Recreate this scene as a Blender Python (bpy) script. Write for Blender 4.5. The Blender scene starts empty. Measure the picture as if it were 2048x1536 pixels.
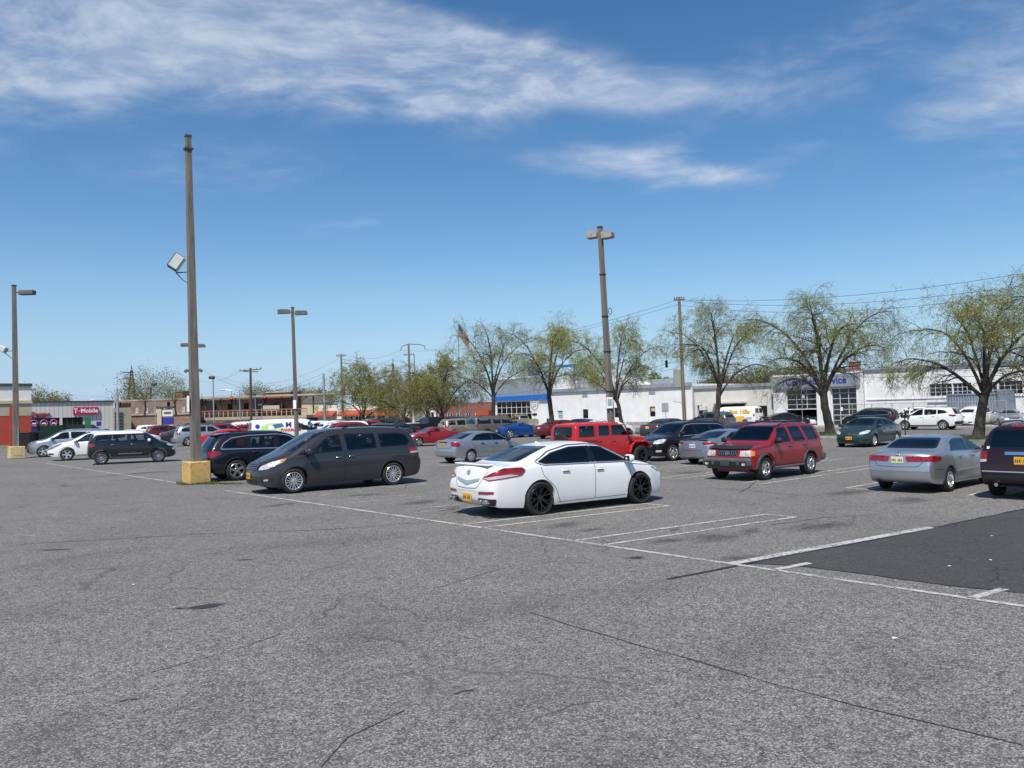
import bpy, bmesh, math, random
import numpy as np
from mathutils import Vector, Matrix
from mathutils.bvhtree import BVHTree
from mathutils.geometry import delaunay_2d_cdt

SC = bpy.context.scene
COL = SC.collection
rad = math.radians

# ------------------------------------------------------------------ camera
CAM_H, HOR, ROLL, FPX = 2.22, 822.0, -0.026, 1600.0     # eye height, horizon row, horizon slope, focal length (2048 px wide frame)
_ro = math.atan(ROLL)
_pi = math.atan2((HOR - 768.0) * math.cos(_ro), FPX)


def _ray(px, py):
 x, y = px - 1024.0, 768.0 - py
 c, s = math.cos(_ro), math.sin(_ro)
 xr, yr = c * x - s * y, s * x + c * y
 cp, sp = math.cos(_pi), math.sin(_pi)
 return Vector((xr, cp * FPX - sp * yr, sp * FPX + cp * yr))


def G(px, py, z=0.0):
 """ground point seen at a photograph pixel"""
 d = _ray(px, py)
 t = (z - CAM_H) / d.z
 return Vector((d.x * t, d.y * t, z))


def D(px, py, depth):
 """point at a given forward distance seen at a photograph pixel"""
 d = _ray(px, py)
 return Vector((0, 0, CAM_H)) + d * (depth / d.y)


cam_data = bpy.data.cameras.new("camera")
cam = bpy.data.objects.new("camera", cam_data)
COL.objects.link(cam)
_f = (_ray(1024, 768)).normalized()
_r = (_ray(1124, 768) - _ray(1024, 768)).normalized()
_u = _r.cross(_f)
cam.matrix_world = Matrix(((_r.x, _u.x, -_f.x, 0), (_r.y, _u.y, -_f.y, 0), (_r.z, _u.z, -_f.z, CAM_H), (0, 0, 0, 1)))
cam_data.sensor_width = 36.0
cam_data.lens = FPX / 2048.0 * 36.0
cam_data.clip_start = 0.1
cam_data.clip_end = 6000.0
SC.camera = cam

# ------------------------------------------------------------------ sun, sky, exposure
SUN_EL = rad(55.0)
SUN_AZ_DIR = Vector((-0.28, -0.96))          # horizontal direction towards the sun (behind the camera, a little to the left)
sun_data = bpy.data.lights.new("sun", 'SUN')
sun_data.energy = 5.0
sun_data.angle = rad(0.53)
sun_data.color = (1.0, 0.94, 0.85)
sun = bpy.data.objects.new("sun", sun_data)
COL.objects.link(sun)
_to_sun = Vector((SUN_AZ_DIR.x * math.cos(SUN_EL), SUN_AZ_DIR.y * math.cos(SUN_EL), math.sin(SUN_EL)))
sun.rotation_euler = _to_sun.to_track_quat('Z', 'Y').to_euler()

world = bpy.data.worlds.new("World")
SC.world = world
world.cycles.sampling_method = 'MANUAL'
world.cycles.sample_map_resolution = 512
world.use_nodes = True
cy = SC.cycles
cy.max_bounces, cy.diffuse_bounces, cy.glossy_bounces, cy.transmission_bounces, cy.transparent_max_bounces = 5, 2, 3, 3, 10
SC.view_settings.view_transform = 'Standard'
SC.view_settings.look = 'None'
SC.view_settings.exposure = 0.12
SC.view_settings.gamma = 1.0
SC.view_settings.use_curve_mapping = False


class NT:
 """tiny helper around a node tree"""
 def __init__(self, tree):
  self.t = tree
  tree.nodes.clear()

 def n(self, typ, **kw):
  nd = self.t.nodes.new(typ)
  for k, v in kw.items():
   setattr(nd, k, v)
  return nd

 def link(self, a, b):
  self.t.links.new(a, b)

 def put(self, sock, v):
  if hasattr(v, 'is_output'):
   self.t.links.new(v, sock)
  elif isinstance(v, (tuple, list)) and len(v) == 3 and sock.type == 'RGBA':
   sock.default_value = (*v, 1.0)
  else:
   sock.default_value = v

 def m(self, op, a, b=None, c=None, clamp=False):
  nd = self.n('ShaderNodeMath', operation=op, use_clamp=clamp)
  self.put(nd.inputs[0], a)
  if b is not None:
   self.put(nd.inputs[1], b)
  if c is not None:
   self.put(nd.inputs[2], c)
  return nd.outputs[0]

 def mix(self, f, a, b, blend='MIX'):
  nd = self.n('ShaderNodeMix', data_type='RGBA', blend_type=blend)
  self.put(nd.inputs[0], f)
  self.put(nd.inputs[6], a)
  self.put(nd.inputs[7], b)
  return nd.outputs[2]

 def ramp(self, f, stops):
  nd = self.n('ShaderNodeValToRGB')
  els = nd.color_ramp.elements
  while len(els) < len(stops):
   els.new(0.5)
  for e, (p, c) in zip(els, stops):
   e.position = p
   e.color = (c, c, c, 1) if isinstance(c, (int, float)) else (*c, 1)
  self.put(nd.inputs[0], f)
  return nd.outputs[0]

 def noise(self, vec, scale, detail=3.0, rough=0.55, dist=0.0):
  nd = self.n('ShaderNodeTexNoise')
  if vec is not None:
   self.link(vec, nd.inputs['Vector'])
  nd.inputs['Scale'].default_value = scale
  nd.inputs['Detail'].default_value = detail
  nd.inputs['Roughness'].default_value = rough
  nd.inputs['Distortion'].default_value = dist
  return nd.outputs[0]

 def smooth(self, v, lo, hi):
  nd = self.n('ShaderNodeMapRange', interpolation_type='SMOOTHSTEP')
  self.put(nd.inputs[0], v)
  nd.inputs[1].default_value = lo
  nd.inputs[2].default_value = hi
  return nd.outputs[0]

 def mapping(self, vec, scale=(1, 1, 1), rot=(0, 0, 0), loc=(0, 0, 0)):
  nd = self.n('ShaderNodeMapping')
  self.link(vec, nd.inputs[0])
  nd.inputs['Scale'].default_value = scale
  nd.inputs['Rotation'].default_value = rot
  nd.inputs['Location'].default_value = loc
  return nd.outputs[0]


def build_sky():
 w = NT(world.node_tree)
 sky = w.n('ShaderNodeTexSky', sky_type='NISHITA', sun_disc=False)
 sky.sun_elevation = SUN_EL
 sky.sun_rotation = math.atan2(SUN_AZ_DIR.x, SUN_AZ_DIR.y)
 sky.altitude = 10.0
 sky.air_density = 1.0
 sky.dust_density = 0.35
 sky.ozone_density = 2.2
 tc = w.n('ShaderNodeTexCoord').outputs['Generated']
 sep = w.n('ShaderNodeSeparateXYZ')
 w.link(tc, sep.inputs[0])
 X, Y, Z = sep.outputs
 az = w.m('MULTIPLY', w.m('ARCTAN2', X, Y), 57.2958)
 el = w.m('MULTIPLY', w.m('ARCSINE', Z), 57.2958)
 # flat cloud layer coordinates
 zz = w.m('ADD', w.m('MAXIMUM', Z, 0.0), 0.10)
 cu = w.m('DIVIDE', X, zz)
 cv = w.m('DIVIDE', Y, zz)
 comb = w.n('ShaderNodeCombineXYZ')
 w.link(cu, comb.inputs[0]); w.link(cv, comb.inputs[1])
 P = comb.outputs[0]
 warp = w.n('ShaderNodeTexNoise')
 w.link(P, warp.inputs['Vector'])
 warp.inputs['Scale'].default_value = 1.5
 warp.inputs['Detail'].default_value = 3.0
 wsep = w.n('ShaderNodeSeparateColor')
 w.link(warp.outputs['Color'], wsep.inputs[0])
 w1, w2 = wsep.outputs[0], wsep.outputs[1]
 cw = w.n('ShaderNodeVectorMath', operation='MULTIPLY_ADD')
 w.link(warp.outputs['Color'], cw.inputs[0])
 cw.inputs[1].default_value = (.42, .42, 0)
 w.link(P, cw.inputs[2])
 wisp = w.noise(w.mapping(cw.outputs[0], (1.0, 1.75, 1), (0, 0, rad(-14))), 1.7, 6.0, 0.62)
 fine = w.noise(w.mapping(cw.outputs[0], (1.0, 1.2, 1), (0, 0, rad(10))), 7.0, 4.0, 0.62)
 ang = w.n('ShaderNodeCombineXYZ')
 w.link(w.m('MULTIPLY_ADD', w1, 8.0, w.m('ADD', az, -4.0)), ang.inputs[0])
 w.link(w.m('MULTIPLY_ADD', w2, 3.4, w.m('ADD', el, -1.7)), ang.inputs[1])
 # (pixel x, pixel y, half length deg, half height deg, tilt deg, strength) of the cloud masses in view
 blobs = [
  (60, 50, 17, 4.2, -3, 0.8), (330, 20, 16, 4.6, -7, 1.0), (640, 80, 15, 3.4, -8, 1.0), (900, 120, 12, 2.7, -5, 1.1), (1130, 160, 9, 2.3, -5, 1.05),
  (40, 120, 9, 2.0, -4, 0.5), (800, 195, 10, 1.8, -8, 0.5), (1340, 175, 9, 2.2, 4, 0.42), (1560, 140, 10, 2.6, 10, 0.34), (1850, 60, 12, 3.2, 14, 0.36), (2020, 140, 6, 4.0, 30, 0.66),
  (1930, 225, 8, 1.5, 14, 0.42), (1620, 285, 7, 1.0, 13, 0.30), (1230, 335, 8.5, 1.5, -7, 0.75), (1400, 362, 5.5, 0.9, 1, 0.70), (1330, 290, 6, 1.3, 24, 0.36),
  (500, 325, 9, 2.0, 3, 0.46), (660, 446, 4.6, 0.6, 3, 0.40), (820, 342, 2.6, 0.5, 2, 0.34), (970, 270, 6, 1.6, 14, 0.30), (110, 795, 11, 1.2, 0, 0.5), (520, 760, 12, 1.0, 1, 0.36),
  (-420, 150, 16, 4.0, 5, 0.7), (2480, 150, 16, 4.0, 12, 0.5),
 ]
 cover = None
 for (px, py, la, lb, tl, st) in blobs:
  d = _ray(px, py).normalized()
  mp = w.n('ShaderNodeMapping', vector_type='TEXTURE')
  w.link(ang.outputs[0], mp.inputs[0])
  mp.inputs['Location'].default_value = (math.degrees(math.atan2(d.x, d.y)), math.degrees(math.asin(d.z)), 0)
  mp.inputs['Rotation'].default_value = (0, 0, rad(tl))
  mp.inputs['Scale'].default_value = (la, lb, 1)
  ln = w.n('ShaderNodeVectorMath', operation='LENGTH')
  w.link(mp.outputs[0], ln.inputs[0])
  mr = w.n('ShaderNodeMapRange', interpolation_type='SMOOTHSTEP')
  w.link(ln.outputs['Value'], mr.inputs[0])
  mr.inputs[1].default_value, mr.inputs[2].default_value = 0.15, 1.35
  mr.inputs[3].default_value, mr.inputs[4].default_value = st, 0.0
  cover = mr.outputs[0] if cover is None else w.m('ADD', cover, mr.outputs[0])
 # the same thin cloud goes on over the rest of the sky
 rest = w.m('MULTIPLY', w.smooth(w1, 0.48, 0.70), w.smooth(el, 30.0, 44.0))
 cover = w.m('MULTIPLY_ADD', rest, 0.7, cover)
 cover = w.m('MINIMUM', cover, 1.1)
 tex = w.m('MULTIPLY_ADD', fine, 0.30, w.m('MULTIPLY', wisp, 0.70))
 dens = w.m('MULTIPLY', cover, w.smooth(w.m('MULTIPLY_ADD', cover, 0.20, tex), 0.42, 0.84))
 dens = w.m('MULTIPLY', dens, w.m('MULTIPLY_ADD', w.smooth(fine, .35, .7), .24, .46), clamp=True)
 white = w.mix(fine, (5.4, 6.2, 7.6), (7.2, 7.9, 9.0))
 hs = w.n('ShaderNodeHueSaturation')
 hs.inputs['Saturation'].default_value = 1.26
 hs.inputs['Value'].default_value = 1.26
 w.link(sky.outputs[0], hs.inputs['Color'])
 low = w.m('MULTIPLY', w.m('SUBTRACT', 1.0, w.smooth(el, -3.0, 13.0)), 0.92)     # pale blue air towards the horizon
 clear = w.mix(low, hs.outputs[0], (3.4, 5.55, 8.6))
 col = w.mix(dens, clear, white)
 bg = w.n('ShaderNodeBackground')
 w.link(col, bg.inputs[0])
 bg.inputs[1].default_value = 0.09
 out = w.n('ShaderNodeOutputWorld')
 w.link(bg.outputs[0], out.inputs[0])


build_sky()

# ------------------------------------------------------------------ materials
MATS = {}


def pbr(name, col, rough=0.6, metal=0.0, coat=0.0, var=0.0, vscale=3.0, bump=0.0, bscale=30.0, spec=0.5, col2=None, emit=None, detail=5.0, stretch=None):
 """plain surface: base colour with a second tone mixed in by noise, and fine relief"""
 if name in MATS:
  return MATS[name]
 m = bpy.data.materials.new(name)
 m.use_nodes = True
 w = NT(m.node_tree)
 b = w.n('ShaderNodeBsdfPrincipled')
 o = w.n('ShaderNodeOutputMaterial')
 w.link(b.outputs[0], o.inputs[0])
 b.inputs['Roughness'].default_value = rough
 b.inputs['Metallic'].default_value = metal
 b.inputs['Coat Weight'].default_value = coat
 b.inputs['Coat Roughness'].default_value = 0.04
 b.inputs['Specular IOR Level'].default_value = spec
 vec = w.n('ShaderNodeTexCoord').outputs['Object']
 if stretch:
  vec = w.mapping(vec, stretch)
 if var > 0 or col2:
  c2 = col2 or tuple(max(0.0, c * (1 - var)) for c in col)
  f = w.ramp(w.noise(vec, vscale, detail, 0.62), [(0.36, 0.0), (0.66, 1.0)])
  w.put(b.inputs['Base Color'], w.mix(f, col, c2))
 else:
  b.inputs['Base Color'].default_value = (*col, 1)
 if bump > 0:
  bn = w.n('ShaderNodeBump')
  bn.inputs['Strength'].default_value = bump
  bn.inputs['Distance'].default_value = 0.02
  w.link(w.noise(vec, bscale, 4.0), bn.inputs['Height'])
  w.link(bn.outputs[0], b.inputs['Normal'])
 if emit:
  b.inputs['Emission Color'].default_value = (*emit[0], 1)
  b.inputs['Emission Strength'].default_value = emit[1]
 MATS[name] = m
 return m


def glass(name, tint, gloss=1.0):
 if name in MATS:
  return MATS[name]
 m = bpy.data.materials.new(name)
 m.use_nodes = True
 w = NT(m.node_tree)
 tr = w.n('ShaderNodeBsdfTransparent')
 tr.inputs[0].default_value = (*tint, 1)
 gl = w.n('ShaderNodeBsdfGlossy')
 gl.inputs['Roughness'].default_value = 0.02
 fr = w.n('ShaderNodeFresnel')
 fr.inputs[0].default_value = 1.5
 mx = w.n('ShaderNodeMixShader')
 w.put(mx.inputs[0], w.m('MULTIPLY', w.m('ADD', fr.outputs[0], 0.015), 1.35 * gloss, clamp=True))
 w.link(tr.outputs[0], mx.inputs[1])
 w.link(gl.outputs[0], mx.inputs[2])
 o = w.n('ShaderNodeOutputMaterial')
 w.link(mx.outputs[0], o.inputs[0])
 MATS[name] = m
 return m


def paint(name, col, metal=0.0, rough=0.32):
 """car paint with clear coat and a thin uneven film of dust"""
 key = 'paint_' + name
 if key in MATS:
  return MATS[key]
 m = bpy.data.materials.new(key)
 m.use_nodes = True
 w = NT(m.node_tree)
 b = w.n('ShaderNodeBsdfPrincipled')
 o = w.n('ShaderNodeOutputMaterial')
 w.link(b.outputs[0], o.inputs[0])
 b.inputs['Metallic'].default_value = metal
 b.inputs['Specular IOR Level'].default_value = 0.25
 b.inputs['Coat Weight'].default_value = 0.75
 b.inputs['Coat Roughness'].default_value = 0.035
 tc = w.n('ShaderNodeTexCoord').outputs['Object']
 f = w.m('MULTIPLY', w.noise(tc, 5.0, 5.0, 0.6), 0.05, clamp=True)
 w.put(b.inputs['Base Color'], w.mix(f, col, (0.17, 0.155, 0.135)))
 w.put(b.inputs['Roughness'], w.m('ADD', w.m('MULTIPLY', f, 0.5), rough))
 MATS[key] = m
 return m


def M_(k):
 return MATS[k]


pbr('tyre', (0.018, 0.018, 0.019), 0.82, var=0.4, vscale=8)
pbr('black_plastic', (0.014, 0.014, 0.015), 0.55)
pbr('under', (0.010, 0.010, 0.011), 0.9)
pbr('grey_plastic', (0.075, 0.077, 0.08), 0.62, var=0.25, vscale=6)
pbr('chrome', (0.72, 0.73, 0.75), 0.12, 1.0)
pbr('alloy', (0.46, 0.47, 0.49), 0.28, 0.9, coat=0.3)
pbr('alloy_bright', (0.62, 0.63, 0.64), 0.25, 0.75, coat=0.4)
pbr('black_rim', (0.012, 0.012, 0.013), 0.22, 0.4, coat=0.8)
pbr('tail_red', (0.32, 0.008, 0.012), 0.12, coat=1.0, var=0.55, vscale=9)
pbr('tail_clear', (0.62, 0.50, 0.50), 0.12, 0.3, coat=1.0)
pbr('amber', (0.62, 0.20, 0.03), 0.15, coat=1.0)
pbr('lamp_clear', (0.70, 0.69, 0.66), 0.15, 0.15, coat=0.8, var=0.55, vscale=13, detail=2)
pbr('lamp_dark', (0.10, 0.11, 0.12), 0.10, 0.5, coat=1.0, col2=(0.5, 0.52, 0.54), vscale=11, detail=2)
pbr('plate_gold', (0.62, 0.33, 0.02), 0.45)
pbr('plate_white', (0.66, 0.68, 0.68), 0.45, var=0.2, vscale=20)
pbr('plate_cream', (0.66, 0.58, 0.25), 0.45, col2=(0.70, 0.66, 0.45), vscale=10)
pbr('plate_dark', (0.05, 0.05, 0.06), 0.5)
pbr('plate_ink', (0.02, 0.035, 0.12), 0.5)
pbr('seat', (0.09, 0.086, 0.082), 0.85)
pbr('seat_grey', (0.26, 0.25, 0.235), 0.85)
pbr('cabin', (0.07, 0.068, 0.066), 0.85)
pbr('trim_grey', (0.27, 0.31, 0.35), 0.35)
pbr('glass_border', (0.006, 0.006, 0.007), 0.12, coat=0.6)
pbr('glass_solid', (0.006, 0.008, 0.009), 0.05, spec=0.6, coat=0.3)
pbr('white_plain', (0.78, 0.78, 0.77), 0.5)
pbr('decal_blue', (0.06, 0.12, 0.32), 0.4)
pbr('decal_green', (0.38, 0.62, 0.20), 0.4, col2=(0.66, 0.78, 0.55), vscale=2.5)
pbr('decal_red', (0.55, 0.03, 0.03), 0.4)
pbr('decal_black', (0.01, 0.01, 0.012), 0.4)
pbr('decal_gold', (0.70, 0.42, 0.06), 0.4)
pbr('sticker_green', (0.10, 0.50, 0.36), 0.4)
pbr('pink', (0.80, 0.25, 0.35), 0.5)
glass('glass_tint', (0.36, 0.39, 0.39))
glass('glass_light', (0.62, 0.67, 0.66))
glass('glass_shop', (0.30, 0.34, 0.34))


# ------------------------------------------------------------------ mesh helpers
class MB:
 """collects shapes; build() links them as one mesh object"""
 def __init__(self):
  self.v, self.f, self.mi = [], [], []

 def add(self, verts, faces, mi=0):
  o = len(self.v)
  self.v.extend([tuple(p) for p in verts])
  self.f.extend([tuple(i + o for i in f) for f in faces])
  self.mi.extend([mi] * len(faces))
  return self

 def box(self, c, s, mi=0, rz=0.0, mat=None):
  hx, hy, hz = s[0] / 2, s[1] / 2, s[2] / 2
  vs = [Vector((x, y, z)) for z in (-hz, hz) for y in (-hy, hy) for x in (-hx, hx)]
  R = mat if mat is not None else Matrix.Rotation(rz, 3, 'Z')
  vs = [R @ p + Vector(c) for p in vs]
  return self.add(vs, [(0, 2, 3, 1), (4, 5, 7, 6), (0, 1, 5, 4), (2, 6, 7, 3), (1, 3, 7, 5), (0, 4, 6, 2)], mi)

 def rbox(self, c, s, b=0.02, mi=0, mat=None):
  """box with chamfered edges"""
  hx, hy, hz = s[0] / 2, s[1] / 2, s[2] / 2
  b = min(b, hx * 0.9, hy * 0.9, hz * 0.9)
  bm = bmesh.new()
  for sx in (-1, 1):
   for sy in (-1, 1):
    for sz in (-1, 1):
     bm.verts.new((sx * (hx - b), sy * (hy - b), sz * hz))
     bm.verts.new((sx * (hx - b), sy * hy, sz * (hz - b)))
     bm.verts.new((sx * hx, sy * (hy - b), sz * (hz - b)))
  r = bmesh.ops.convex_hull(bm, input=bm.verts)
  bm.verts.index_update()
  R = mat if mat is not None else Matrix.Identity(3)
  self.add([R @ v.co + Vector(c) for v in bm.verts], [[v.index for v in f.verts] for f in bm.faces], mi)
  bm.free()
  return self

 def ellip(self, c, r, n=2.0, mi=0, nu=14, nv=8):
  vs = []
  pw = lambda t: math.copysign(abs(t) ** (2 / n), t)
  for j in range(1, nv):
   f = -math.pi / 2 + math.pi * j / nv
   for i in range(nu):
    a = 2 * math.pi * i / nu
    vs.append((c[0] + r[0] * pw(math.cos(f)) * pw(math.cos(a)), c[1] + r[1] * pw(math.cos(f)) * pw(math.sin(a)), c[2] + r[2] * pw(math.sin(f))))
  vs += [(c[0], c[1], c[2] - r[2]), (c[0], c[1], c[2] + r[2])]
  k = (nv - 1) * nu
  fs = [(j * nu + i, j * nu + (i + 1) % nu, (j + 1) * nu + (i + 1) % nu, (j + 1) * nu + i) for j in range(nv - 2) for i in range(nu)]
  fs += [(k, (i + 1) % nu, i) for i in range(nu)] + [(k + 1, k - nu + i, k - nu + (i + 1) % nu) for i in range(nu)]
  return self.add(vs, fs, mi)

 def tube(self, pts, radii, n=8, mi=0, cap=True):
  pts = [Vector(p) for p in pts]
  if not hasattr(radii, '__len__'):
   radii = [radii] * len(pts)
  vs, fs = [], []
  up = None
  for i, p in enumerate(pts):
   t = (pts[min(i + 1, len(pts) - 1)] - pts[max(i - 1, 0)])
   t = t.normalized() if t.length > 1e-9 else Vector((0, 0, 1))
   if up is None:
    a = Vector((0, 0, 1)) if abs(t.z) < 0.9 else Vector((1, 0, 0))
    up = t.cross(a).normalized()
   up = (up - t * up.dot(t)).normalized()
   w = t.cross(up)
   for k in range(n):
    an = 2 * math.pi * k / n
    vs.append(p + (up * math.cos(an) + w * math.sin(an)) * radii[i])
  for i in range(len(pts) - 1):
   for k in range(n):
    k2 = (k + 1) % n
    fs.append((i * n + k, i * n + k2, (i + 1) * n + k2, (i + 1) * n + k))
  if cap:
   fs.append(tuple(reversed(range(n))))
   fs.append(tuple(range((len(pts) - 1) * n, len(pts) * n)))
  return self.add(vs, fs, mi)

 def prism(self, poly, z0, z1, mi=0, M=None):
  n = len(poly)
  vs = [Vector((p[0], p[1], z0)) for p in poly] + [Vector((p[0], p[1], z1)) for p in poly]
  if M is not None:
   vs = [M @ v for v in vs]
  fs = [tuple(reversed(range(n))), tuple(range(n, 2 * n))] + [(i, (i + 1) % n, n + (i + 1) % n, n + i) for i in range(n)]
  return self.add(vs, fs, mi)

 def quad(self, a, b, c, d, mi=0):
  return self.add([a, b, c, d], [(0, 1, 2, 3)], mi)

 def mesh(self, name, mats, smooth=None):
  me = bpy.data.meshes.new(name)
  me.from_pydata(self.v, [], self.f)
  for m in (mats if isinstance(mats, (list, tuple)) else [mats]):
   me.materials.append(MATS[m] if isinstance(m, str) else m)
  if any(self.mi):
   me.polygons.foreach_set('material_index', self.mi)
  if smooth is not None:
   me.polygons.foreach_set('use_smooth', [True] * len(me.polygons))
   if smooth < 179:
    me.set_sharp_from_angle(angle=rad(smooth))
  me.update()
  return me

 def build(self, name, mats, parent=None, smooth=None):
  return obj(name, self.mesh(name, mats, smooth), parent)


def obj(name, me, parent=None, loc=None, rz=None):
 o = bpy.data.objects.new(name, me)
 COL.objects.link(o)
 if parent is not None:
  o.parent = parent
 if loc is not None:
  o.location = loc
 if rz is not None:
  o.rotation_euler = (0, 0, rz)
 return o


def tag(o, label, cat, group=None, kind=None):
 o['label'] = label
 o['category'] = cat
 if group:
  o['group'] = group
 if kind:
  o['kind'] = kind
 return o


def thing(name, label, cat, loc=(0, 0, 0), rz=0.0, group=None):
 o = obj(name, None, None, loc, rz)
 o.empty_display_size = 0.2
 return tag(o, label, cat, group)


def structure(o):
 o['kind'] = 'structure'
 return o


def lettering(name, body, size, mat, parent, loc, rot, extrude=0.01, sx=1.0, align='CENTER', shear=0.0, bold=0.0):
 cu = bpy.data.curves.new(name, 'FONT')
 cu.body = body
 cu.size = size
 cu.extrude = extrude
 cu.align_x = align
 cu.align_y = 'CENTER'
 cu.shear = shear
 cu.offset = bold
 cu.materials.append(MATS[mat])
 o = bpy.data.objects.new(name, cu)
 COL.objects.link(o)
 LETTERS.append((o, name, parent, loc, rot, sx))


LETTERS = []


def letters_to_mesh():
 """turn every text into a plain mesh part"""
 dg = bpy.context.evaluated_depsgraph_get()
 for o, name, parent, loc, rot, sx in LETTERS:
  me = bpy.data.meshes.new_from_object(o.evaluated_get(dg))
  me.name = name
  bpy.data.objects.remove(o)
  n = obj(name, me, parent, loc)
  n.rotation_euler = rot
  n.scale = (sx, 1, 1)


def round_line(pts, r, seg=4, closed=False):
 """polyline with its corners rounded"""
 out = []
 n = len(pts)
 for i in range(n):
  p = np.array(pts[i][:2], float)
  if not closed and i in (0, n - 1):
   out.append(p)
   continue
  a = np.array(pts[i - 1][:2], float)
  b = np.array(pts[(i + 1) % n][:2], float)
  rr = pts[i][2] if len(pts[i]) > 2 else r
  la, lb = np.linalg.norm(a - p), np.linalg.norm(b - p)
  d = min(rr, la * 0.45, lb * 0.45)
  if d < 1e-4:
   out.append(p)
   continue
  p0, p1 = p + (a - p) / la * d, p + (b - p) / lb * d
  for k in range(seg + 1):
   t = k / seg
   out.append(p0 * (1 - t) ** 2 + p * 2 * t * (1 - t) + p1 * t * t)
 return np.array(out)


def in_poly(x, y, poly):
 x, y = np.asarray(x), np.asarray(y)
 res = np.zeros(x.shape, bool)
 n = len(poly)
 j = n - 1
 for i in range(n):
  xi, yi = poly[i][0], poly[i][1]
  xj, yj = poly[j][0], poly[j][1]
  c = ((yi > y) != (yj > y)) & (x < (xj - xi) * (y - yi) / ((yj - yi) if yj != yi else 1e-12) + xi)
  res ^= c
  j = i
 return res


def inset(poly, d):
 """polygon moved inwards by d"""
 P = np.array([p[:2] for p in poly], float)
 n = len(P)
 area = 0.5 * sum(P[i][0] * P[(i + 1) % n][1] - P[(i + 1) % n][0] * P[i][1] for i in range(n))
 sg = 1 if area > 0 else -1
 out = []
 for i in range(n):
  a, p, b = P[i - 1], P[i], P[(i + 1) % n]
  e1, e2 = p - a, b - p
  e1 /= max(np.linalg.norm(e1), 1e-9)
  e2 /= max(np.linalg.norm(e2), 1e-9)
  n1, n2 = np.array((-e1[1], e1[0])) * sg, np.array((-e2[1], e2[0])) * sg
  m = n1 + n2
  k = max(1 + n1.dot(n2), 0.35)
  out.append(p + m * (d / k))
 return np.array(out)


def tri2d(outer, holes=(), den=0.15):
 """triangulate a 2d polygon with holes and inner points"""
 outer = [tuple(p[:2]) for p in outer]
 vs, es = [], []
 for lp in [outer] + [[tuple(p[:2]) for p in h] for h in holes]:
  o = len(vs)
  vs += lp
  es += [(o + i, o + (i + 1) % len(lp)) for i in range(len(lp))]
 a = np.array(outer)
 lo, hi = a.min(0), a.max(0)
 nx, ny = int((hi[0] - lo[0]) / den), int((hi[1] - lo[1]) / den)
 if nx > 0 or ny > 0:
  gx = np.linspace(lo[0], hi[0], nx + 2)[1:-1] if nx > 0 else np.array([(lo[0] + hi[0]) / 2])
  gy = np.linspace(lo[1], hi[1], ny + 2)[1:-1] if ny > 0 else np.array([(lo[1] + hi[1]) / 2])
  X, Y = [q.ravel() for q in np.meshgrid(gx, gy)]
  ok = in_poly(X, Y, inset(outer, den * 0.3))
  for h in holes:
   ok &= ~in_poly(X, Y, inset(h, -den * 0.3))
  vs += [(float(x), float(y)) for x, y in zip(X[ok], Y[ok])]
 r = delaunay_2d_cdt([Vector(p) for p in vs], es, [], 0, 1e-6)
 V = [tuple(p) for p in r[0]]
 T = np.array([tuple(f)[:3] for f in r[2]])
 C = np.array(V)[T].mean(1)
 ok = in_poly(C[:, 0], C[:, 1], outer)
 for h in holes:
  ok &= ~in_poly(C[:, 0], C[:, 1], h)
 F = [tuple(int(i) for i in t) for t in T[ok]]
 return V, F

# ------------------------------------------------------------------ vehicles
TIRE, RIM = {}, {}


def tyre_mesh(R, r, w):
 k = (round(R, 3), round(r, 3), round(w, 3))
 if k not in TIRE:
  b = MB()
  h = w / 2
  prof = [(r - .01, h - .03), (r, h - .012), (r + .012, h - .002), (r + (R - r) * .5, h + .006), (R - .035, h - .004), (R - .012, h - .02), (R, h - .05),
    (R, -h + .05), (R - .012, -h + .02), (R - .035, -h), (r, -h), (r - .01, -h + .03)]
  n = 40
  vs = [(p[0] * math.cos(2 * math.pi * i / n), p[1], p[0] * math.sin(2 * math.pi * i / n)) for i in range(n) for p in prof]
  m = len(prof)
  fs = [(i * m + j, i * m + j + 1, ((i + 1) % n) * m + j + 1, ((i + 1) % n) * m + j) for i in range(n) for j in range(m - 1)]
  b.add(vs, fs)
  # dark back disc and brake behind the spokes
  c = [(0, -h + .05, 0)] + [((r + .005) * math.cos(2 * math.pi * i / n), -h + .05, (r + .005) * math.sin(2 * math.pi * i / n)) for i in range(n)]
  b.add(c, [(0, 1 + i, 1 + (i + 1) % n) for i in range(n)], 1)
  TIRE[k] = b.mesh('wheel', ['tyre', 'under'], 40)
 return TIRE[k]


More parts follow.
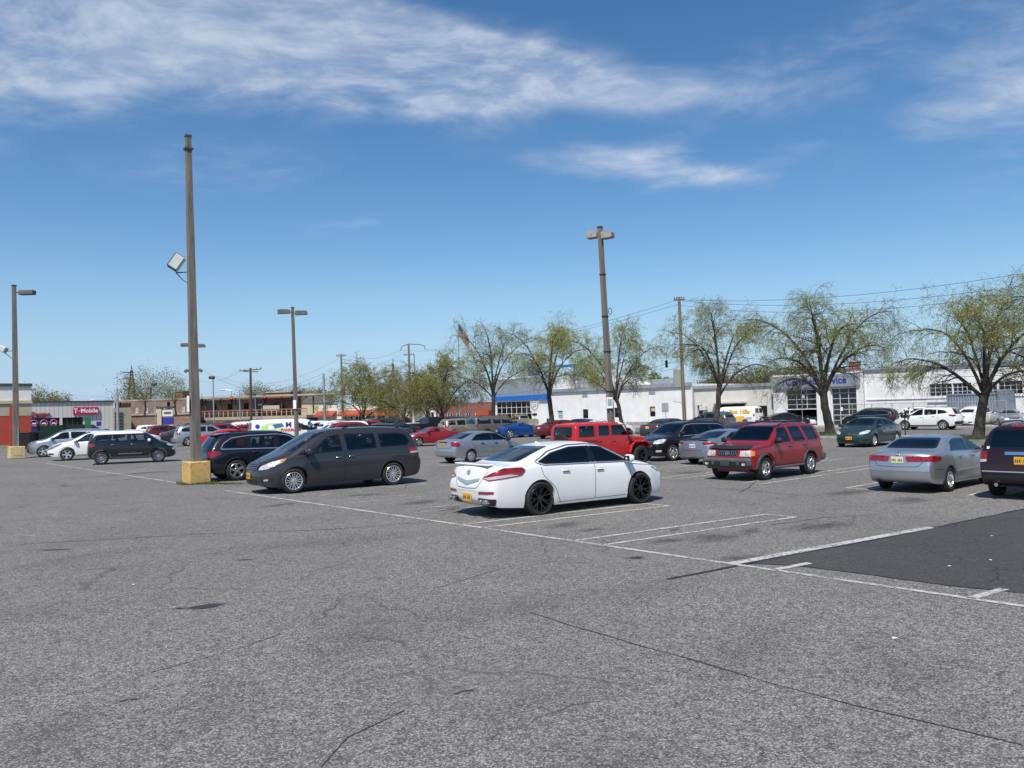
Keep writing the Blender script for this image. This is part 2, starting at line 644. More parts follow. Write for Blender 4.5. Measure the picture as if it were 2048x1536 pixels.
def rim_mesh(style, mat, R, r, w):
 k = (style, mat, round(r, 3), round(w, 3))
 if k in RIM:
  return RIM[k]
 b = MB()
 h = w / 2
 n = 40

 def lathe(prof, mi=0):
  m = len(prof)
  vs = [(p[0] * math.cos(2 * math.pi * i / n), p[1], p[0] * math.sin(2 * math.pi * i / n)) for i in range(n) for p in prof]
  b.add(vs, [(i * m + j, i * m + j + 1, ((i + 1) % n) * m + j + 1, ((i + 1) % n) * m + j) for i in range(n) for j in range(m - 1)], mi)
 lathe([(r + .004, h - .006), (r - .004, h + .002), (r - .018, h - .002), (r - .026, h - .02), (r - .03, -h + .06)])
 lathe([(r * .55, -h + .09), (.06, -h + .09)], 1)      # brake disc

 def spoke(a, r0, r1, w0, w1, y0, y1, t=.028, skew=0.0):
  e0 = np.array((math.cos(a), math.sin(a)))
  e1 = np.array((math.cos(a + skew), math.sin(a + skew)))
  p0, p1 = np.array((-e0[1], e0[0])), np.array((-e1[1], e1[0]))
  vs = []
  for (e, p, rr, ww, yy) in ((e0, p0, r0, w0, y0), (e1, p1, r1, w1, y1)):
   for s_, dy in ((-1, -t), (-.75, 0), (.75, 0), (1, -t)):
    q = e * rr + p * ww * s_
    vs.append((q[0], yy + dy, q[1]))
  b.add(vs, [(0, 1, 5, 4), (1, 2, 6, 5), (2, 3, 7, 6), (3, 0, 4, 7)])
 yh, yl = h - .03, h - .012
 rr = r - .015
 if style == 'split10':        # five pairs of thin Y spokes
  for i in range(7):
   a = 2 * math.pi * i / 7
   spoke(a, .05, rr * .5, .02, .016, yh - .02, yh - .006)
   spoke(a, rr * .42, rr, .014, .012, yh - .008, yl, skew=.20)
   spoke(a, rr * .42, rr, .014, .012, yh - .008, yl, skew=-.20)
 elif style == 'multi':
  for i in range(8):
   a = 2 * math.pi * i / 8
   spoke(a - .13, .05, rr, .016, .018, yh, yl, skew=-.05)
   spoke(a + .13, .05, rr, .016, .018, yh, yl, skew=.05)
 elif style == 'hubcap':
  lathe([(rr, h - .008), (rr * .9, h + .004), (rr * .45, h + .012), (.04, h + .018), (.0, h + .018)])
  for i in range(9):
   a = 2 * math.pi * (i + .5) / 9
   c, s_ = math.cos(a), math.sin(a)
   b.box((rr * .72 * c, h + .010, rr * .72 * s_), (rr * .28, .012, rr * .13), 1, mat=Matrix.Rotation(-a, 3, 'Y'))
 else:
  ns = int(style)
  ww = {5: .046, 6: .036, 7: .030, 8: .026, 10: .020}.get(ns, .03)
  for i in range(ns):
   a = 2 * math.pi * i / ns + .3
   spoke(a, .045, rr, ww * 1.1, ww * 1.25, yh, yl)
 lathe([(.075, yh - .03), (.07, yh - .002), (.035, yh + .010), (0.001, yh + .010)])
 RIM[k] = b.mesh('rim', [mat, 'under'], 45)
 return RIM[k]


def superell(n, m):
 ph = np.linspace(0, math.pi / 2, 200)
 q, t = np.cos(ph) ** (2 / n), np.sin(ph) ** (2 / n)
 q[-1], t[0] = 0, 0
 d = np.concatenate([[0], np.cumsum(np.hypot(np.diff(q) * 1.6, np.diff(t)))])
 s = np.linspace(0, d[-1], m + 1)
 return np.interp(s, d, q), np.interp(s, d, t)


class Body:
 """car shell lofted from sections along the length; x forward, y left, z up, origin on the ground between the axles"""
 def __init__(self, sp, step):
  self.sp = sp
  top = round_line(sp['top'], sp.get('rt', .10))
  bot = round_line(sp['bot'], .06)
  belt = round_line(sp['belt'], .2)
  plan = round_line(sp['plan'], .25)
  W, wb, R, Ra = sp['W'], sp['wb'], sp['R'], sp['Ra']
  x0, x1 = top[0][0], top[-1][0]
  xs = set(np.linspace(x0, x1, int((x1 - x0) / step) + 2)) | set(top[:, 0]) | set(bot[:, 0])
  na = 15 if step < .07 else 9
  for ax in (-wb / 2, wb / 2):
   xs |= set(ax + Ra * np.cos(np.linspace(0, math.pi, na)))
   xs |= {ax + Ra + .006, ax - Ra - .006}
  xs = sorted(float(x) for x in xs if x0 <= x <= x1)
  keep = [xs[0]]
  for x in xs[1:]:
   if x - keep[-1] > .0045:
    keep.append(x)
  xs = np.array(keep)
  T = np.interp(xs, top[:, 0], top[:, 1])
  B = np.interp(xs, bot[:, 0], bot[:, 1])
  BL = np.interp(xs, belt[:, 0], belt[:, 1])
  PW = W * np.interp(xs, plan[:, 0], plan[:, 1])
  low = sp.get('low', [(0, .93), (.12, .967), (.35, .992), (.62, 1.0), (.88, .987), (1, .968)])
  low = round_line(low, .12)
  tum, cr = sp.get('tum', .55), sp.get('crown', .025)
  nmin, nmax = sp.get('n', (3.5, 8))
  kf, kr = sp.get('kf', .14), sp.get('kr', .09)
  ns, nu = (8, 13) if step < .07 else (6, 9)
  rows = []
  cache = {}
  for i, x in enumerate(xs):
   t_, b_ = T[i], B[i]
   t_ = max(t_, b_ + .002)
   bl = min(BL[i], t_ - .015 * min(1, (t_ - b_) * 10))
   bl = max(bl, b_ + .0005)
   w = PW[i]
   zs = b_
   for ax in (-wb / 2, wb / 2):
    if abs(x - ax) < Ra:
     zs = max(zs, R + math.sqrt(Ra * Ra - (x - ax) ** 2))
   zs = min(zs, bl - .012) if bl - b_ > .03 else b_
   zz = zs + (bl - zs) * np.linspace(0, 1, ns + 1)
   tt = np.clip((zz - b_) / max(bl - b_, 1e-4), 0, 1)
   yy = w * np.interp(tt, low[:, 0], low[:, 1])
   h = t_ - bl
   n = nmin + (nmax - nmin) * min(1, max(0, (h - .08) / .28))
   kq = round(n, 1)
   if kq not in cache:
    cache[kq] = superell(kq, nu)
   q, t = cache[kq]
   zu = bl + h * t
   yu = np.maximum(yy[-1] - tum * (zu - bl), .02) * q
   zu = zu - min(cr, .3 * h) * q * q * t
   ys = np.concatenate([[0, yy[0] * .55, yy[0] * .9], yy, yu[1:]])
   zs_ = np.concatenate([[zs + .004, zs + .004, zs + .002], zz, zu[1:]])
   # nose and tail bow in plan view
   fx = np.clip((x - .15 * x1) / (x1 - .15 * x1), 0, 1) ** 1.6
   rx = np.clip((x - .15 * x0) / (x0 - .15 * x0), 0, 1) ** 1.6
   yn = (ys / W) ** 2
   xx = x - kf * fx * yn + kr * rx * yn
   if abs(x) < wb / 2 + Ra + .02:      # keep the wheel openings where they are
    lo_ = np.clip(1.0 - (zs_ - .45) / .35, 0, 1)
    xx = xx * (1 - lo_) + x * lo_
   rows.append(np.stack([xx, ys, zs_], 1))
  self.rows = np.array(rows)
  m = self.rows.shape[1]
  N = len(xs)
  full = np.concatenate([self.rows, self.rows[:, 1:-1][:, ::-1] * np.array([1, -1, 1])], 1)
  k = full.shape[1]
  V = full.reshape(-1, 3)
  F, MI = [], []
  for i in range(N - 1):
   for j in range(k):
    j2 = (j + 1) % k
    F.append((i * k + j, i * k + j2, (i + 1) * k + j2, (i + 1) * k + j))
    jj = j if j < m - 1 else k - 1 - j
    MI.append(1 if jj < 3 else 0)
  F.append(tuple(reversed(range(k))))
  F.append(tuple(range((N - 1) * k, N * k)))
  MI += [0, 0]
  self.V, self.F, self.MI = V, F, MI
  self.bvh = BVHTree.FromPolygons([tuple(p) for p in V], F)
  self.cuts, self.cutmesh = [], None

 @staticmethod
 def frame(az):
  if az == 'top':
   return Vector((0, 0, 1)), Vector((1, 0, 0)), Vector((0, 1, 0))
  a = rad(az)
  return Vector((math.cos(a), math.sin(a), 0)), Vector((-math.sin(a), math.cos(a), 0)), Vector((0, 0, 1))

 def to2d(self, pts, az):
  o, u, v = self.frame(az)
  return [(Vector(p).dot(u), Vector(p).dot(v)) for p in pts]

 def patch(self, mb, poly, az, off=.004, holes=(), den=.12, mi=0, skirt=.012):
  """lay a flat outline onto the shell along a viewing direction"""
  o, u, v = self.frame(az)
  e = max(.05, min(den, .2))
  V2, F2 = tri2d(densify(poly, e), [densify(h, e) for h in holes], den)
  out, nor = [], []
  for (a, b) in V2:
   org = u * a + v * b
   hit = self.bvh.ray_cast(org + o * 6, -o)
   if hit[0] is None:
    hit = self.bvh.find_nearest(org + o * 2.2)
   nn = hit[1]
   if nn.dot(o) < 0:
    nn = -nn
   out.append(hit[0] + nn * off)
   nor.append(nn)
  n = len(out)
  # every face looks outwards
  F3 = []
  for f in F2:
   a, b, c = out[f[0]], out[f[1]], out[f[2]]
   g = (b - a).cross(c - a)
   F3.append(f if g.dot(o) > 0 else tuple(reversed(f)))
  mb.add(out, F3, mi)
  if skirt:
   cnt = {}
   for f in F3:
    for i in range(len(f)):
     e = (f[i], f[(i + 1) % len(f)])
     cnt[e] = 1
   bd = [e for e in cnt if (e[1], e[0]) not in cnt]
   used = sorted({i for e in bd for i in e})
   ix = {i: k for k, i in enumerate(used)}
   vs = [out[i] for i in used] + [out[i] - nor[i] * (off + skirt) for i in used]
   q = len(used)
   mb.add(vs, [(ix[b], ix[a], q + ix[a], q + ix[b]) for a, b in bd], mi)

 def strip(self, mb, line, az, width, off=.003, mi=0, closed=False, skirt=.004):
  """narrow band along a line on the shell"""
  o, u, v = self.frame(az)
  L = [np.array(p[:2], float) for p in line]
  if closed:
   L = L + [L[0]]
  P = []
  for a, b in zip(L[:-1], L[1:]):
   k = max(1, int(np.linalg.norm(b - a) / .05))
   P += [a + (b - a) * i / k for i in range(k)]
  P.append(L[-1])
  vs = []
  for i, p in enumerate(P):
   d = P[min(i + 1, len(P) - 1)] - P[max(i - 1, 0)]
   if closed and i in (0, len(P) - 1):
    d = P[1] - P[-2]
   d = d / max(np.linalg.norm(d), 1e-9)
   nn = np.array((-d[1], d[0])) * width / 2
   for s_ in (-1, 1):
    q = p + nn * s_
    org = u * q[0] + v * q[1]
    hit = self.bvh.ray_cast(org + o * 6, -o)
    if hit[0] is None:
     hit = self.bvh.find_nearest(org + o * 2.2)
    n2 = hit[1] if hit[1].dot(o) > 0 else -hit[1]
    vs.append(hit[0] + n2 * off)
  fs = []
  for i in range(len(P) - 1):
   f = (2 * i, 2 * i + 1, 2 * i + 3, 2 * i + 2)
   g = (vs[f[1]] - vs[f[0]]).cross(vs[f[2]] - vs[f[0]])
   fs.append(f if g.dot(o) > 0 else tuple(reversed(f)))
  mb.add(vs, fs, mi)

 def open_window(self, poly, az):
  self.cuts.append((poly, az))

 def mesh(self, mats):
  """the shell with its window openings cut out"""
  if self.cutmesh is None:
   bm = bmesh.new()
   vs = [bm.verts.new(p) for p in self.V]
   for f, mi in zip(self.F, self.MI):
    try:
     fc = bm.faces.new([vs[i] for i in f])
     fc.material_index = mi
     fc.smooth = True
    except ValueError:
     pass
   for ax in (-self.sp['wb'] / 2, self.sp['wb'] / 2):      # inner wheel housings
    yb = self.sp['W'] - .32
    r_ = bmesh.ops.create_cube(bm, size=1.0)
    ids = r_['verts']
    for q in ids:
     q.co = Vector((ax + q.co.x * 2 * (self.sp['Ra'] + .03), q.co.y * 2 * yb, .26 + (q.co.z + .5) * (self.sp['R'] + self.sp['Ra'] - .24)))
    for f in {f for q in ids for f in q.link_faces}:
     f.material_index = 1
   for poly, az in self.cuts:
    o, u, v = self.frame(az)
    P = np.array([p[:2] for p in poly])
    lo, hi = P.min(0) - .02, P.max(0) + .02
    lim = .2 if az in (0, 180) else .1

    def local():
     res = []
     for f in bm.faces:
      c = f.calc_center_median()
      d = c.dot(o)
      if (d < -lim if az in (0, 180) else d < lim) or f.normal.dot(o) <= 0.02:
       continue
      a = [q.co.dot(u) for q in f.verts]
      b = [q.co.dot(v) for q in f.verts]
      if max(a) > lo[0] and min(a) < hi[0] and max(b) > lo[1] and min(b) < hi[1]:
       res.append(f)
     return res
    bm.normal_update()
    n = len(P)
    fs = local()
    g = list({w for f in fs for w in f.verts}) + list({w for f in fs for w in f.edges}) + fs
    for i in range(n):
     p, q = P[i], P[(i + 1) % n]
     e = q - p
     no = u * float(-e[1]) + v * float(e[0])
     g = bmesh.ops.bisect_plane(bm, geom=g, dist=1e-5, plane_co=u * float(p[0]) + v * float(p[1]), plane_no=no)['geom']
    fs = [f for f in g if isinstance(f, bmesh.types.BMFace)]
    C = np.array([f.calc_center_median() for f in fs]).reshape(-1, 3)
    ins = in_poly(C @ np.array(u), C @ np.array(v), P)
    kill = [f for f, k in zip(fs, ins) if k]
    bmesh.ops.delete(bm, geom=kill, context='FACES')
   me = bpy.data.meshes.new('body')
   bm.to_mesh(me)
   bm.free()
   me.set_sharp_from_angle(angle=rad(38))
   self.cutmesh = me
   first = me
  else:
   first = self.cutmesh.copy()
  first.materials.clear()
  for m in mats:
   first.materials.append(MATS[m] if isinstance(m, str) else m)
  first.update()
  return first

 def at(self, p, az, off=0.0):
  o, u, v = self.frame(az)
  org = u * Vector(p).dot(u) + v * Vector(p).dot(v)
  hit = self.bvh.ray_cast(org + o * 6, -o)
  if hit[0] is None:
   hit = self.bvh.find_nearest(org + o * 2.2)
  n2 = hit[1] if hit[1].dot(o) > 0 else -hit[1]
  return hit[0] + n2 * off, n2


def densify(poly, e):
 out = []
 n = len(poly)
 for i in range(n):
  a, b = np.array(poly[i][:2], float), np.array(poly[(i + 1) % n][:2], float)
  k = max(1, int(math.ceil(np.linalg.norm(b - a) / e)))
  out += [a + (b - a) * j / k for j in range(k)]
 return out


def mirror_mb(mb):
 b = MB()
 b.v = [(x, -y, z) for x, y, z in mb.v]
 b.f = [tuple(reversed(f)) for f in mb.f]
 b.mi = list(mb.mi)
 return b


def sy(poly):
 """side outline (x, z) as seen from the left: u = -x"""
 return [(-p[0],) + tuple(p[1:]) for p in poly]


PARTCACHE = {}


def build_parts(sp, key, near):
 """all meshes of one model, built once and shared by every car of that model; list of (level, name, mesh, parent index, matslot role)"""
 step = .05 if near else .11
 body = Body(sp, step)
 parts = []          # (name, mesh builder or mesh, mats, smooth, parent name or None)
 gl = sp.get('glass', 'glass_tint') if near else 'glass_solid'
 rng = random.Random(sp.get('seed', 1))

 def win(name, poly2, az, both=False, border=.04, gm=None, trim=None, rnd=.05):
  pl = round_line(poly2, rnd, 3, True)
  a, c = MB(), MB()
  inner = inset(pl, border)
  if near:
   raw = inset(poly2, .016)
   body_open.append((raw, az))
   body.patch(a, inner, az, .001, den=.12, skirt=0)
   body.patch(c, pl, az, .004, holes=[inner], den=.08, skirt=.006)
  else:
   body.patch(a, pl, az, .004, den=.35, skirt=.004)
  parts.append((name, a, [gm or gl], 180, None))
  if near:
   parts.append(('window_frame', c, ['glass_border'], 40, len(parts) - 1))
  i0 = len(parts)
  if trim:
   t = MB()
   body.strip(t, pl, az, trim[1], .006, closed=True)
   parts.append(('window_trim', t, [trim[0]], 40, None))
   if both:
    parts.append(('window_trim', mirror_mb(t), [trim[0]], 40, None))
  if both:
   if near:
    body_open.append(([(-p[0], p[1]) for p in raw], az - 180 if az == 90 else az))
   parts.append((name, mirror_mb(a), [gm or gl], 180, None))
   if near:
    parts.append(('window_frame', mirror_mb(c), ['glass_border'], 40, len(parts) - 1))
 body_open = []
 for poly in sp['win']:
  win('window', sy(poly), 90, True, sp.get('border', .035))
 for poly in sp.get('dlo_trim', []):
  t = MB()
  body.strip(t, round_line(sy(poly), .06, 3, True), 90, sp.get('trim_w', .022), .007, closed=True)
  parts.append(('window_trim', t, [sp.get('trim_mat', 'chrome')], 40, None))
  parts.append(('window_trim', mirror_mb(t), [sp.get('trim_mat', 'chrome')], 40, None))
 wsh = sp['shield']
 win('windshield', [(-wsh[0][0], wsh[0][1]), (wsh[0][0], wsh[0][1]), (wsh[1][0], wsh[1][1]), (-wsh[1][0], wsh[1][1])], 0, False, .045, sp.get('shield_glass', 'glass_light' if near else None), rnd=.08)
 if 'rearglass' in sp:
  rg = sp['rearglass']
  win('rear_window', [(-rg[0][0], rg[0][1]), (rg[0][0], rg[0][1]), (rg[1][0], rg[1][1]), (-rg[1][0], rg[1][1])], 180, False, .045, rnd=.08)
 for poly, az in sp.get('extra_win', []):
  win('rear_window', poly, az, False, .04)
 # lamps and panels: (name, points (x, y, z), azimuth, material, offset, both sides)
 for d in sp.get('panels', []):
  name, pts, az, mat, off, both = d[:6]
  if not near and len(d) > 6 and d[6] == 'near':
   continue
  m = MB()
  pl = round_line(body.to2d(pts, az), d[7] if len(d) > 7 else .03, 2, True)
  body.patch(m, pl, az, off, den=.055 if near else .25, skirt=.02)
  parts.append((name, m, [mat], 40, None))
  if both:
   parts.append((name, mirror_mb(m), [mat], 40, None))
 if near:
  for name, line, az, wd, mat, both in sp.get('strips', []):
   m = MB()
   body.strip(m, body.to2d(line, az) if len(line[0]) == 3 else line, az, wd, .006)
   parts.append((name, m, [mat], 40, None))
   if both:
    parts.append((name, mirror_mb(m), [mat], 40, None))
  if sp.get('seams'):
   m = MB()
   for line in sp['seams']:
    body.strip(m, sy(round_line(line, .08, 3)), 90, .011, .0035)
   for line in sp.get('rear_seams', []):
    body.strip(m, round_line(line, .06, 3), 180, .011, .0035)
   for line in sp.get('front_seams', []):
    body.strip(m, round_line(line, .06, 3), 0, .011, .0035)
   mm = mirror_mb(m)
   m.add(mm.v, mm.f)
   parts.append(('panel_gap', m, ['under'], None, None))
  for (x, z) in sp.get('handles', []):
   p, nrm = body.at((x, 0, z), 90, .022)
   for sd in (1, -1):
    m = MB()
    m.rbox((p.x, sd * p.y, p.z), (.20, .03, .032), .012)
    m.rbox((p.x + .02, sd * (p.y - .018), p.z - .005), (.15, .02, .05), .01, 1)
    parts.append(('door_handle', m, [sp.get('handle_mat', 'PAINT'), 'black_plastic'], 40, None))
 for mr in sp.get('mirror', []):
  x, z, sz = mr
  p, nrm = body.at((x, 0, z), 90)
  for sd in (1, -1):
   m = MB()
   ang = .15
   m.ellip((x + .01, sd * (p.y + .145 * sz), z + .035), (.085 * sz, .125 * sz, .085 * sz), 2.9)
   m.rbox((x + .02, sd * (p.y + .02), z - .035), (.09, .10, .05), .02)
   m.rbox((x - .066 * sz, sd * (p.y + .15 * sz), z + .035), (.012, .18 * sz, .12 * sz), .005, 1)
   parts.append(('side_mirror', m, [sp.get('mirror_mat', 'PAINT'), 'glass_border'], 50, None))
 if near:
  # cabin: floor tub, seats, dashboard, steering wheel
  xa, xb = sp['cabin']
  zb = np.interp(0, [p[0] for p in sp['belt']], [p[1] for p in sp['belt']]) - .06
  yw = sp['W'] * .80
  m = MB()
  m.add([(xa, -yw, zb), (xb, -yw, zb), (xb, yw, zb), (xa, yw, zb), (xa, -yw, .5), (xb, -yw, .5), (xb, yw, .5), (xa, yw, .5)],
   [(4, 5, 6, 7), (0, 1, 5, 4), (2, 3, 7, 6), (1, 2, 6, 5), (3, 0, 4, 7)])
  m.rbox((xb - .12, 0, zb + .0), (.34, yw * 2, .22), .06)
  if sp.get('shelf'):
   m.rbox((sp['shelf'], 0, zb + .02), (.5, yw * 1.8, .06), .02)
  parts.append(('cabin_lining', m, ['cabin'], None, None))
  sm = sp.get('seat', 'seat')
  for x, ys, w in sp.get('seats', []):
   for y in ys:
    m = MB()
    R = Matrix.Rotation(rad(-14), 3, 'Y')
    m.rbox((x, y, zb - .02), (.16, w, .62), .06, mat=R)
    for yy in ((y,) if w < .7 else (y - w * .3, y + w * .3)):
     m.rbox((x - .10, yy, zb + .36), (.11, .26, .19), .045, mat=R)
    m.rbox((x + .24, y, zb - .30), (.5, w, .16), .05)
    parts.append(('seat', m, [sm], 35, None))
  m = MB()
  cx, cy, cz = xb - .38, .36, zb + .05
  ring = [Vector((cx + .06 * math.sin(a), cy + .18 * math.cos(a), cz + .17 * math.sin(a))) for a in np.linspace(0, 2 * math.pi, 17)]
  m.tube(ring, .017, 6, cap=False)
  parts.append(('steering_wheel', m, ['cabin'], 60, None))
 for fn in sp.get('extra', []):
  if near or fn[0] != 'near':
   parts += fn[1](body, sp)
 if near:
  for pl, az in body_open:
   body.open_window(pl, az)
 out = []
 for (nm, mb, mats, sm, par) in parts:
  out.append((nm, mb, mats, sm, par))
 return body, out


def make_car(sp, near, colour, label, cat, ref, px, py, heading, group='cars parked in the lot', name='parked_car', scale=1.0, z=0.0, loc=None, plates=None):
 """ref: which wheel ('FL','FR','RL','RR') touches the ground at pixel (px, py); heading in degrees from +x"""
 key = (id(sp), near)
 root_rz = rad(heading)
 wb, W, R, r = sp['wb'], sp['W'], sp['R'], sp['rim']
 if loc is None:
  g = G(px, py, z)
  if ref == 'C':
   loc = g
  else:
   off = Vector(((wb / 2 if ref[0] == 'F' else -wb / 2), (W - .05 if ref[1] == 'L' else -(W - .05)), 0)) * scale
   loc = g - Matrix.Rotation(root_rz, 3, 'Z') @ off
 root = thing(name, label, cat, (loc[0], loc[1], z), root_rz, group)
 if scale != 1.0:
  root.scale = (scale,) * 3
 if key not in PARTCACHE:
  PARTCACHE[key] = build_parts(sp, key, near)
 body, parts = PARTCACHE[key]
 ck = (key, colour)
 if ck not in PARTCACHE:
  pm = MATS['paint_' + colour]
  bm_ = body.mesh([pm, 'under'])
  ms = []
  for (nm, mb, mats, sm, par) in parts:
   kk = (key, id(mb))
   uses = any(m == 'PAINT' for m in mats)
   if uses or kk not in PARTCACHE:
    me = mb.mesh(nm, [pm if m == 'PAINT' else m for m in mats], sm)
    if not uses:
     PARTCACHE[kk] = me
   else:
    me = PARTCACHE[kk]
   ms.append((nm, me, par))
  PARTCACHE[ck] = (bm_, ms)
 bm_, ms = PARTCACHE[ck]
 obj('body', bm_, root)
 made = []
 for nm, me, par in ms:
  made.append(obj(nm, me, root if par is None else made[par]))
 tw = sp.get('tw', .22)
 tm = tyre_mesh(R, r, tw)
 rm = rim_mesh(sp.get('rims', '5'), sp.get('rim_mat', 'alloy'), R, r, tw)
 for sx in (1, -1):
  for s_ in (1, -1):
   wo = obj('wheel', tm, root, (sx * wb / 2, s_ * (W - tw / 2 - sp.get('wheel_in', .02)), R), 0 if s_ > 0 else math.pi)
   ro = obj('rim', rm, wo)
   wo.rotation_euler[1] = random.Random(hash((px, sx, s_)) & 0xffff).uniform(0, 1.2)
 return root


def plate_parts(where, mat, y=0.0, z=.6, off=.012, w=.31, h=.16):
 def fn(body, sp):
  az = 0 if where == 'front' else 180
  p, n = body.at((0, y, z), az)
  sg = 1 if where == 'front' else -1
  m = MB()
  m.rbox((p.x + sg * .012, y, z), (.02, w, h), .006)
  a = MB()
  rng = random.Random(3)
  if mat != 'plate_dark':
   for k in range(7):
    if k == 3:
     continue
    a.box((p.x + sg * .0225, y - w * .38 + k * w * .127, z - .005), (.003, w * .075, h * .38))
   m.add(a.v, a.f, 1)
  return [('license_plate', m, [mat, 'plate_ink'], None, None)]
 return ('any', fn)

# ------------------------------------------------------------------ vehicle models (metres; x forward from the middle of the wheelbase)
def roof_rails(x0, x1, y, z, mat='black_plastic', cross=(), h=.05):
 def fn(body, sp):
  res = []
  for s_ in (1, -1):
   m = MB()
   pts = []
   for x in np.linspace(x0, x1, 9):
    p, n = body.at((x, y, 0), 'top')
    e = min(1.0, min(x - x0, x1 - x) / .15)
    pts.append((x, s_ * y, p.z + .01 + h * e))
   m.tube(pts, .019, 6)
   res.append(('roof_rail', m, [mat], 60, None))
  for x in cross:
   m = MB()
   p, n = body.at((x, y, 0), 'top')
   m.rbox((x, 0, p.z + h + .02), (.06, 2 * y, .03), .012)
   res.append(('roof_bar', m, [mat], None, None))
  return res
 return ('any', fn)


def blade(name, pts_c, size, mat='PAINT', b=.02, rot=0.0):
 """chamfered bar across the car"""
 def fn(body, sp):
  m = MB()
  m.rbox(pts_c, size, b, mat=Matrix.Rotation(rad(rot), 3, 'Y'))
  return [(name, m, [mat], 35, None)]
 return ('any', fn)


def bars(name, x, z0, z1, n, yw, mat='chrome', t=.018, az=0):
 """grille bars that follow the nose"""
 def fn(body, sp):
  res = []
  for k in range(n):
   z = z0 + (z1 - z0) * (k / max(1, n - 1))
   m = MB()
   body.strip(m, [(-yw, z), (yw, z)], az, t, .014)
   res.append((name, m, [mat], 40, None))
  return res
 return ('near', fn)


def emblem(x, z, az, mat='chrome', r=.05, y=0.0):
 def fn(body, sp):
  m = MB()
  body.patch(m, [(y + r * math.cos(a), z + r * .8 * math.sin(a)) for a in np.linspace(0, 2 * math.pi, 13)[:-1]], az, .012,
    holes=[[(y + r * .62 * math.cos(a), z + r * .5 * math.sin(a)) for a in np.linspace(0, 2 * math.pi, 13)[:-1]]], den=1)
  m.rbox((body.at((0, y, z), az)[0].x + (.008 if az == 0 else -.008), y, z), (.012, r * .35, r * 1.3), .003)
  return [('emblem', m, [mat], 40, None)]
 return ('near', fn)


def antenna(x, y=0.0, kind='fin'):
 def fn(body, sp):
  p, n = body.at((x, y, 0), 'top')
  m = MB()
  if kind == 'fin':
   m.prism([(x - .09, 0), (x + .09, 0), (x - .07, .06)], -.015, .015, M=Matrix(((1, 0, 0, 0), (0, 0, 1, y), (0, 1, 0, p.z), (0, 0, 0, 1))))
   return [('antenna', m, ['PAINT'], None, None)]
  m.tube([(x, y, p.z), (x - .12, y, p.z + .32)], .006, 5)
  return [('antenna', m, ['black_plastic'], None, None)]
 return ('any', fn)


def exhaust(x, ys, z, r=.04, mat='chrome'):
 def fn(body, sp):
  res = []
  for y in ys:
   m = MB()
   m.tube([(x + .25, y, z), (x, y, z)], r, 10)
   res.append(('exhaust_pipe', m, [mat], 50, None))
  return res
 return ('near', fn)


def flare(w=.05, off=.018, mat='grey_plastic', a0=-8, a1=188):
 """band round the wheel openings"""
 def fn(body, sp):
  res = []
  for ax in (-sp['wb'] / 2, sp['wb'] / 2):
   th = [rad(a) for a in np.linspace(a0, a1, 21)]
   Ra, R = sp['Ra'], sp['R']
   outer = [(-(ax + (Ra + w) * math.cos(t)), R + (Ra + w) * math.sin(t)) for t in th]
   inner = [(-(ax + (Ra + .004) * math.cos(t)), R + (Ra + .004) * math.sin(t)) for t in reversed(th)]
   m = MB()
   body.patch(m, outer + inner, 90, off, den=1, skirt=.02)
   res.append(('wheel_arch_trim', m, [mat], 45, None))
   res.append(('wheel_arch_trim', mirror_mb(m), [mat], 45, None))
  return res
 return ('any', fn)


def side_band(x0, x1, z0, z1, mat='grey_plastic', off=.012, name='side_moulding'):
 def fn(body, sp):
  m = MB()
  body.patch(m, [(-x0, z0), (-x1, z0), (-x1, z1), (-x0, z1)], 90, off, den=.2)
  return [(name, m, [mat], 40, None), (name, mirror_mb(m), [mat], 40, None)]
 return ('any', fn)


def pillar(x0, x1, z0, z1):
 return ('door_pillar', [(x0, 0, z0), (x1, 0, z0), (x1, 0, z1), (x0, 0, z1)], 90, 'glass_border', .005, True, 'near', .004)


S5 = [(.32, (-.37, .37), .48), (-.55, (0,), 1.25)]           # two front seats, rear bench

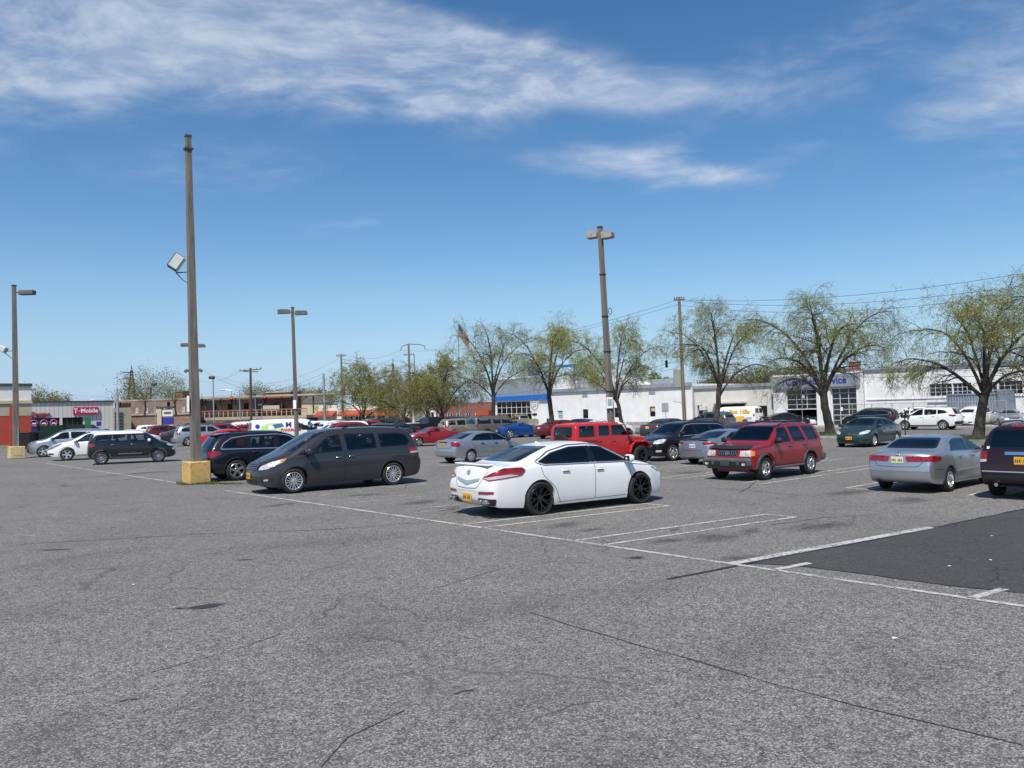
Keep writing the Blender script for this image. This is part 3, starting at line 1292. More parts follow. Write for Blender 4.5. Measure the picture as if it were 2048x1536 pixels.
TL = dict(W=.94, wb=2.775, R=.34, rim=.265, Ra=.385, rims='split10', rim_mat='black_rim', tw=.25, wheel_in=-.005,
  top=[(-2.56, .55), (-2.555, .66), (-2.50, .86), (-2.45, 1.02), (-2.36, 1.055), (-1.92, 1.06), (-.95, 1.375, .3), (-.25, 1.44, .4), (.35, 1.41, .25), (1.30, 1.0, .15), (1.75, .925, .3), (2.2, .80, .15), (2.33, .66), (2.36, .5)],
  bot=[(-2.56, .55), (-2.53, .34), (-2.4, .23), (-1.8, .185), (1.8, .165), (2.2, .165), (2.33, .24), (2.36, .5)],
  belt=[(-2.56, .66), (-2.3, .965), (-1.2, .985), (0, .95), (1.2, .905), (1.9, .80), (2.36, .6)],
  plan=[(-2.56, .80), (-2.45, .89), (-2.1, .965), (-1.4, 1.005), (0, .975), (1.3, 1.0), (1.9, .935), (2.25, .82), (2.36, .70)],
  win=[[(-1.40, 1.075), (-1.25, 1.02), (.02, .99), (.05, 1.335), (-.42, 1.335), (-.98, 1.24)], [(.12, .988), (1.03, .965), (.95, 1.04), (.45, 1.305), (.13, 1.335)]],
  dlo_trim=[[(-1.47, 1.075), (-1.28, 1.0), (1.12, .945), (.95, 1.07), (.46, 1.335), (.05, 1.37), (-.44, 1.368), (-1.02, 1.27)]], trim_mat='alloy', trim_w=.02,
  shield=[(.70, 1.03), (.55, 1.385)], rearglass=[(.66, 1.085), (.53, 1.36)], cabin=(-1.75, 1.35), shelf=-1.55, seats=S5, seat='seat_grey',
  panels=[('tail_light', [(-2.42, .93, .985), (-2.5, .50, .80), (-2.45, .70, .745), (-1.9, .95, .83), (-1.8, .95, .93), (-1.9, .95, .99)], 150, 'tail_red', .012, True),
    ('light_lens', [(-2.5, .52, .80), (-2.46, .70, .765), (-1.95, .95, .84), (-2.2, .95, .87)], 150, 'tail_clear', .016, True, 'near'),
    ('reflector', [(-2.5, .40, .49), (-2.5, .82, .50), (-2.5, .82, .55), (-2.5, .42, .535)], 165, 'tail_red', .010, True, 'near', .01),
    pillar(.01, .13, .992, 1.332), ('exhaust_surround', [(-2.5, .36, .27), (-2.5, .80, .27), (-2.5, .84, .40), (-2.5, .38, .41)], 172, 'black_plastic', .010, True, 'near'),
    ('trunk_trim', [(-2.5, -.42, .795), (-2.5, 0, .735), (-2.5, .42, .795), (-2.5, .40, .74), (-2.5, 0, .65), (-2.5, -.40, .74)], 180, 'trim_grey', .012, False, 'near', .01),
    ('headlight', [(2.2, .62, .66), (2.1, .9, .70), (1.85, .93, .80), (2.1, .75, .78)], 35, 'lamp_clear', .012, True),
    ('grille', [(2.3, -.45, .74), (2.3, .45, .74), (2.3, .30, .50), (2.3, -.30, .50)], 0, 'alloy', .01, False)],
  seams=[[(1.08, .24), (1.10, .60), (1.06, .93)], [(.08, .23), (.09, .98)], [(-.86, .23), (-1.0, .55), (-1.30, .80), (-1.36, 1.02)], [(-.92, .23), (1.06, .235)], [(1.12, .90), (2.05, .80)]],
  rear_seams=[[(-.68, 1.03), (-.52, .80), (-.36, .60), (0, .585)]],
  handles=[(.22, .84), (-.72, .865)], mirror=[(.98, .99, 1.0)],
  extra=[plate_parts('rear', 'plate_gold', 0, .40), blade('spoiler', (-2.37, 0, 1.058), (.17, 1.24, .036), 'PAINT', .015, -2),
    emblem(0, .90, 180, 'alloy', .06), antenna(-.72), exhaust(-2.58, (.5, .66, -.5, -.66), .34, .045)])

MINIVAN = dict(W=.99, wb=3.03, R=.345, rim=.245, Ra=.40, rims='multi', rim_mat='alloy_bright', tw=.24, glass='glass_tint', tum=.36, crown=.03, kf=.24,
   top=[(-2.56, .58), (-2.55, .78), (-2.50, 1.10), (-2.24, 1.62, .15), (-2.05, 1.72, .15), (-1.0, 1.775, .5), (.2, 1.75, .4), (.62, 1.68, .2), (1.62, 1.14, .18), (2.0, 1.0, .2), (2.33, .84, .12), (2.44, .68), (2.46, .5)],
   bot=[(-2.56, .58), (-2.53, .36), (-2.35, .26), (-1.9, .22), (1.9, .19), (2.2, .19), (2.42, .26), (2.46, .5)],
   belt=[(-2.56, .7), (-2.4, 1.09), (-1.2, 1.11), (0, 1.055), (1.2, 1.0), (1.9, .90), (2.46, .62)],
   plan=[(-2.56, .86), (-2.4, .94), (-2.0, .99), (-1.4, 1.0), (0, 1.0), (1.3, 1.0), (1.9, .95), (2.25, .85), (2.46, .70)],
   win=[[(-2.12, 1.28), (-2.0, 1.17), (-1.12, 1.15), (-1.10, 1.56), (-1.75, 1.56), (-2.0, 1.50)], [(-1.0, 1.14), (-.08, 1.10), (-.04, 1.58), (-.98, 1.57)], [(.07, 1.10), (1.0, 1.06), (.95, 1.15), (.45, 1.53), (.10, 1.58)], [(1.08, 1.055), (1.40, 1.045), (1.05, 1.22)]],
   shield=[(.80, 1.15), (.64, 1.66)], rearglass=[(.70, 1.13), (.62, 1.58)], cabin=(-2.2, 1.55), seats=[(.45, (-.4, .4), .5), (-.55, (-.4, .4), .5), (-1.6, (0,), 1.3)],
   panels=[('tail_light', [(-2.45, .70, .95), (-2.1, .98, .93), (-2.05, .98, 1.09), (-2.4, .80, 1.13)], 135, 'tail_red', .012, True),
     ('light_lens', [(-2.45, .72, .95), (-2.12, .98, .93), (-2.11, .98, .98), (-2.43, .74, 1.0)], 135, 'tail_clear', .016, True, 'near'),
     ('headlight', [(2.36, .55, .66), (2.2, .80, .70), (1.85, .98, .88), (1.78, .98, .97), (2.1, .78, .88), (2.32, .58, .76)], 42, 'lamp_clear', .014, True),
     ('turn_signal', [(1.95, .95, .86), (1.82, .98, .90), (1.78, .98, .97), (1.95, .9, .93)], 42, 'amber', .018, True, 'near'),
     ('grille', [(2.4, -.50, .84), (2.4, .50, .84), (2.4, .42, .66), (2.4, -.42, .66)], 0, 'black_plastic', .010, False),
     ('lower_grille', [(2.4, -.50, .40), (2.4, .50, .40), (2.4, .44, .26), (2.4, -.44, .26)], 0, 'black_plastic', .008, False),
     ('fog_lamp', [(2.3, .62, .36), (2.1, .88, .38), (2.1, .88, .45), (2.3, .66, .44)], 35, 'black_plastic', .010, True, 'near'),
     ('fog_lamp', [(2.3, .74, .37), (2.22, .82, .38), (2.22, .82, .43), (2.3, .74, .42)], 35, 'lamp_clear', .018, True, 'near', .02)],
   seams=[[(1.13, .26), (1.16, .7), (1.12, 1.02)], [(.02, .25), (.02, 1.08)], [(-1.12, .98), (-1.09, 1.12)], [(-1.08, .26), (1.12, .255)], [(-1.08, .26), (-1.10, .40)], [(-2.15, .97), (.02, .955)], [(1.16, .97), (1.9, .93), (2.3, .86)]],
   strips=[('side_crease', [(-1.0, 0, .36), (1.0, 0, .34)], 90, .02, 'PAINT', True)],
   handles=[(.20, .93), (-.20, .945)], handle_mat='chrome', mirror=[(1.10, 1.10, 1.15)],
   extra=[plate_parts('front', 'plate_gold', 0, .50), bars('grille_bar', 0, .69, .82, 4, .44, 'alloy', .014), emblem(0, .885, 0, 'chrome', .055), roof_rails(-1.9, -.1, .55, 0, 'black_plastic')])

Q7 = dict(W=.98, wb=3.0, R=.375, rim=.255, Ra=.43, rims='5', tw=.26, tum=.46, glass='glass_tint',
  top=[(-2.55, .62), (-2.54, .82), (-2.48, 1.08), (-2.15, 1.55, .15), (-1.9, 1.69, .15), (-1.0, 1.735, .5), (.1, 1.71, .4), (.55, 1.64, .2), (1.45, 1.15, .15), (2.0, 1.06, .25), (2.36, .95, .1), (2.46, .74), (2.5, .55)],
  bot=[(-2.55, .62), (-2.52, .42), (-2.35, .30), (-1.9, .25), (1.9, .23), (2.3, .25), (2.46, .32), (2.5, .55)],
  belt=[(-2.55, .75), (-2.4, 1.05), (-1.2, 1.10), (0, 1.07), (1.3, 1.02), (2.0, .95), (2.5, .7)],
  plan=[(-2.55, .84), (-2.4, .92), (-2.0, .98), (-1.4, 1.0), (0, .99), (1.4, 1.0), (2.0, .95), (2.35, .84), (2.5, .72)],
  win=[[(-1.98, 1.17), (-1.1, 1.145), (-1.08, 1.53), (-1.60, 1.48), (-1.86, 1.32)], [(-1.0, 1.145), (-.10, 1.125), (-.06, 1.565), (-.98, 1.54)], [(.02, 1.125), (1.10, 1.095), (.98, 1.19), (.45, 1.51), (.05, 1.565)]],
  dlo_trim=[[(-2.05, 1.14), (1.20, 1.07), (.98, 1.23), (.46, 1.545), (.03, 1.60), (-1.0, 1.585), (-1.62, 1.52), (-1.92, 1.34)]], trim_mat='alloy_bright',
  shield=[(.78, 1.17), (.62, 1.63)], rearglass=[(.68, 1.14), (.58, 1.56)], cabin=(-2.2, 1.45), seats=[(.4, (-.38, .38), .5), (-.6, (0,), 1.3), (-1.5, (0,), 1.2)],
  panels=[('tail_light', [(-2.5, .42, 1.0), (-2.5, .42, .86), (-2.3, .92, .86), (-2.1, .98, .98), (-2.2, .95, 1.08), (-2.45, .6, 1.06)], 150, 'tail_red', .012, True),
    ('reflector', [(-2.5, .50, .50), (-2.4, .88, .50), (-2.4, .88, .55), (-2.5, .50, .55)], 165, 'tail_red', .010, True, 'near', .01),
    pillar(-.08, .04, 1.13, 1.55), pillar(-1.09, -.99, 1.15, 1.52), ('bumper_trim', [(-2.5, -.85, .62), (-2.5, .85, .62), (-2.5, .85, .66), (-2.5, -.85, .66)], 180, 'grey_plastic', .012, False, 'near', .01),
    ('headlight', [(2.4, .55, .78), (2.1, .9, .84), (2.0, .96, .96), (2.3, .6, .92)], 35, 'lamp_clear', .012, True),
    ('grille', [(2.4, -.38, .95), (2.4, .38, .95), (2.4, .28, .45), (2.4, -.28, .45)], 0, 'black_plastic', .01, False)],
  seams=[[(1.12, .34), (1.14, .7), (1.12, 1.05)], [(-.02, .33), (-.02, 1.10)], [(-.98, .34), (-1.05, .60), (-1.06, 1.12)]],
  handles=[(.18, .97), (-.85, .99)], mirror=[(1.02, 1.14, 1.1)],
  extra=[plate_parts('rear', 'plate_white', 0, .88), emblem(0, 1.04, 180, 'chrome', .06), flare(.045, .010, 'black_plastic'), roof_rails(-1.8, .3, .56, 0, 'black_plastic', h=.04), blade('spoiler', (-1.98, 0, 1.645), (.30, 1.10, .04), 'PAINT', .015, -10), exhaust(-2.52, (.6, -.6), .40, .05)])

FOCUS = dict(W=.85, wb=2.615, R=.31, rim=.20, Ra=.355, rims='hubcap', rim_mat='alloy_bright', tw=.20, tum=.50, glass='glass_light', kr=.12,
   top=[(-2.33, .56), (-2.32, .68), (-2.29, .95), (-2.24, 1.06), (-2.12, 1.085), (-1.80, 1.09), (-.95, 1.385, .25), (-.2, 1.445, .4), (.35, 1.41, .2), (1.22, 1.02, .12), (1.7, .93, .25), (2.02, .80, .12), (2.12, .64), (2.14, .5)],
   bot=[(-2.33, .56), (-2.30, .36), (-2.15, .27), (-1.7, .22), (1.7, .20), (2.0, .21), (2.11, .28), (2.14, .5)],
   belt=[(-2.33, .68), (-2.2, .985), (-1.2, .985), (0, .95), (1.2, .91), (1.8, .80), (2.14, .6)],
   plan=[(-2.33, .84), (-2.22, .91), (-1.9, .97), (-1.3, 1.0), (0, .99), (1.2, 1.0), (1.7, .94), (2.0, .84), (2.14, .70)],
   win=[[(-1.28, 1.03), (.0, 1.0), (.03, 1.335), (-.45, 1.335), (-.88, 1.27)], [(.12, 1.0), (1.0, .975), (.9, 1.05), (.42, 1.30), (.13, 1.335)]],
   shield=[(.66, 1.05), (.54, 1.385)], rearglass=[(.60, 1.11), (.51, 1.37)], cabin=(-1.7, 1.25), shelf=-1.5, seats=S5, seat='seat_grey',
   panels=[('tail_light', [(-2.3, .50, 1.0), (-2.3, .58, .80), (-2.2, .82, .78), (-2.0, .84, .84), (-2.1, .82, .97)], 160, 'tail_red', .012, True),
     pillar(.02, .13, 1.005, 1.33), ('trunk_recess', [(-2.3, -.30, 1.0), (-2.3, .30, 1.0), (-2.3, .26, .94), (-2.3, -.26, .94)], 180, 'black_plastic', .006, False, 'near'),
     ('headlight', [(2.1, .50, .66), (1.95, .80, .70), (1.75, .84, .82), (2.0, .6, .80)], 35, 'lamp_clear', .012, True),
     ('grille', [(2.1, -.35, .72), (2.1, .35, .72), (2.1, .32, .64), (2.1, -.32, .64)], 0, 'black_plastic', .01, False)],
   seams=[[(1.05, .28), (1.05, .93)], [(.07, .27), (.07, .98)], [(-.80, .28), (-.95, .55), (-1.22, .85), (-1.30, 1.0)], [(-.85, .275), (1.05, .27)]],
   rear_seams=[[(-.62, 1.05), (-.50, .72), (0, .70)]],
   handles=[(.24, .86), (-.62, .875)], handle_mat='black_plastic', mirror=[(.95, 1.0, .95)], mirror_mat='black_plastic',
   extra=[plate_parts('rear', 'plate_gold', 0, .865), side_band(-.8, 1.0, .50, .55, 'PAINT', .014)])

JEEP = dict(W=.86, wb=3.008, R=.415, rim=.225, Ra=.47, rims='5', rim_mat='black_rim', tw=.29, tum=.10, glass='glass_light', crown=.015, n=(7, 9), kf=.05, kr=.03, rt=.05, wheel_in=-.09, border=.03,
   low=[(0, .985), (.3, 1.0), (.7, 1.0), (1, .985)],
   top=[(-2.06, .66), (-2.055, .8), (-2.04, 1.20), (-1.96, 1.78, .08), (-1.85, 1.83, .08), (-.6, 1.86, .3), (.30, 1.84, .1), (.62, 1.78, .06), (.96, 1.30, .05), (1.05, 1.27, .05), (1.9, 1.21, .15), (2.0, 1.14, .06), (2.02, .8), (2.03, .66)],
   bot=[(-2.06, .66), (-2.03, .52), (-1.8, .47), (1.7, .47), (1.95, .5), (2.03, .66)],
   belt=[(-2.06, .8), (-2.0, 1.24), (-1, 1.245), (.9, 1.245), (1.2, 1.17), (1.95, 1.10), (2.03, .9)],
   plan=[(-2.06, .95), (-1.9, .99), (-1, 1.0), (.6, 1.0), (1.0, .97), (1.5, .82), (2.03, .76)],
   win=[[(-1.85, 1.29), (-1.02, 1.29), (-1.02, 1.74), (-1.78, 1.74)], [(-.80, 1.31), (-.20, 1.31), (-.20, 1.73), (-.78, 1.73)], [(-.08, 1.31), (.78, 1.31), (.76, 1.40), (.55, 1.72), (-.08, 1.73)]],
   shield=[(.68, 1.34), (.62, 1.74)], rearglass=[(.60, 1.30), (.56, 1.72)], cabin=(-1.9, .9), seats=[(.2, (-.36, .36), .48), (-.75, (0,), 1.2)],
   panels=[('tail_light', [(-2.0, .74, .95), (-2.0, .86, .95), (-2.0, .86, 1.15), (-2.0, .74, 1.15)], 180, 'tail_red', .05, True),
     ('grille', [(2.0, -.42, 1.08), (2.0, .42, 1.08), (2.0, .42, .80), (2.0, -.42, .80)], 0, 'black_plastic', .008, False),
     ('headlight', [(2.0, .44, .85), (2.0, .58, .85), (2.0, .58, 1.05), (2.0, .44, 1.05)], 0, 'lamp_clear', .015, True)],
   seams=[[(.82, .56), (.86, 1.22)], [(-.13, .56), (-.13, 1.72)], [(-.80, .62), (-.90, .9), (-.92, 1.25)], [(-.80, .55), (.83, .55)], [(-.95, 1.26), (-.92, 1.8)]],
   strips=[('door_crease', [(-.95, 0, 1.20), (.85, 0, 1.20)], 90, .015, 'PAINT', True)],
   handles=[(.02, 1.10), (-.75, 1.10)], mirror=[(.80, 1.36, 1.1)], mirror_mat='black_plastic', extra=[])


def _jeep_extra(body, sp):
 res = []
 for ax, x0, x1 in ((-1.504, -2.02, -.90), (1.504, .86, 2.02)):
  for s_ in (1, -1):
   m = MB()
   R, Ra = sp['R'], .50
   pts = [(x0, .62), (x0 + .14, .96), (x0 + .27, 1.06), (ax + .24, 1.06), (x1 - .10, .99), (x1, .80)] if ax > 0 else [(x0, .80), (x0 + .12, 1.0), (x0 + .3, 1.06), (ax + .22, 1.06), (x1 - .16, .96), (x1, .62)]
   pts = round_line(pts, .12, 3)
   yi, yo = (.64 if ax > 0 else .84), .955
   vs, fs = [], []
   for (x, z) in pts:
    for (y, dz) in ((yi, 0), (yo - .03, 0), (yo, -.035), (yo, -.075), (yi, -.05)):
     vs.append((x, s_ * y, z + dz))
   n = len(pts)
   for i in range(n - 1):
    for k in range(5):
     a, b = i * 5 + k, i * 5 + (k + 1) % 5
     f = (a, a + 5, b + 5, b)
     fs.append(f if s_ > 0 else tuple(reversed(f)))
   fs += [tuple(range(5)), tuple(reversed(range((n - 1) * 5, n * 5)))]
   m.add(vs, fs)
   res.append(('fender', m, ['PAINT'], 40, None))
 m = MB()
 m.rbox((2.16, 0, .66), (.22, 1.55, .20), .04)
 res.append(('front_bumper', m, ['black_plastic'], None, None))
 m = MB()
 m.rbox((-2.13, 0, .66), (.18, 1.55, .20), .04)
 res.append(('rear_bumper', m, ['black_plastic'], None, None))
 m = MB()
 m.tube([(-2.05, -.1, 1.05), (-2.27, -.1, 1.05)], [.37, .37], 28)
 m.tube([(-2.275, -.1, 1.05), (-2.28, -.1, 1.05)], [.21, .19], 20)
 res.append(('spare_wheel', m, ['tyre'], 40, None))
 for s_ in (1, -1):
  m = MB()
  m.rbox((0, s_ * .86, .44), (1.75, .10, .10), .03)
  res.append(('side_step', m, ['black_plastic'], None, None))
 m = MB()
 for k in range(4):
  m.rbox((-1.5 + k * .62, 0, 1.868), (.05, 1.2, .02), .008)
 res.append(('roof_rib', m, ['PAINT'], None, None))
 m = MB()
 m.rbox((1.35, .30, 1.245), (.45, .2, .03), .012)
 m.rbox((1.35, -.30, 1.245), (.45, .2, .03), .012)
 res.append(('hood_vent', m, ['PAINT'], None, None))
 m = MB()
 m.rbox((1.28, -.845, 1.08), (.26, .01, .05), .004)
 return res


JEEP['extra'] = [('any', _jeep_extra)]

TRAV = dict(W=.99, wb=3.02, R=.375, rim=.255, Ra=.42, rims='5', rim_mat='alloy_bright', tw=.25, tum=.42, glass='glass_tint', kf=.2,
   top=[(-2.55, .62), (-2.54, .82), (-2.48, 1.12), (-2.22, 1.62, .15), (-2.0, 1.74, .15), (-1.0, 1.775, .5), (.1, 1.75, .4), (.55, 1.68, .2), (1.42, 1.17, .15), (1.95, 1.08, .25), (2.34, .97, .1), (2.45, .78), (2.48, .55)],
   bot=[(-2.55, .62), (-2.52, .42), (-2.35, .30), (-1.9, .25), (1.9, .22), (2.3, .22), (2.45, .3), (2.48, .55)],
   belt=[(-2.55, .75), (-2.4, 1.12), (-1.2, 1.14), (0, 1.10), (1.3, 1.04), (2.0, .96), (2.48, .72)],
   plan=[(-2.55, .86), (-2.4, .94), (-2.0, .99), (-1.4, 1.0), (0, .99), (1.4, 1.0), (2.0, .95), (2.3, .86), (2.48, .74)],
   win=[[(-2.05, 1.28), (-1.98, 1.21), (-1.12, 1.19), (-1.10, 1.57), (-1.65, 1.55), (-1.95, 1.45)], [(-1.02, 1.185), (-.12, 1.16), (-.08, 1.60), (-1.0, 1.58)], [(.0, 1.16), (1.08, 1.12), (.96, 1.21), (.45, 1.55), (.03, 1.60)]],
   dlo_trim=[[(-2.12, 1.28), (-2.02, 1.18), (1.16, 1.095), (.98, 1.25), (.46, 1.585), (.02, 1.635), (-1.02, 1.615), (-1.68, 1.59), (-2.0, 1.48)]], trim_mat='alloy_bright',
   shield=[(.80, 1.19), (.64, 1.67)], rearglass=[(.70, 1.18), (.60, 1.60)], cabin=(-2.2, 1.42), seats=[(.4, (-.38, .38), .5), (-.6, (0,), 1.3), (-1.5, (0,), 1.2)],
   panels=[('tail_light', [(-2.45, .70, .95), (-2.2, .97, .95), (-2.15, .97, 1.14), (-2.4, .75, 1.14)], 140, 'tail_red', .012, True),
     ('headlight', [(2.38, .56, .78), (2.1, .9, .82), (1.95, .96, .98), (2.1, .85, 1.0), (2.33, .6, .92)], 35, 'lamp_clear', .014, True),
     ('grille', [(2.4, -.56, .97), (2.4, .56, .97), (2.4, .50, .62), (2.4, -.50, .62)], 0, 'black_plastic', .01, False),
     ('lower_grille', [(2.4, -.62, .50), (2.4, .62, .50), (2.4, .55, .30), (2.4, -.55, .30)], 0, 'black_plastic', .008, False),
     ('fog_lamp', [(2.3, .66, .42), (2.15, .86, .43), (2.15, .86, .52), (2.3, .68, .52)], 32, 'lamp_clear', .014, True, 'near')],
   seams=[[(1.12, .34), (1.14, .7), (1.12, 1.07)], [(-.04, .33), (-.04, 1.13)], [(-1.0, .34), (-1.08, .60), (-1.08, 1.15)]],
   handles=[(.18, 1.0), (-.85, 1.02)], mirror=[(1.0, 1.18, 1.1)],
   extra=[bars('grille_bar', 0, .71, .88, 2, .54, 'chrome', .03), bars('grille_rim', 0, .965, .965, 1, .55, 'chrome', .02), emblem(0, .80, 0, 'decal_gold', .07), roof_rails(-1.8, .2, .58, 0, 'black_plastic', h=.04)])

COUPE = dict(W=.925, wb=2.74, R=.335, rim=.225, Ra=.375, rims='5', tw=.22, tum=.55, glass='glass_tint',
   top=[(-2.44, .56), (-2.43, .70), (-2.38, .95), (-2.30, 1.04), (-2.1, 1.06), (-1.85, 1.06), (-.75, 1.375, .35), (-.15, 1.43, .4), (.30, 1.40, .2), (1.25, 1.0, .12), (1.75, .92, .25), (2.16, .80, .12), (2.3, .64), (2.33, .5)],
   bot=[(-2.44, .56), (-2.41, .36), (-2.25, .26), (-1.8, .21), (1.8, .19), (2.15, .19), (2.3, .26), (2.33, .5)],
   belt=[(-2.44, .68), (-2.3, .97), (-1.2, 1.0), (0, .95), (1.2, .90), (1.9, .80), (2.33, .6)],
   plan=[(-2.44, .82), (-2.32, .90), (-2.0, .97), (-1.4, 1.0), (0, .98), (1.3, 1.0), (1.8, .94), (2.2, .82), (2.33, .70)],
   win=[[(-1.30, 1.10), (-1.0, 1.03), (-.28, 1.0), (-.2, 1.33), (-.72, 1.29)], [(-.18, .995), (1.02, .965), (.92, 1.05), (.40, 1.30), (-.10, 1.335)]],
   shield=[(.70, 1.03), (.55, 1.37)], rearglass=[(.66, 1.085), (.53, 1.35)], cabin=(-1.7, 1.3), shelf=-1.5, seats=S5,
   panels=[('tail_light', [(-2.4, .46, .93), (-2.38, .60, .80), (-2.1, .92, .82), (-1.95, .93, .90), (-2.2, .86, .95)], 155, 'tail_red', .012, True),
     ('light_lens', [(-2.4, .55, .82), (-2.38, .62, .80), (-2.12, .92, .82), (-2.2, .86, .86)], 155, 'tail_clear', .016, True, 'near'),
     ('headlight', [(2.2, .58, .66), (2.05, .88, .70), (1.82, .92, .80), (2.1, .7, .78)], 35, 'lamp_clear', .012, True),
     ('grille', [(2.3, -.42, .74), (2.3, .42, .74), (2.3, .36, .60), (2.3, -.36, .60)], 0, 'black_plastic', .01, False)],
   seams=[[(1.05, .28), (1.06, .92)], [(-.30, .27), (-.34, .7), (-.26, 1.0)], [(-.32, .265), (1.05, .26)]],
   rear_seams=[[(-.66, 1.03), (-.50, .62), (0, .60)]],
   handles=[(-.12, .86)], mirror=[(.96, .99, 1.0)],
   extra=[plate_parts('rear', 'plate_white', 0, .79), blade('spoiler', (-2.26, 0, 1.085), (.20, 1.32, .03), 'black_plastic', .012, -3), emblem(0, .92, 180, 'chrome', .045), exhaust(-2.43, (-.6,), .30, .045)])

PATH = dict(W=.90, wb=2.70, R=.37, rim=.225, Ra=.41, rims='6', tw=.25, tum=.33, glass='glass_tint', n=(4.5, 8), kf=.10, kr=.06, rt=.07,
   top=[(-2.36, .62), (-2.35, .80), (-2.30, 1.10), (-2.12, 1.62, .10), (-2.0, 1.70, .10), (-.9, 1.735, .5), (.0, 1.72, .2), (.38, 1.66, .10), (1.02, 1.19, .08), (1.15, 1.145, .08), (1.95, 1.06, .2), (2.07, .98, .06), (2.12, .74), (2.15, .55)],
   bot=[(-2.36, .62), (-2.34, .44), (-2.2, .38), (-1.7, .34), (1.7, .34), (2.0, .36), (2.13, .42), (2.15, .55)],
   belt=[(-2.36, .75), (-2.25, 1.08), (-1.2, 1.09), (0, 1.06), (1.05, 1.06), (1.9, .98), (2.15, .75)],
   plan=[(-2.36, .90), (-2.2, .96), (-1.8, .99), (-1.2, 1.0), (0, .98), (1.3, 1.0), (1.9, .96), (2.15, .86)],
   win=[[(-1.98, 1.14), (-1.30, 1.13), (-1.10, 1.60), (-1.84, 1.60)], [(-1.12, 1.13), (-.38, 1.12), (-.30, 1.61), (-.93, 1.61)], [(-.22, 1.12), (.72, 1.11), (.66, 1.2), (.32, 1.58), (-.16, 1.61)]],
   shield=[(.74, 1.20), (.62, 1.65)], rearglass=[(.66, 1.14), (.60, 1.60)], cabin=(-2.1, 1.0), seats=[(.15, (-.36, .36), .48), (-.8, (0,), 1.25)],
   panels=[('tail_light', [(-2.3, .66, .82), (-2.15, .89, .80), (-2.1, .89, 1.06), (-2.28, .70, 1.06)], 145, 'tail_red', .012, True),
     ('headlight', [(2.1, .44, .76), (2.1, .80, .76), (2.1, .80, .93), (2.1, .46, .93)], 8, 'lamp_clear', .016, True, '', .02),
     ('turn_signal', [(2.05, .78, .77), (1.95, .89, .77), (1.95, .89, .92), (2.05, .80, .92)], 40, 'amber', .016, True, '', .02),
     ('grille', [(2.1, -.38, .95), (2.1, .38, .95), (2.1, .34, .77), (2.1, -.34, .77)], 0, 'black_plastic', .010, False)],
   seams=[[(.80, .42), (.82, .75), (.80, 1.08)], [(-.29, .41), (-.30, 1.10)], [(-.92, .44), (-1.02, .7), (-1.22, 1.10)], [(.86, 1.06), (1.95, .97)]],
   handles=[(-.12, .98), (-1.0, .99)], mirror=[(.74, 1.17, 1.05)], mirror_mat='black_plastic', extra=[])


def _path_extra(body, sp):
 res = []
 m = MB()
 m.rbox((2.13, 0, .58), (.22, 1.72, .26), .06)
 m.rbox((2.02, 0, .43), (.30, 1.5, .12), .04)
 res.append(('front_bumper', m, ['grey_plastic'], 35, None))
 m = MB()
 m.rbox((2.246, 0, .55), (.02, .80, .12), .006)
 for s_ in (1, -1):
  m.rbox((2.243, s_ * .62, .545), (.02, .24, .13), .006)
 res.append(('bumper_opening', m, ['under'], None, None))
 for s_ in (1, -1):
  m = MB()
  m.rbox((2.256, s_ * .66, .53), (.012, .12, .07), .004)
  res.append(('fog_lamp', m, ['lamp_clear'], None, None))
 m = MB()
 m.rbox((2.262, .0, .555), (.012, .31, .15), .004)
 res.append(('license_plate', m, ['plate_dark'], None, None))
 m = MB()
 m.rbox((-2.32, 0, .56), (.24, 1.74, .26), .06)
 res.append(('rear_bumper', m, ['grey_plastic'], 35, None))
 m = MB()
 body.strip(m, [(-.72, 1.01), (.72, 1.01)], 0, .08, .045)
 res.append(('bug_deflector', m, ['black_plastic'], 40, None))
 for k in range(9):
  m = MB()
  y = -.32 + k * .075
  body.strip(m, [(y, .93), (y + .06, .79)], 0, .012, .014)
  res.append(('grille_bar', m, ['alloy'], 40, None))
 for s_ in (1, -1):
  m = MB()
  m.rbox((0, s_ * .88, .36), (1.75, .12, .07), .025)
  res.append(('side_step', m, ['grey_plastic'], None, None))
 return res


PATH['extra'] = [('near', _path_extra), flare(.075, .035), emblem(0, .86, 0, 'chrome', .06), roof_rails(-1.8, .1, .58, 0, 'black_plastic', (-1.55, -.75), .07)]

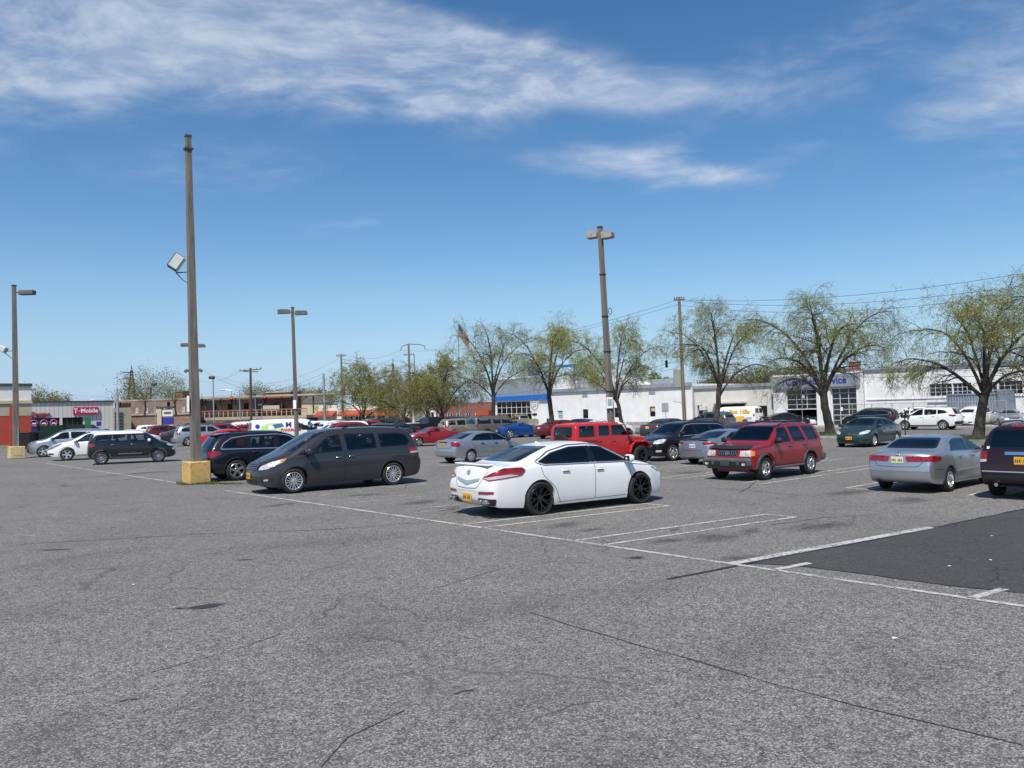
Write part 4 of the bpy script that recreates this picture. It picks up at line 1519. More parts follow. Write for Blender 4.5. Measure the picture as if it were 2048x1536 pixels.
ACCORD = dict(W=.91, wb=2.74, R=.325, rim=.205, Ra=.37, rims='7', rim_mat='alloy_bright', tw=.21, tum=.50, glass='glass_light', kr=.13,
   top=[(-2.46, .58), (-2.45, .72), (-2.41, .98), (-2.34, 1.06), (-2.2, 1.085), (-1.75, 1.10), (-.98, 1.40, .25), (-.2, 1.455, .4), (.35, 1.42, .2), (1.25, 1.02, .12), (1.75, .93, .25), (2.18, .80, .12), (2.32, .64), (2.34, .5)],
   bot=[(-2.46, .58), (-2.43, .36), (-2.28, .27), (-1.8, .22), (1.8, .19), (2.15, .19), (2.31, .26), (2.34, .5)],
   belt=[(-2.46, .70), (-2.3, .99), (-1.2, 1.0), (0, .965), (1.2, .92), (1.9, .81), (2.34, .6)],
   plan=[(-2.46, .84), (-2.34, .91), (-2.0, .97), (-1.4, 1.0), (0, .99), (1.3, 1.0), (1.8, .94), (2.2, .82), (2.34, .70)],
   win=[[(-1.22, 1.05), (-.02, 1.01), (.0, 1.35), (-.5, 1.35), (-.92, 1.28)], [(.10, 1.01), (1.05, .985), (.95, 1.06), (.45, 1.315), (.11, 1.35)]],
   shield=[(.70, 1.05), (.55, 1.39)], rearglass=[(.66, 1.125), (.54, 1.38)], cabin=(-1.65, 1.3), shelf=-1.45, seats=S5, seat='seat_grey',
   panels=[pillar(-.02, .11, 1.015, 1.345), ('tail_light', [(-2.44, .20, .955), (-2.44, .24, .82), (-2.3, .84, .83), (-2.08, .91, .86), (-2.1, .91, .93), (-2.3, .86, .965)], 170, 'tail_red', .012, True),
     ('headlight', [(2.2, .55, .66), (2.05, .86, .70), (1.8, .9, .82), (2.1, .68, .80)], 35, 'lamp_clear', .012, True),
     ('grille', [(2.3, -.40, .75), (2.3, .40, .75), (2.3, .34, .62), (2.3, -.34, .62)], 0, 'black_plastic', .01, False)],
   seams=[[(1.06, .28), (1.07, .94)], [(.05, .27), (.05, 1.0)], [(-.85, .28), (-1.0, .55), (-1.22, .85), (-1.24, 1.02)], [(-.9, .27), (1.06, .265)], [(-2.2, .62), (-1.8, .62)]],
   rear_seams=[[(-.70, 1.05), (-.60, .80), (-.52, .70), (0, .68)]],
   handles=[(.20, .87), (-.70, .885)], mirror=[(.98, 1.01, 1.05)],
   extra=[plate_parts('rear', 'plate_cream', 0, .86), emblem(0, 1.01, 180, 'chrome', .05), side_band(-.85, 1.0, .50, .545, 'PAINT', .014), exhaust(-2.40, (.55,), .29, .035, 'under')])

PILOT = dict(W=.985, wb=2.70, R=.37, rim=.235, Ra=.42, rims='6', tw=.25, tum=.33, glass='glass_tint', n=(5, 8), kr=.07,
   top=[(-2.40, .62), (-2.39, .82), (-2.34, 1.14), (-2.16, 1.66, .12), (-2.0, 1.755, .12), (-1.0, 1.80, .5), (.1, 1.77, .4), (.45, 1.71, .15), (1.2, 1.19, .12), (1.8, 1.10, .25), (2.2, 1.0, .1), (2.32, .78), (2.35, .55)],
   bot=[(-2.40, .62), (-2.38, .44), (-2.2, .33), (-1.8, .28), (1.8, .26), (2.15, .28), (2.32, .36), (2.35, .55)],
   belt=[(-2.40, .75), (-2.3, 1.12), (-1.2, 1.13), (0, 1.10), (1.2, 1.06), (1.9, .99), (2.35, .75)],
   plan=[(-2.40, .90), (-2.3, .95), (-2.0, .99), (-1.3, 1.0), (0, .99), (1.3, 1.0), (1.9, .96), (2.2, .88), (2.35, .80)],
   win=[[(-2.05, 1.19), (-1.15, 1.18), (-1.12, 1.64), (-1.92, 1.62)], [(-1.05, 1.175), (-.20, 1.16), (-.15, 1.66), (-1.03, 1.65)], [(-.06, 1.16), (.90, 1.13), (.82, 1.22), (.36, 1.61), (-.03, 1.655)]],
   shield=[(.80, 1.22), (.66, 1.70)], rearglass=[(.74, 1.20), (.66, 1.67)], cabin=(-2.1, 1.2), seats=[(.3, (-.38, .38), .5), (-.7, (0,), 1.3), (-1.5, (0,), 1.2)],
   panels=[('tail_light', [(-2.38, .76, .88), (-2.25, .97, .86), (-2.2, .97, 1.12), (-2.35, .78, 1.15)], 155, 'tail_red', .014, True),
     ('light_lens', [(-2.38, .77, .89), (-2.26, .97, .87), (-2.26, .97, .94), (-2.38, .77, .95)], 155, 'tail_clear', .018, True, 'near'),
     ('hatch_trim', [(-2.38, -.36, 1.06), (-2.38, .36, 1.06), (-2.38, .36, 1.13), (-2.38, -.36, 1.13)], 180, 'chrome', .022, False, 'near', .02),
     ('brake_light', [(-2.1, -.28, 1.70), (-2.1, .28, 1.70), (-2.1, .28, 1.735), (-2.1, -.28, 1.735)], 180, 'tail_red', .012, False, 'near', .01),
     ('bumper_trim', [(-2.38, -.86, .655), (-2.38, .86, .655), (-2.38, .86, .68), (-2.38, -.86, .68)], 180, 'chrome', .012, False, 'near', .005),
     ('bumper_step', [(-2.38, -.80, .42), (-2.38, .80, .42), (-2.38, .84, .58), (-2.38, -.84, .58)], 180, 'black_plastic', .012, False, 'near'),
     ('rear_sticker', [(-2.3, .70, 1.19), (-2.3, .76, 1.19), (-2.3, .75, 1.25), (-2.3, .69, 1.25)], 180, 'plate_white', .012, False, 'near', .005),
     ('headlight', [(2.25, .55, .80), (2.05, .92, .82), (1.95, .95, .98), (2.2, .58, .96)], 30, 'lamp_clear', .012, True),
     ('grille', [(2.3, -.48, .98), (2.3, .48, .98), (2.3, .42, .80), (2.3, -.42, .80)], 0, 'black_plastic', .01, False)],
   seams=[[(.95, .36), (.97, .75), (.95, 1.10)], [(-.11, .35), (-.11, 1.14)], [(-.92, .36), (-1.0, .62), (-1.08, 1.14)]],
   rear_seams=[[(-.74, 1.7), (-.73, .70), (0, .69)]],
   handles=[(.1, 1.02), (-.85, 1.03)], mirror=[(.9, 1.2, 1.1)],
   extra=[plate_parts('rear', 'plate_gold', 0, .93, w=.34, h=.18), emblem(0, 1.095, 180, 'black_plastic', .05), roof_rails(-1.85, .1, .6, 0, 'black_plastic', h=.05), exhaust(-2.42, (.55,), .36, .045), blade('rear_wiper', (-2.27, .1, 1.22), (.03, .5, .02), 'black_plastic', .008)])

G6 = dict(ACCORD, W=.895, wb=2.85, R=.325, rim=.215, Ra=.365, rims='5', glass='glass_tint', kf=.22,
  top=[(-2.42, .58), (-2.41, .72), (-2.37, .98), (-2.30, 1.05), (-2.1, 1.075), (-1.75, 1.085), (-.95, 1.39, .25), (-.2, 1.45, .4), (.40, 1.41, .2), (1.33, 1.0, .12), (1.8, .93, .25), (2.16, .80, .12), (2.34, .64), (2.36, .48)],
  bot=[(-2.42, .58), (-2.39, .36), (-2.24, .27), (-1.8, .22), (1.8, .18), (2.15, .17), (2.33, .24), (2.36, .48)],
  belt=[(-2.42, .70), (-2.3, .98), (-1.2, .99), (0, .955), (1.2, .91), (1.9, .80), (2.36, .6)],
  plan=[(-2.42, .84), (-2.3, .91), (-2.0, .97), (-1.4, 1.0), (0, .99), (1.4, 1.0), (1.9, .94), (2.2, .83), (2.36, .70)],
  panels=[('tail_light', [(-2.38, .45, .94), (-2.38, .48, .82), (-2.2, .86, .84), (-2.05, .9, .92)], 160, 'tail_red', .012, True),
    ('headlight', [(2.26, .46, .63), (2.05, .82, .68), (1.82, .88, .82), (2.0, .80, .83), (2.22, .5, .73)], 32, 'lamp_clear', .014, True),
    ('grille', [(2.3, .06, .70), (2.3, .36, .72), (2.3, .30, .58), (2.3, .08, .56)], 0, 'black_plastic', .012, True),
    ('lower_grille', [(2.3, -.45, .38), (2.3, .45, .38), (2.3, .38, .24), (2.3, -.38, .24)], 0, 'black_plastic', .008, False),
    ('fog_lamp', [(2.2, .6, .32), (2.05, .82, .34), (2.05, .82, .42), (2.2, .6, .42)], 30, 'black_plastic', .01, True, 'near')],
  rear_seams=[], extra=[plate_parts('front', 'plate_gold', 0, .46), bars('grille_bar', 0, .665, .665, 1, .05, 'chrome', .10), bars('bumper_line', 0, .24, .24, 1, .62, 'alloy', .015)])

ROGUE = dict(W=.92, wb=2.705, R=.35, rim=.225, Ra=.395, rims='5', rim_mat='alloy_bright', tw=.22, tum=.45, glass='glass_tint',
   top=[(-2.30, .66), (-2.29, .84), (-2.23, 1.10), (-1.98, 1.52, .15), (-1.80, 1.63, .12), (-.9, 1.70, .5), (.0, 1.69, .4), (.40, 1.62, .2), (1.28, 1.13, .15), (1.75, 1.04, .25), (2.12, .90, .12), (2.26, .72), (2.30, .55)],
   bot=[(-2.30, .66), (-2.27, .46), (-2.1, .32), (-1.7, .26), (1.7, .24), (2.05, .25), (2.26, .34), (2.30, .55)],
   belt=[(-2.30, .78), (-2.2, 1.09), (-1.2, 1.13), (0, 1.06), (1.2, 1.0), (1.9, .90), (2.30, .68)],
   plan=[(-2.30, .84), (-2.2, .91), (-1.9, .97), (-1.3, 1.0), (0, .985), (1.3, 1.0), (1.8, .95), (2.1, .85), (2.30, .70)],
   win=[[(-1.72, 1.26), (-1.0, 1.17), (-.98, 1.51), (-1.45, 1.46)], [(-.93, 1.165), (-.06, 1.12), (-.03, 1.55), (-.92, 1.52)], [(.04, 1.12), (1.0, 1.07), (.9, 1.15), (.38, 1.50), (.06, 1.55)]],
   shield=[(.74, 1.15), (.60, 1.61)], rearglass=[(.64, 1.16), (.56, 1.52)], cabin=(-1.95, 1.3), seats=S5,
   panels=[('tail_light', [(-2.22, .58, 1.03), (-2.1, .86, .98), (-1.82, .92, 1.06), (-1.86, .92, 1.14), (-2.15, .7, 1.12)], 140, 'tail_red', .014, True),
     ('headlight', [(2.2, .5, .78), (2.0, .85, .80), (1.75, .9, .93), (2.0, .78, .92)], 38, 'lamp_dark', .014, True),
     ('grille', [(2.25, -.34, .86), (2.25, .34, .86), (2.25, .24, .58), (2.25, -.24, .58)], 0, 'black_plastic', .01, False),
     ('lower_bumper', [(-2.25, -.78, .42), (-2.25, .78, .42), (-2.25, .82, .62), (-2.25, -.82, .62)], 180, 'black_plastic', .012, False)],
   seams=[[(1.04, .34), (1.06, .7), (1.03, 1.03)], [(.0, .33), (.0, 1.10)], [(-.9, .34), (-1.0, .6), (-1.0, 1.15)]],
   handles=[(.16, .97), (-.72, 1.01)], mirror=[(.98, 1.11, 1.05)],
   extra=[flare(.035, .010, 'black_plastic'), side_band(-.9, .9, .29, .37, 'black_plastic'), blade('spoiler', (-1.84, 0, 1.60), (.24, 1.02, .03), 'PAINT', .012, -10), roof_rails(-1.6, .1, .54, 0, 'alloy', h=.03)])

MURANO = dict(ROGUE, W=.955, wb=2.825, R=.37, rim=.25, Ra=.415, rims='5', kf=.22,
   top=[(-2.38, .66), (-2.37, .84), (-2.30, 1.10), (-2.02, 1.50, .15), (-1.84, 1.60, .12), (-.9, 1.685, .5), (.0, 1.68, .4), (.42, 1.60, .2), (1.36, 1.12, .15), (1.85, 1.03, .25), (2.25, .88, .12), (2.45, .70), (2.49, .55)],
   bot=[(-2.38, .66), (-2.35, .46), (-2.2, .32), (-1.8, .26), (1.8, .22), (2.2, .24), (2.44, .34), (2.49, .55)],
   belt=[(-2.38, .78), (-2.25, 1.10), (-1.2, 1.12), (0, 1.05), (1.3, 1.0), (2.0, .88), (2.49, .68)],
   plan=[(-2.38, .84), (-2.25, .91), (-1.9, .97), (-1.4, 1.0), (0, .985), (1.4, 1.0), (1.9, .95), (2.25, .84), (2.49, .66)],
   panels=[('tail_light', [(-2.28, .55, 1.0), (-2.1, .90, .96), (-1.85, .95, 1.05), (-1.9, .95, 1.12), (-2.2, .7, 1.1)], 140, 'tail_red', .014, True),
     ('headlight', [(2.40, .55, .60), (2.2, .82, .72), (1.72, .95, .96), (1.80, .95, 1.0), (2.2, .70, .86), (2.38, .55, .74)], 45, 'lamp_dark', .014, True),
     ('grille', [(2.4, -.40, .88), (2.4, .40, .88), (2.4, .26, .56), (2.4, -.26, .56)], 0, 'alloy', .01, False),
     ('fog_lamp', [(2.35, .62, .36), (2.15, .86, .38), (2.15, .86, .45), (2.35, .64, .46)], 40, 'black_plastic', .01, True)],
   extra=[flare(.02, .006, 'black_plastic'), side_band(-.95, .95, .27, .34, 'alloy')])

HSUV = dict(TRAV, W=.96, panels=[('tail_light', [(-2.45, .70, .95), (-2.2, .95, .95), (-2.15, .95, 1.14), (-2.4, .75, 1.14)], 140, 'tail_red', .012, True),
        ('headlight', [(2.38, .50, .82), (2.1, .86, .86), (1.9, .93, .98), (2.1, .80, 1.0), (2.33, .55, .93)], 38, 'lamp_dark', .014, True),
        ('grille', [(2.4, -.52, .97), (2.4, .52, .97), (2.4, .46, .72), (2.4, -.46, .72)], 0, 'black_plastic', .01, False),
        ('lower_grille', [(2.4, -.70, .54), (2.4, .70, .54), (2.4, .60, .32), (2.4, -.60, .32)], 0, 'black_plastic', .008, False)],
   extra=[bars('grille_bar', 0, .87, .87, 1, .60, 'chrome', .05), roof_rails(-1.8, .2, .56, 0, 'alloy', h=.04)])

FIAT = dict(W=.89, wb=2.612, R=.33, rim=.215, Ra=.37, rims='10', tw=.21, tum=.28, glass='glass_tint', crown=.04, kf=.20, kr=.10,
   top=[(-1.98, .62), (-1.97, .80), (-1.93, 1.08), (-1.78, 1.52, .15), (-1.60, 1.635, .12), (-.7, 1.675, .4), (.35, 1.655, .3), (.72, 1.58, .2), (1.45, 1.11, .12), (1.75, 1.03, .2), (2.05, .88, .15), (2.17, .68), (2.20, .52)],
   bot=[(-1.98, .62), (-1.95, .42), (-1.85, .30), (-1.6, .26), (1.6, .24), (2.0, .25), (2.17, .33), (2.20, .52)],
   belt=[(-1.98, .75), (-1.85, 1.07), (-1.2, 1.08), (0, 1.04), (1.2, 1.0), (1.8, .90), (2.20, .66)],
   plan=[(-1.98, .86), (-1.85, .93), (-1.5, .98), (-1.2, 1.0), (0, .99), (1.3, 1.0), (1.7, .95), (2.05, .84), (2.20, .70)],
   win=[[(-1.62, 1.16), (-1.02, 1.13), (-1.0, 1.47), (-1.50, 1.45)], [(-.93, 1.125), (-.12, 1.10), (-.08, 1.49), (-.91, 1.475)], [(-.02, 1.10), (.74, 1.08), (.70, 1.42), (.58, 1.48), (0, 1.49)], [(.82, 1.08), (1.22, 1.06), (.86, 1.32)]],
   shield=[(.72, 1.13), (.62, 1.56)], rearglass=[(.66, 1.13), (.60, 1.50)], cabin=(-1.7, 1.4), seats=S5,
   panels=[('tail_light', [(-1.92, .66, .92), (-1.7, .88, .90), (-1.62, .89, .98), (-1.68, .89, 1.05), (-1.88, .68, 1.06)], 135, 'tail_red', .016, True),
     ('headlight', [(2.05, .55, .80), (1.9, .80, .82), (1.75, .86, .92), (1.95, .66, .93)], 42, 'lamp_clear', .014, True),
     ('fog_lamp', [(2.12, .60, .62), (2.0, .74, .63), (2.0, .74, .72), (2.12, .62, .72)], 40, 'lamp_clear', .014, True, 'near', .03),
     ('roof_panel', [(-1.72, -.50, 0), (-1.55, -.58, 0), (.50, -.60, 0), (.62, -.52, 0), (.62, .52, 0), (.50, .60, 0), (-1.55, .58, 0), (-1.72, .50, 0)], 'top', 'white_roof', .010, False, '', .08),
     ('roof_edge', [(-1.66, 0, 1.50), (.60, 0, 1.515), (.68, 0, 1.50), (.50, 0, 1.59), (.30, 0, 1.625), (-1.45, 0, 1.62), (-1.6, 0, 1.58)], 90, 'white_roof', .012, True, '', .01)],
   seams=[[(.92, .34), (.94, .7), (.92, 1.04)], [(-.07, .33), (-.07, 1.08)], [(-.92, .34), (-1.0, .6), (-1.0, 1.12)]],
   handles=[(.10, .97), (-.80, .98)], handle_mat='chrome', mirror=[(.86, 1.12, 1.0)], mirror_mat='white_roof',
   extra=[flare(.06, .012, 'grey_plastic'), side_band(-.9, .9, .29, .37, 'grey_plastic'), side_band(-.55, .55, .50, .53, 'chrome', .016), antenna(-1.4, 0, 'rod')])

VETTE = dict(W=.94, wb=2.71, R=.34, rim=.255, Ra=.375, rims='5', rim_mat='alloy_bright', tw=.27, tum=.75, glass='glass_solid', wheel_in=0, kf=.30, kr=.10,
   top=[(-2.18, .56), (-2.17, .72), (-2.13, .92), (-2.05, .98), (-1.85, 1.0), (-.55, 1.215, .4), (-.15, 1.24, .2), (.15, 1.21, .2), (.88, .91, .12), (1.3, .88, .2), (1.85, .74, .3), (2.22, .56), (2.30, .42)],
   bot=[(-2.18, .56), (-2.14, .32), (-1.9, .2), (1.9, .14), (2.25, .18), (2.30, .42)],
   belt=[(-2.18, .68), (-2.05, .93), (-1.3, .96), (-.4, .88), (.6, .84), (1.3, .84), (1.8, .68), (2.30, .50)],
   plan=[(-2.18, .86), (-2.05, .93), (-1.5, 1.0), (-.3, .96), (.6, .95), (1.3, 1.0), (1.8, .93), (2.15, .74), (2.30, .56)],
   win=[[(-.58, .99), (-.35, .93), (.55, .895), (.15, 1.12), (-.15, 1.145), (-.40, 1.12)]],
   shield=[(.66, .94), (.46, 1.185)], rearglass=[(.50, 1.03), (.42, 1.18)], cabin=(-1, .8),
   panels=[('tail_light', [(-2.15, .38, .76), (-2.15, .58, .76), (-2.15, .58, .88), (-2.15, .40, .88)], 178, 'tail_red', .012, True, '', .03),
     ('tail_light', [(-2.15, .62, .77), (-2.1, .80, .79), (-2.1, .78, .89), (-2.15, .62, .88)], 172, 'tail_red', .012, True, '', .03),
     ('rear_valance', [(-2.15, -.75, .28), (-2.15, .75, .28), (-2.15, .60, .46), (-2.15, -.60, .46)], 180, 'black_plastic', .012, False),
     ('headlight', [(2.0, .62, .56), (1.8, .84, .62), (1.5, .88, .74), (1.75, .72, .72)], 50, 'lamp_dark', .012, True)],
   seams=[[(.62, .3), (.58, .84)], [(-.42, .3), (-.50, .86)]], mirror=[(.52, .92, .85)], handles=[],
   extra=[plate_parts('rear', 'plate_white', 0, .60)])

SUBURB = dict(W=1.0, wb=3.34, R=.38, rim=.215, Ra=.43, rims='6', tw=.25, tum=.27, glass='glass_tint', n=(5, 8), kf=.08, kr=.04, rt=.07,
   top=[(-2.78, .70), (-2.775, .9), (-2.74, 1.18), (-2.60, 1.78, .08), (-2.48, 1.86, .08), (-1.2, 1.89, .5), (.3, 1.87, .3), (.60, 1.82, .1), (1.15, 1.27, .08), (1.3, 1.23, .08), (2.35, 1.14, .2), (2.5, 1.05, .05), (2.55, .8), (2.58, .62)],
   bot=[(-2.78, .70), (-2.75, .52), (-2.6, .42), (-2.1, .38), (2.1, .36), (2.45, .38), (2.56, .48), (2.58, .62)],
   belt=[(-2.78, .85), (-2.70, 1.17), (-1.2, 1.18), (.5, 1.17), (1.2, 1.14), (2.3, 1.06), (2.58, .8)],
   plan=[(-2.78, .93), (-2.65, .97), (-2.2, 1.0), (1.6, 1.0), (2.3, .97), (2.58, .88)],
   win=[[(-2.50, 1.22), (-1.25, 1.22), (-1.25, 1.74), (-2.40, 1.74)], [(-1.02, 1.22), (-.32, 1.22), (-.30, 1.75), (-1.02, 1.75)], [(-.18, 1.22), (.92, 1.20), (.86, 1.28), (.52, 1.72), (-.16, 1.75)]],
   shield=[(.82, 1.30), (.70, 1.80)], rearglass=[(.80, 1.24), (.74, 1.77)], cabin=(-2.5, 1.1), seats=[(.25, (-.4, .4), .5), (-.8, (0,), 1.35)],
   panels=[('tail_light', [(-2.74, .86, .95), (-2.6, 1.0, .95), (-2.6, 1.0, 1.2), (-2.72, .86, 1.2)], 165, 'tail_red', .012, True),
     ('rear_bumper', [(-2.76, -.92, .52), (-2.76, .92, .52), (-2.76, .92, .68), (-2.76, -.92, .68)], 180, 'chrome', .05, False),
     ('headlight', [(2.5, .56, .84), (2.5, .84, .84), (2.5, .84, 1.0), (2.5, .56, 1.0)], 5, 'lamp_clear', .012, True),
     ('grille', [(2.5, -.5, 1.0), (2.5, .5, 1.0), (2.5, .5, .8), (2.5, -.5, .8)], 0, 'black_plastic', .01, False)],
   seams=[[(1.0, .45), (1.02, 1.18)], [(-.25, .45), (-.25, 1.78)], [(-1.10, .45), (-1.12, 1.78)]], rear_seams=[[(0, .72), (0, 1.8)]],
   handles=[(-.05, 1.06), (-.95, 1.06)], mirror=[(.98, 1.26, 1.3)], mirror_mat='black_plastic',
   extra=[flare(.05, .012, 'PAINT'), roof_rails(-2.2, 0, .66, 0, 'black_plastic', (-1.9, -.9), .06)])

VITARA = dict(ROGUE, W=.90, wb=2.64, R=.36, rim=.22, Ra=.40,
   top=[(-2.06, .66), (-2.05, .84), (-2.02, 1.12), (-1.88, 1.58, .08), (-1.74, 1.67, .08), (-.8, 1.70, .5), (.1, 1.69, .3), (.48, 1.62, .12), (1.15, 1.15, .10), (1.7, 1.07, .2), (2.05, .96, .08), (2.16, .76), (2.19, .55)],
   bot=[(-2.06, .66), (-2.04, .46), (-1.9, .34), (-1.6, .28), (1.6, .26), (2.0, .28), (2.16, .36), (2.19, .55)],
   belt=[(-2.06, .78), (-1.95, 1.09), (-1.2, 1.10), (0, 1.07), (1.1, 1.03), (1.8, .95), (2.19, .72)],
   plan=[(-2.06, .88), (-1.95, .94), (-1.6, .99), (-1.2, 1.0), (0, .985), (1.3, 1.0), (1.8, .95), (2.19, .80)],
   win=[[(-1.72, 1.15), (-1.05, 1.14), (-1.03, 1.54), (-1.62, 1.54)], [(-.90, 1.14), (-.10, 1.12), (-.06, 1.56), (-.88, 1.55)], [(.0, 1.12), (.88, 1.09), (.80, 1.17), (.40, 1.52), (.03, 1.56)]],
   rearglass=[(.64, 1.15), (.58, 1.56)], shield=[(.74, 1.17), (.62, 1.61)], cabin=(-1.8, 1.2),
   panels=[('tail_light', [(-2.0, .66, .88), (-1.85, .89, .86), (-1.8, .89, 1.14), (-1.98, .70, 1.16)], 150, 'tail_red', .014, True)],
   extra=[flare(.06, .02, 'PAINT'), ('any', lambda b, s: [('spare_wheel_cover', MB().tube([(-2.02, .0, .98), (-2.24, .0, .98), (-2.26, 0, .98)], [.35, .35, .30], 24), ['PAINT'], 40, None)])])

PICKUP = dict(W=.98, wb=3.5, R=.39, rim=.22, Ra=.44, rims='6', tw=.26, tum=.28, glass='glass_tint', n=(6, 8), kf=.08, kr=.03, rt=.06, crown=.015,
   top=[(-2.85, .68), (-2.845, .9), (-2.83, 1.24, .03), (-2.78, 1.28, .03), (-1.05, 1.28, .03), (-.98, 1.34, .04), (-.85, 1.80, .08), (-.72, 1.87, .08), (.2, 1.88, .3), (.60, 1.80, .1), (1.25, 1.27, .08), (1.4, 1.23, .08), (2.4, 1.16, .2), (2.52, 1.06, .05), (2.57, .8), (2.6, .62)],
   bot=[(-2.85, .68), (-2.82, .52), (-2.6, .46), (2.1, .42), (2.45, .42), (2.58, .5), (2.6, .62)],
   belt=[(-2.85, .9), (-2.8, 1.22), (-1.2, 1.23), (.5, 1.20), (1.3, 1.15), (2.3, 1.07), (2.6, .8)],
   plan=[(-2.85, .97), (-2.6, .99), (1.6, 1.0), (2.3, .97), (2.6, .88)],
   win=[[(-.72, 1.27), (-.15, 1.26), (-.13, 1.74), (-.66, 1.74)], [(-.05, 1.26), (.98, 1.23), (.92, 1.31), (.52, 1.70), (-.02, 1.74)]],
   shield=[(.80, 1.30), (.68, 1.78)], rearglass=[(.66, 1.40), (.60, 1.74)], cabin=(-.9, 1.2), seats=[(.3, (-.4, .4), .5), (-.5, (0,), 1.35)],
   panels=[('tail_light', [(-2.83, .84, .88), (-2.75, .97, .88), (-2.75, .97, 1.2), (-2.83, .84, 1.2)], 165, 'tail_red', .012, True),
     ('rear_bumper', [(-2.84, -.92, .54), (-2.84, .92, .54), (-2.84, .92, .70), (-2.84, -.92, .70)], 180, 'chrome', .06, False),
     ('headlight', [(2.5, .56, .86), (2.5, .86, .86), (2.5, .86, 1.04), (2.5, .56, 1.04)], 5, 'lamp_clear', .012, True),
     ('grille', [(2.5, -.5, 1.05), (2.5, .5, 1.05), (2.5, .5, .8), (2.5, -.5, .8)], 0, 'black_plastic', .01, False),
     ('bed_floor', [(-2.74, -.78, 0), (-1.12, -.78, 0), (-1.12, .78, 0), (-2.74, .78, 0)], 'top', 'under', .006, False)],
   seams=[[(1.05, .5), (1.06, 1.2)], [(-.10, .5), (-.10, 1.76)], [(-.95, .5), (-.97, 1.3)]],
   handles=[(.05, 1.08), (-.75, 1.08)], mirror=[(1.02, 1.30, 1.3)], mirror_mat='black_plastic', extra=[flare(.04, .012, 'black_plastic')])

ROADSTER = dict(W=.89, wb=2.415, R=.315, rim=.215, Ra=.35, rims='5', tw=.22, tum=.55, glass='glass_light', kf=.2,
    top=[(-1.98, .55), (-1.97, .68), (-1.93, .90), (-1.84, .96), (-1.2, 1.0, .1), (-.75, 1.19, .15), (-.3, 1.275, .2), (.05, 1.26, .1), (.66, .96, .08), (1.0, .92, .2), (1.7, .80, .2), (1.98, .64), (2.03, .48)],
    bot=[(-1.98, .55), (-1.95, .34), (-1.8, .24), (-1.5, .2), (1.5, .18), (1.9, .18), (2.0, .26), (2.03, .48)],
    belt=[(-1.98, .66), (-1.85, .90), (-1.0, .92), (0, .87), (.7, .87), (1.5, .78), (2.03, .58)],
    plan=[(-1.98, .80), (-1.85, .90), (-1.5, .98), (0, .97), (1.2, 1.0), (1.6, .92), (1.9, .78), (2.03, .64)],
    win=[[(-.42, .95), (.42, .92), (.36, .98), (.02, 1.16), (-.34, 1.17)]], shield=[(.62, .99), (.50, 1.22)], cabin=(-.9, .7), seats=[(-.25, (-.34, .34), .46)],
    panels=[('tail_light', [(-1.95, .45, .82), (-1.8, .82, .80), (-1.75, .84, .88), (-1.9, .6, .92)], 155, 'tail_red', .012, True),
      ('soft_top', [(-1.12, -.66, 0), (.02, -.52, 0), (.02, .52, 0), (-1.12, .66, 0)], 'top', 'grey_plastic', .012, False),
      ('soft_top_side', [(-1.1, 0, 1.0), (-.5, 0, .95), (-.40, 0, 1.19), (-.6, 0, 1.2), (-.8, 0, 1.14)], 90, 'grey_plastic', .012, True),
      ('headlight', [(1.9, .5, .62), (1.75, .78, .66), (1.5, .86, .78), (1.75, .6, .76)], 42, 'lamp_clear', .012, True)],
    seams=[[(.62, .3), (.60, .88)], [(-.45, .3), (-.5, .92)]], handles=[(-.3, .80)], mirror=[(.5, .95, .9)], extra=[])

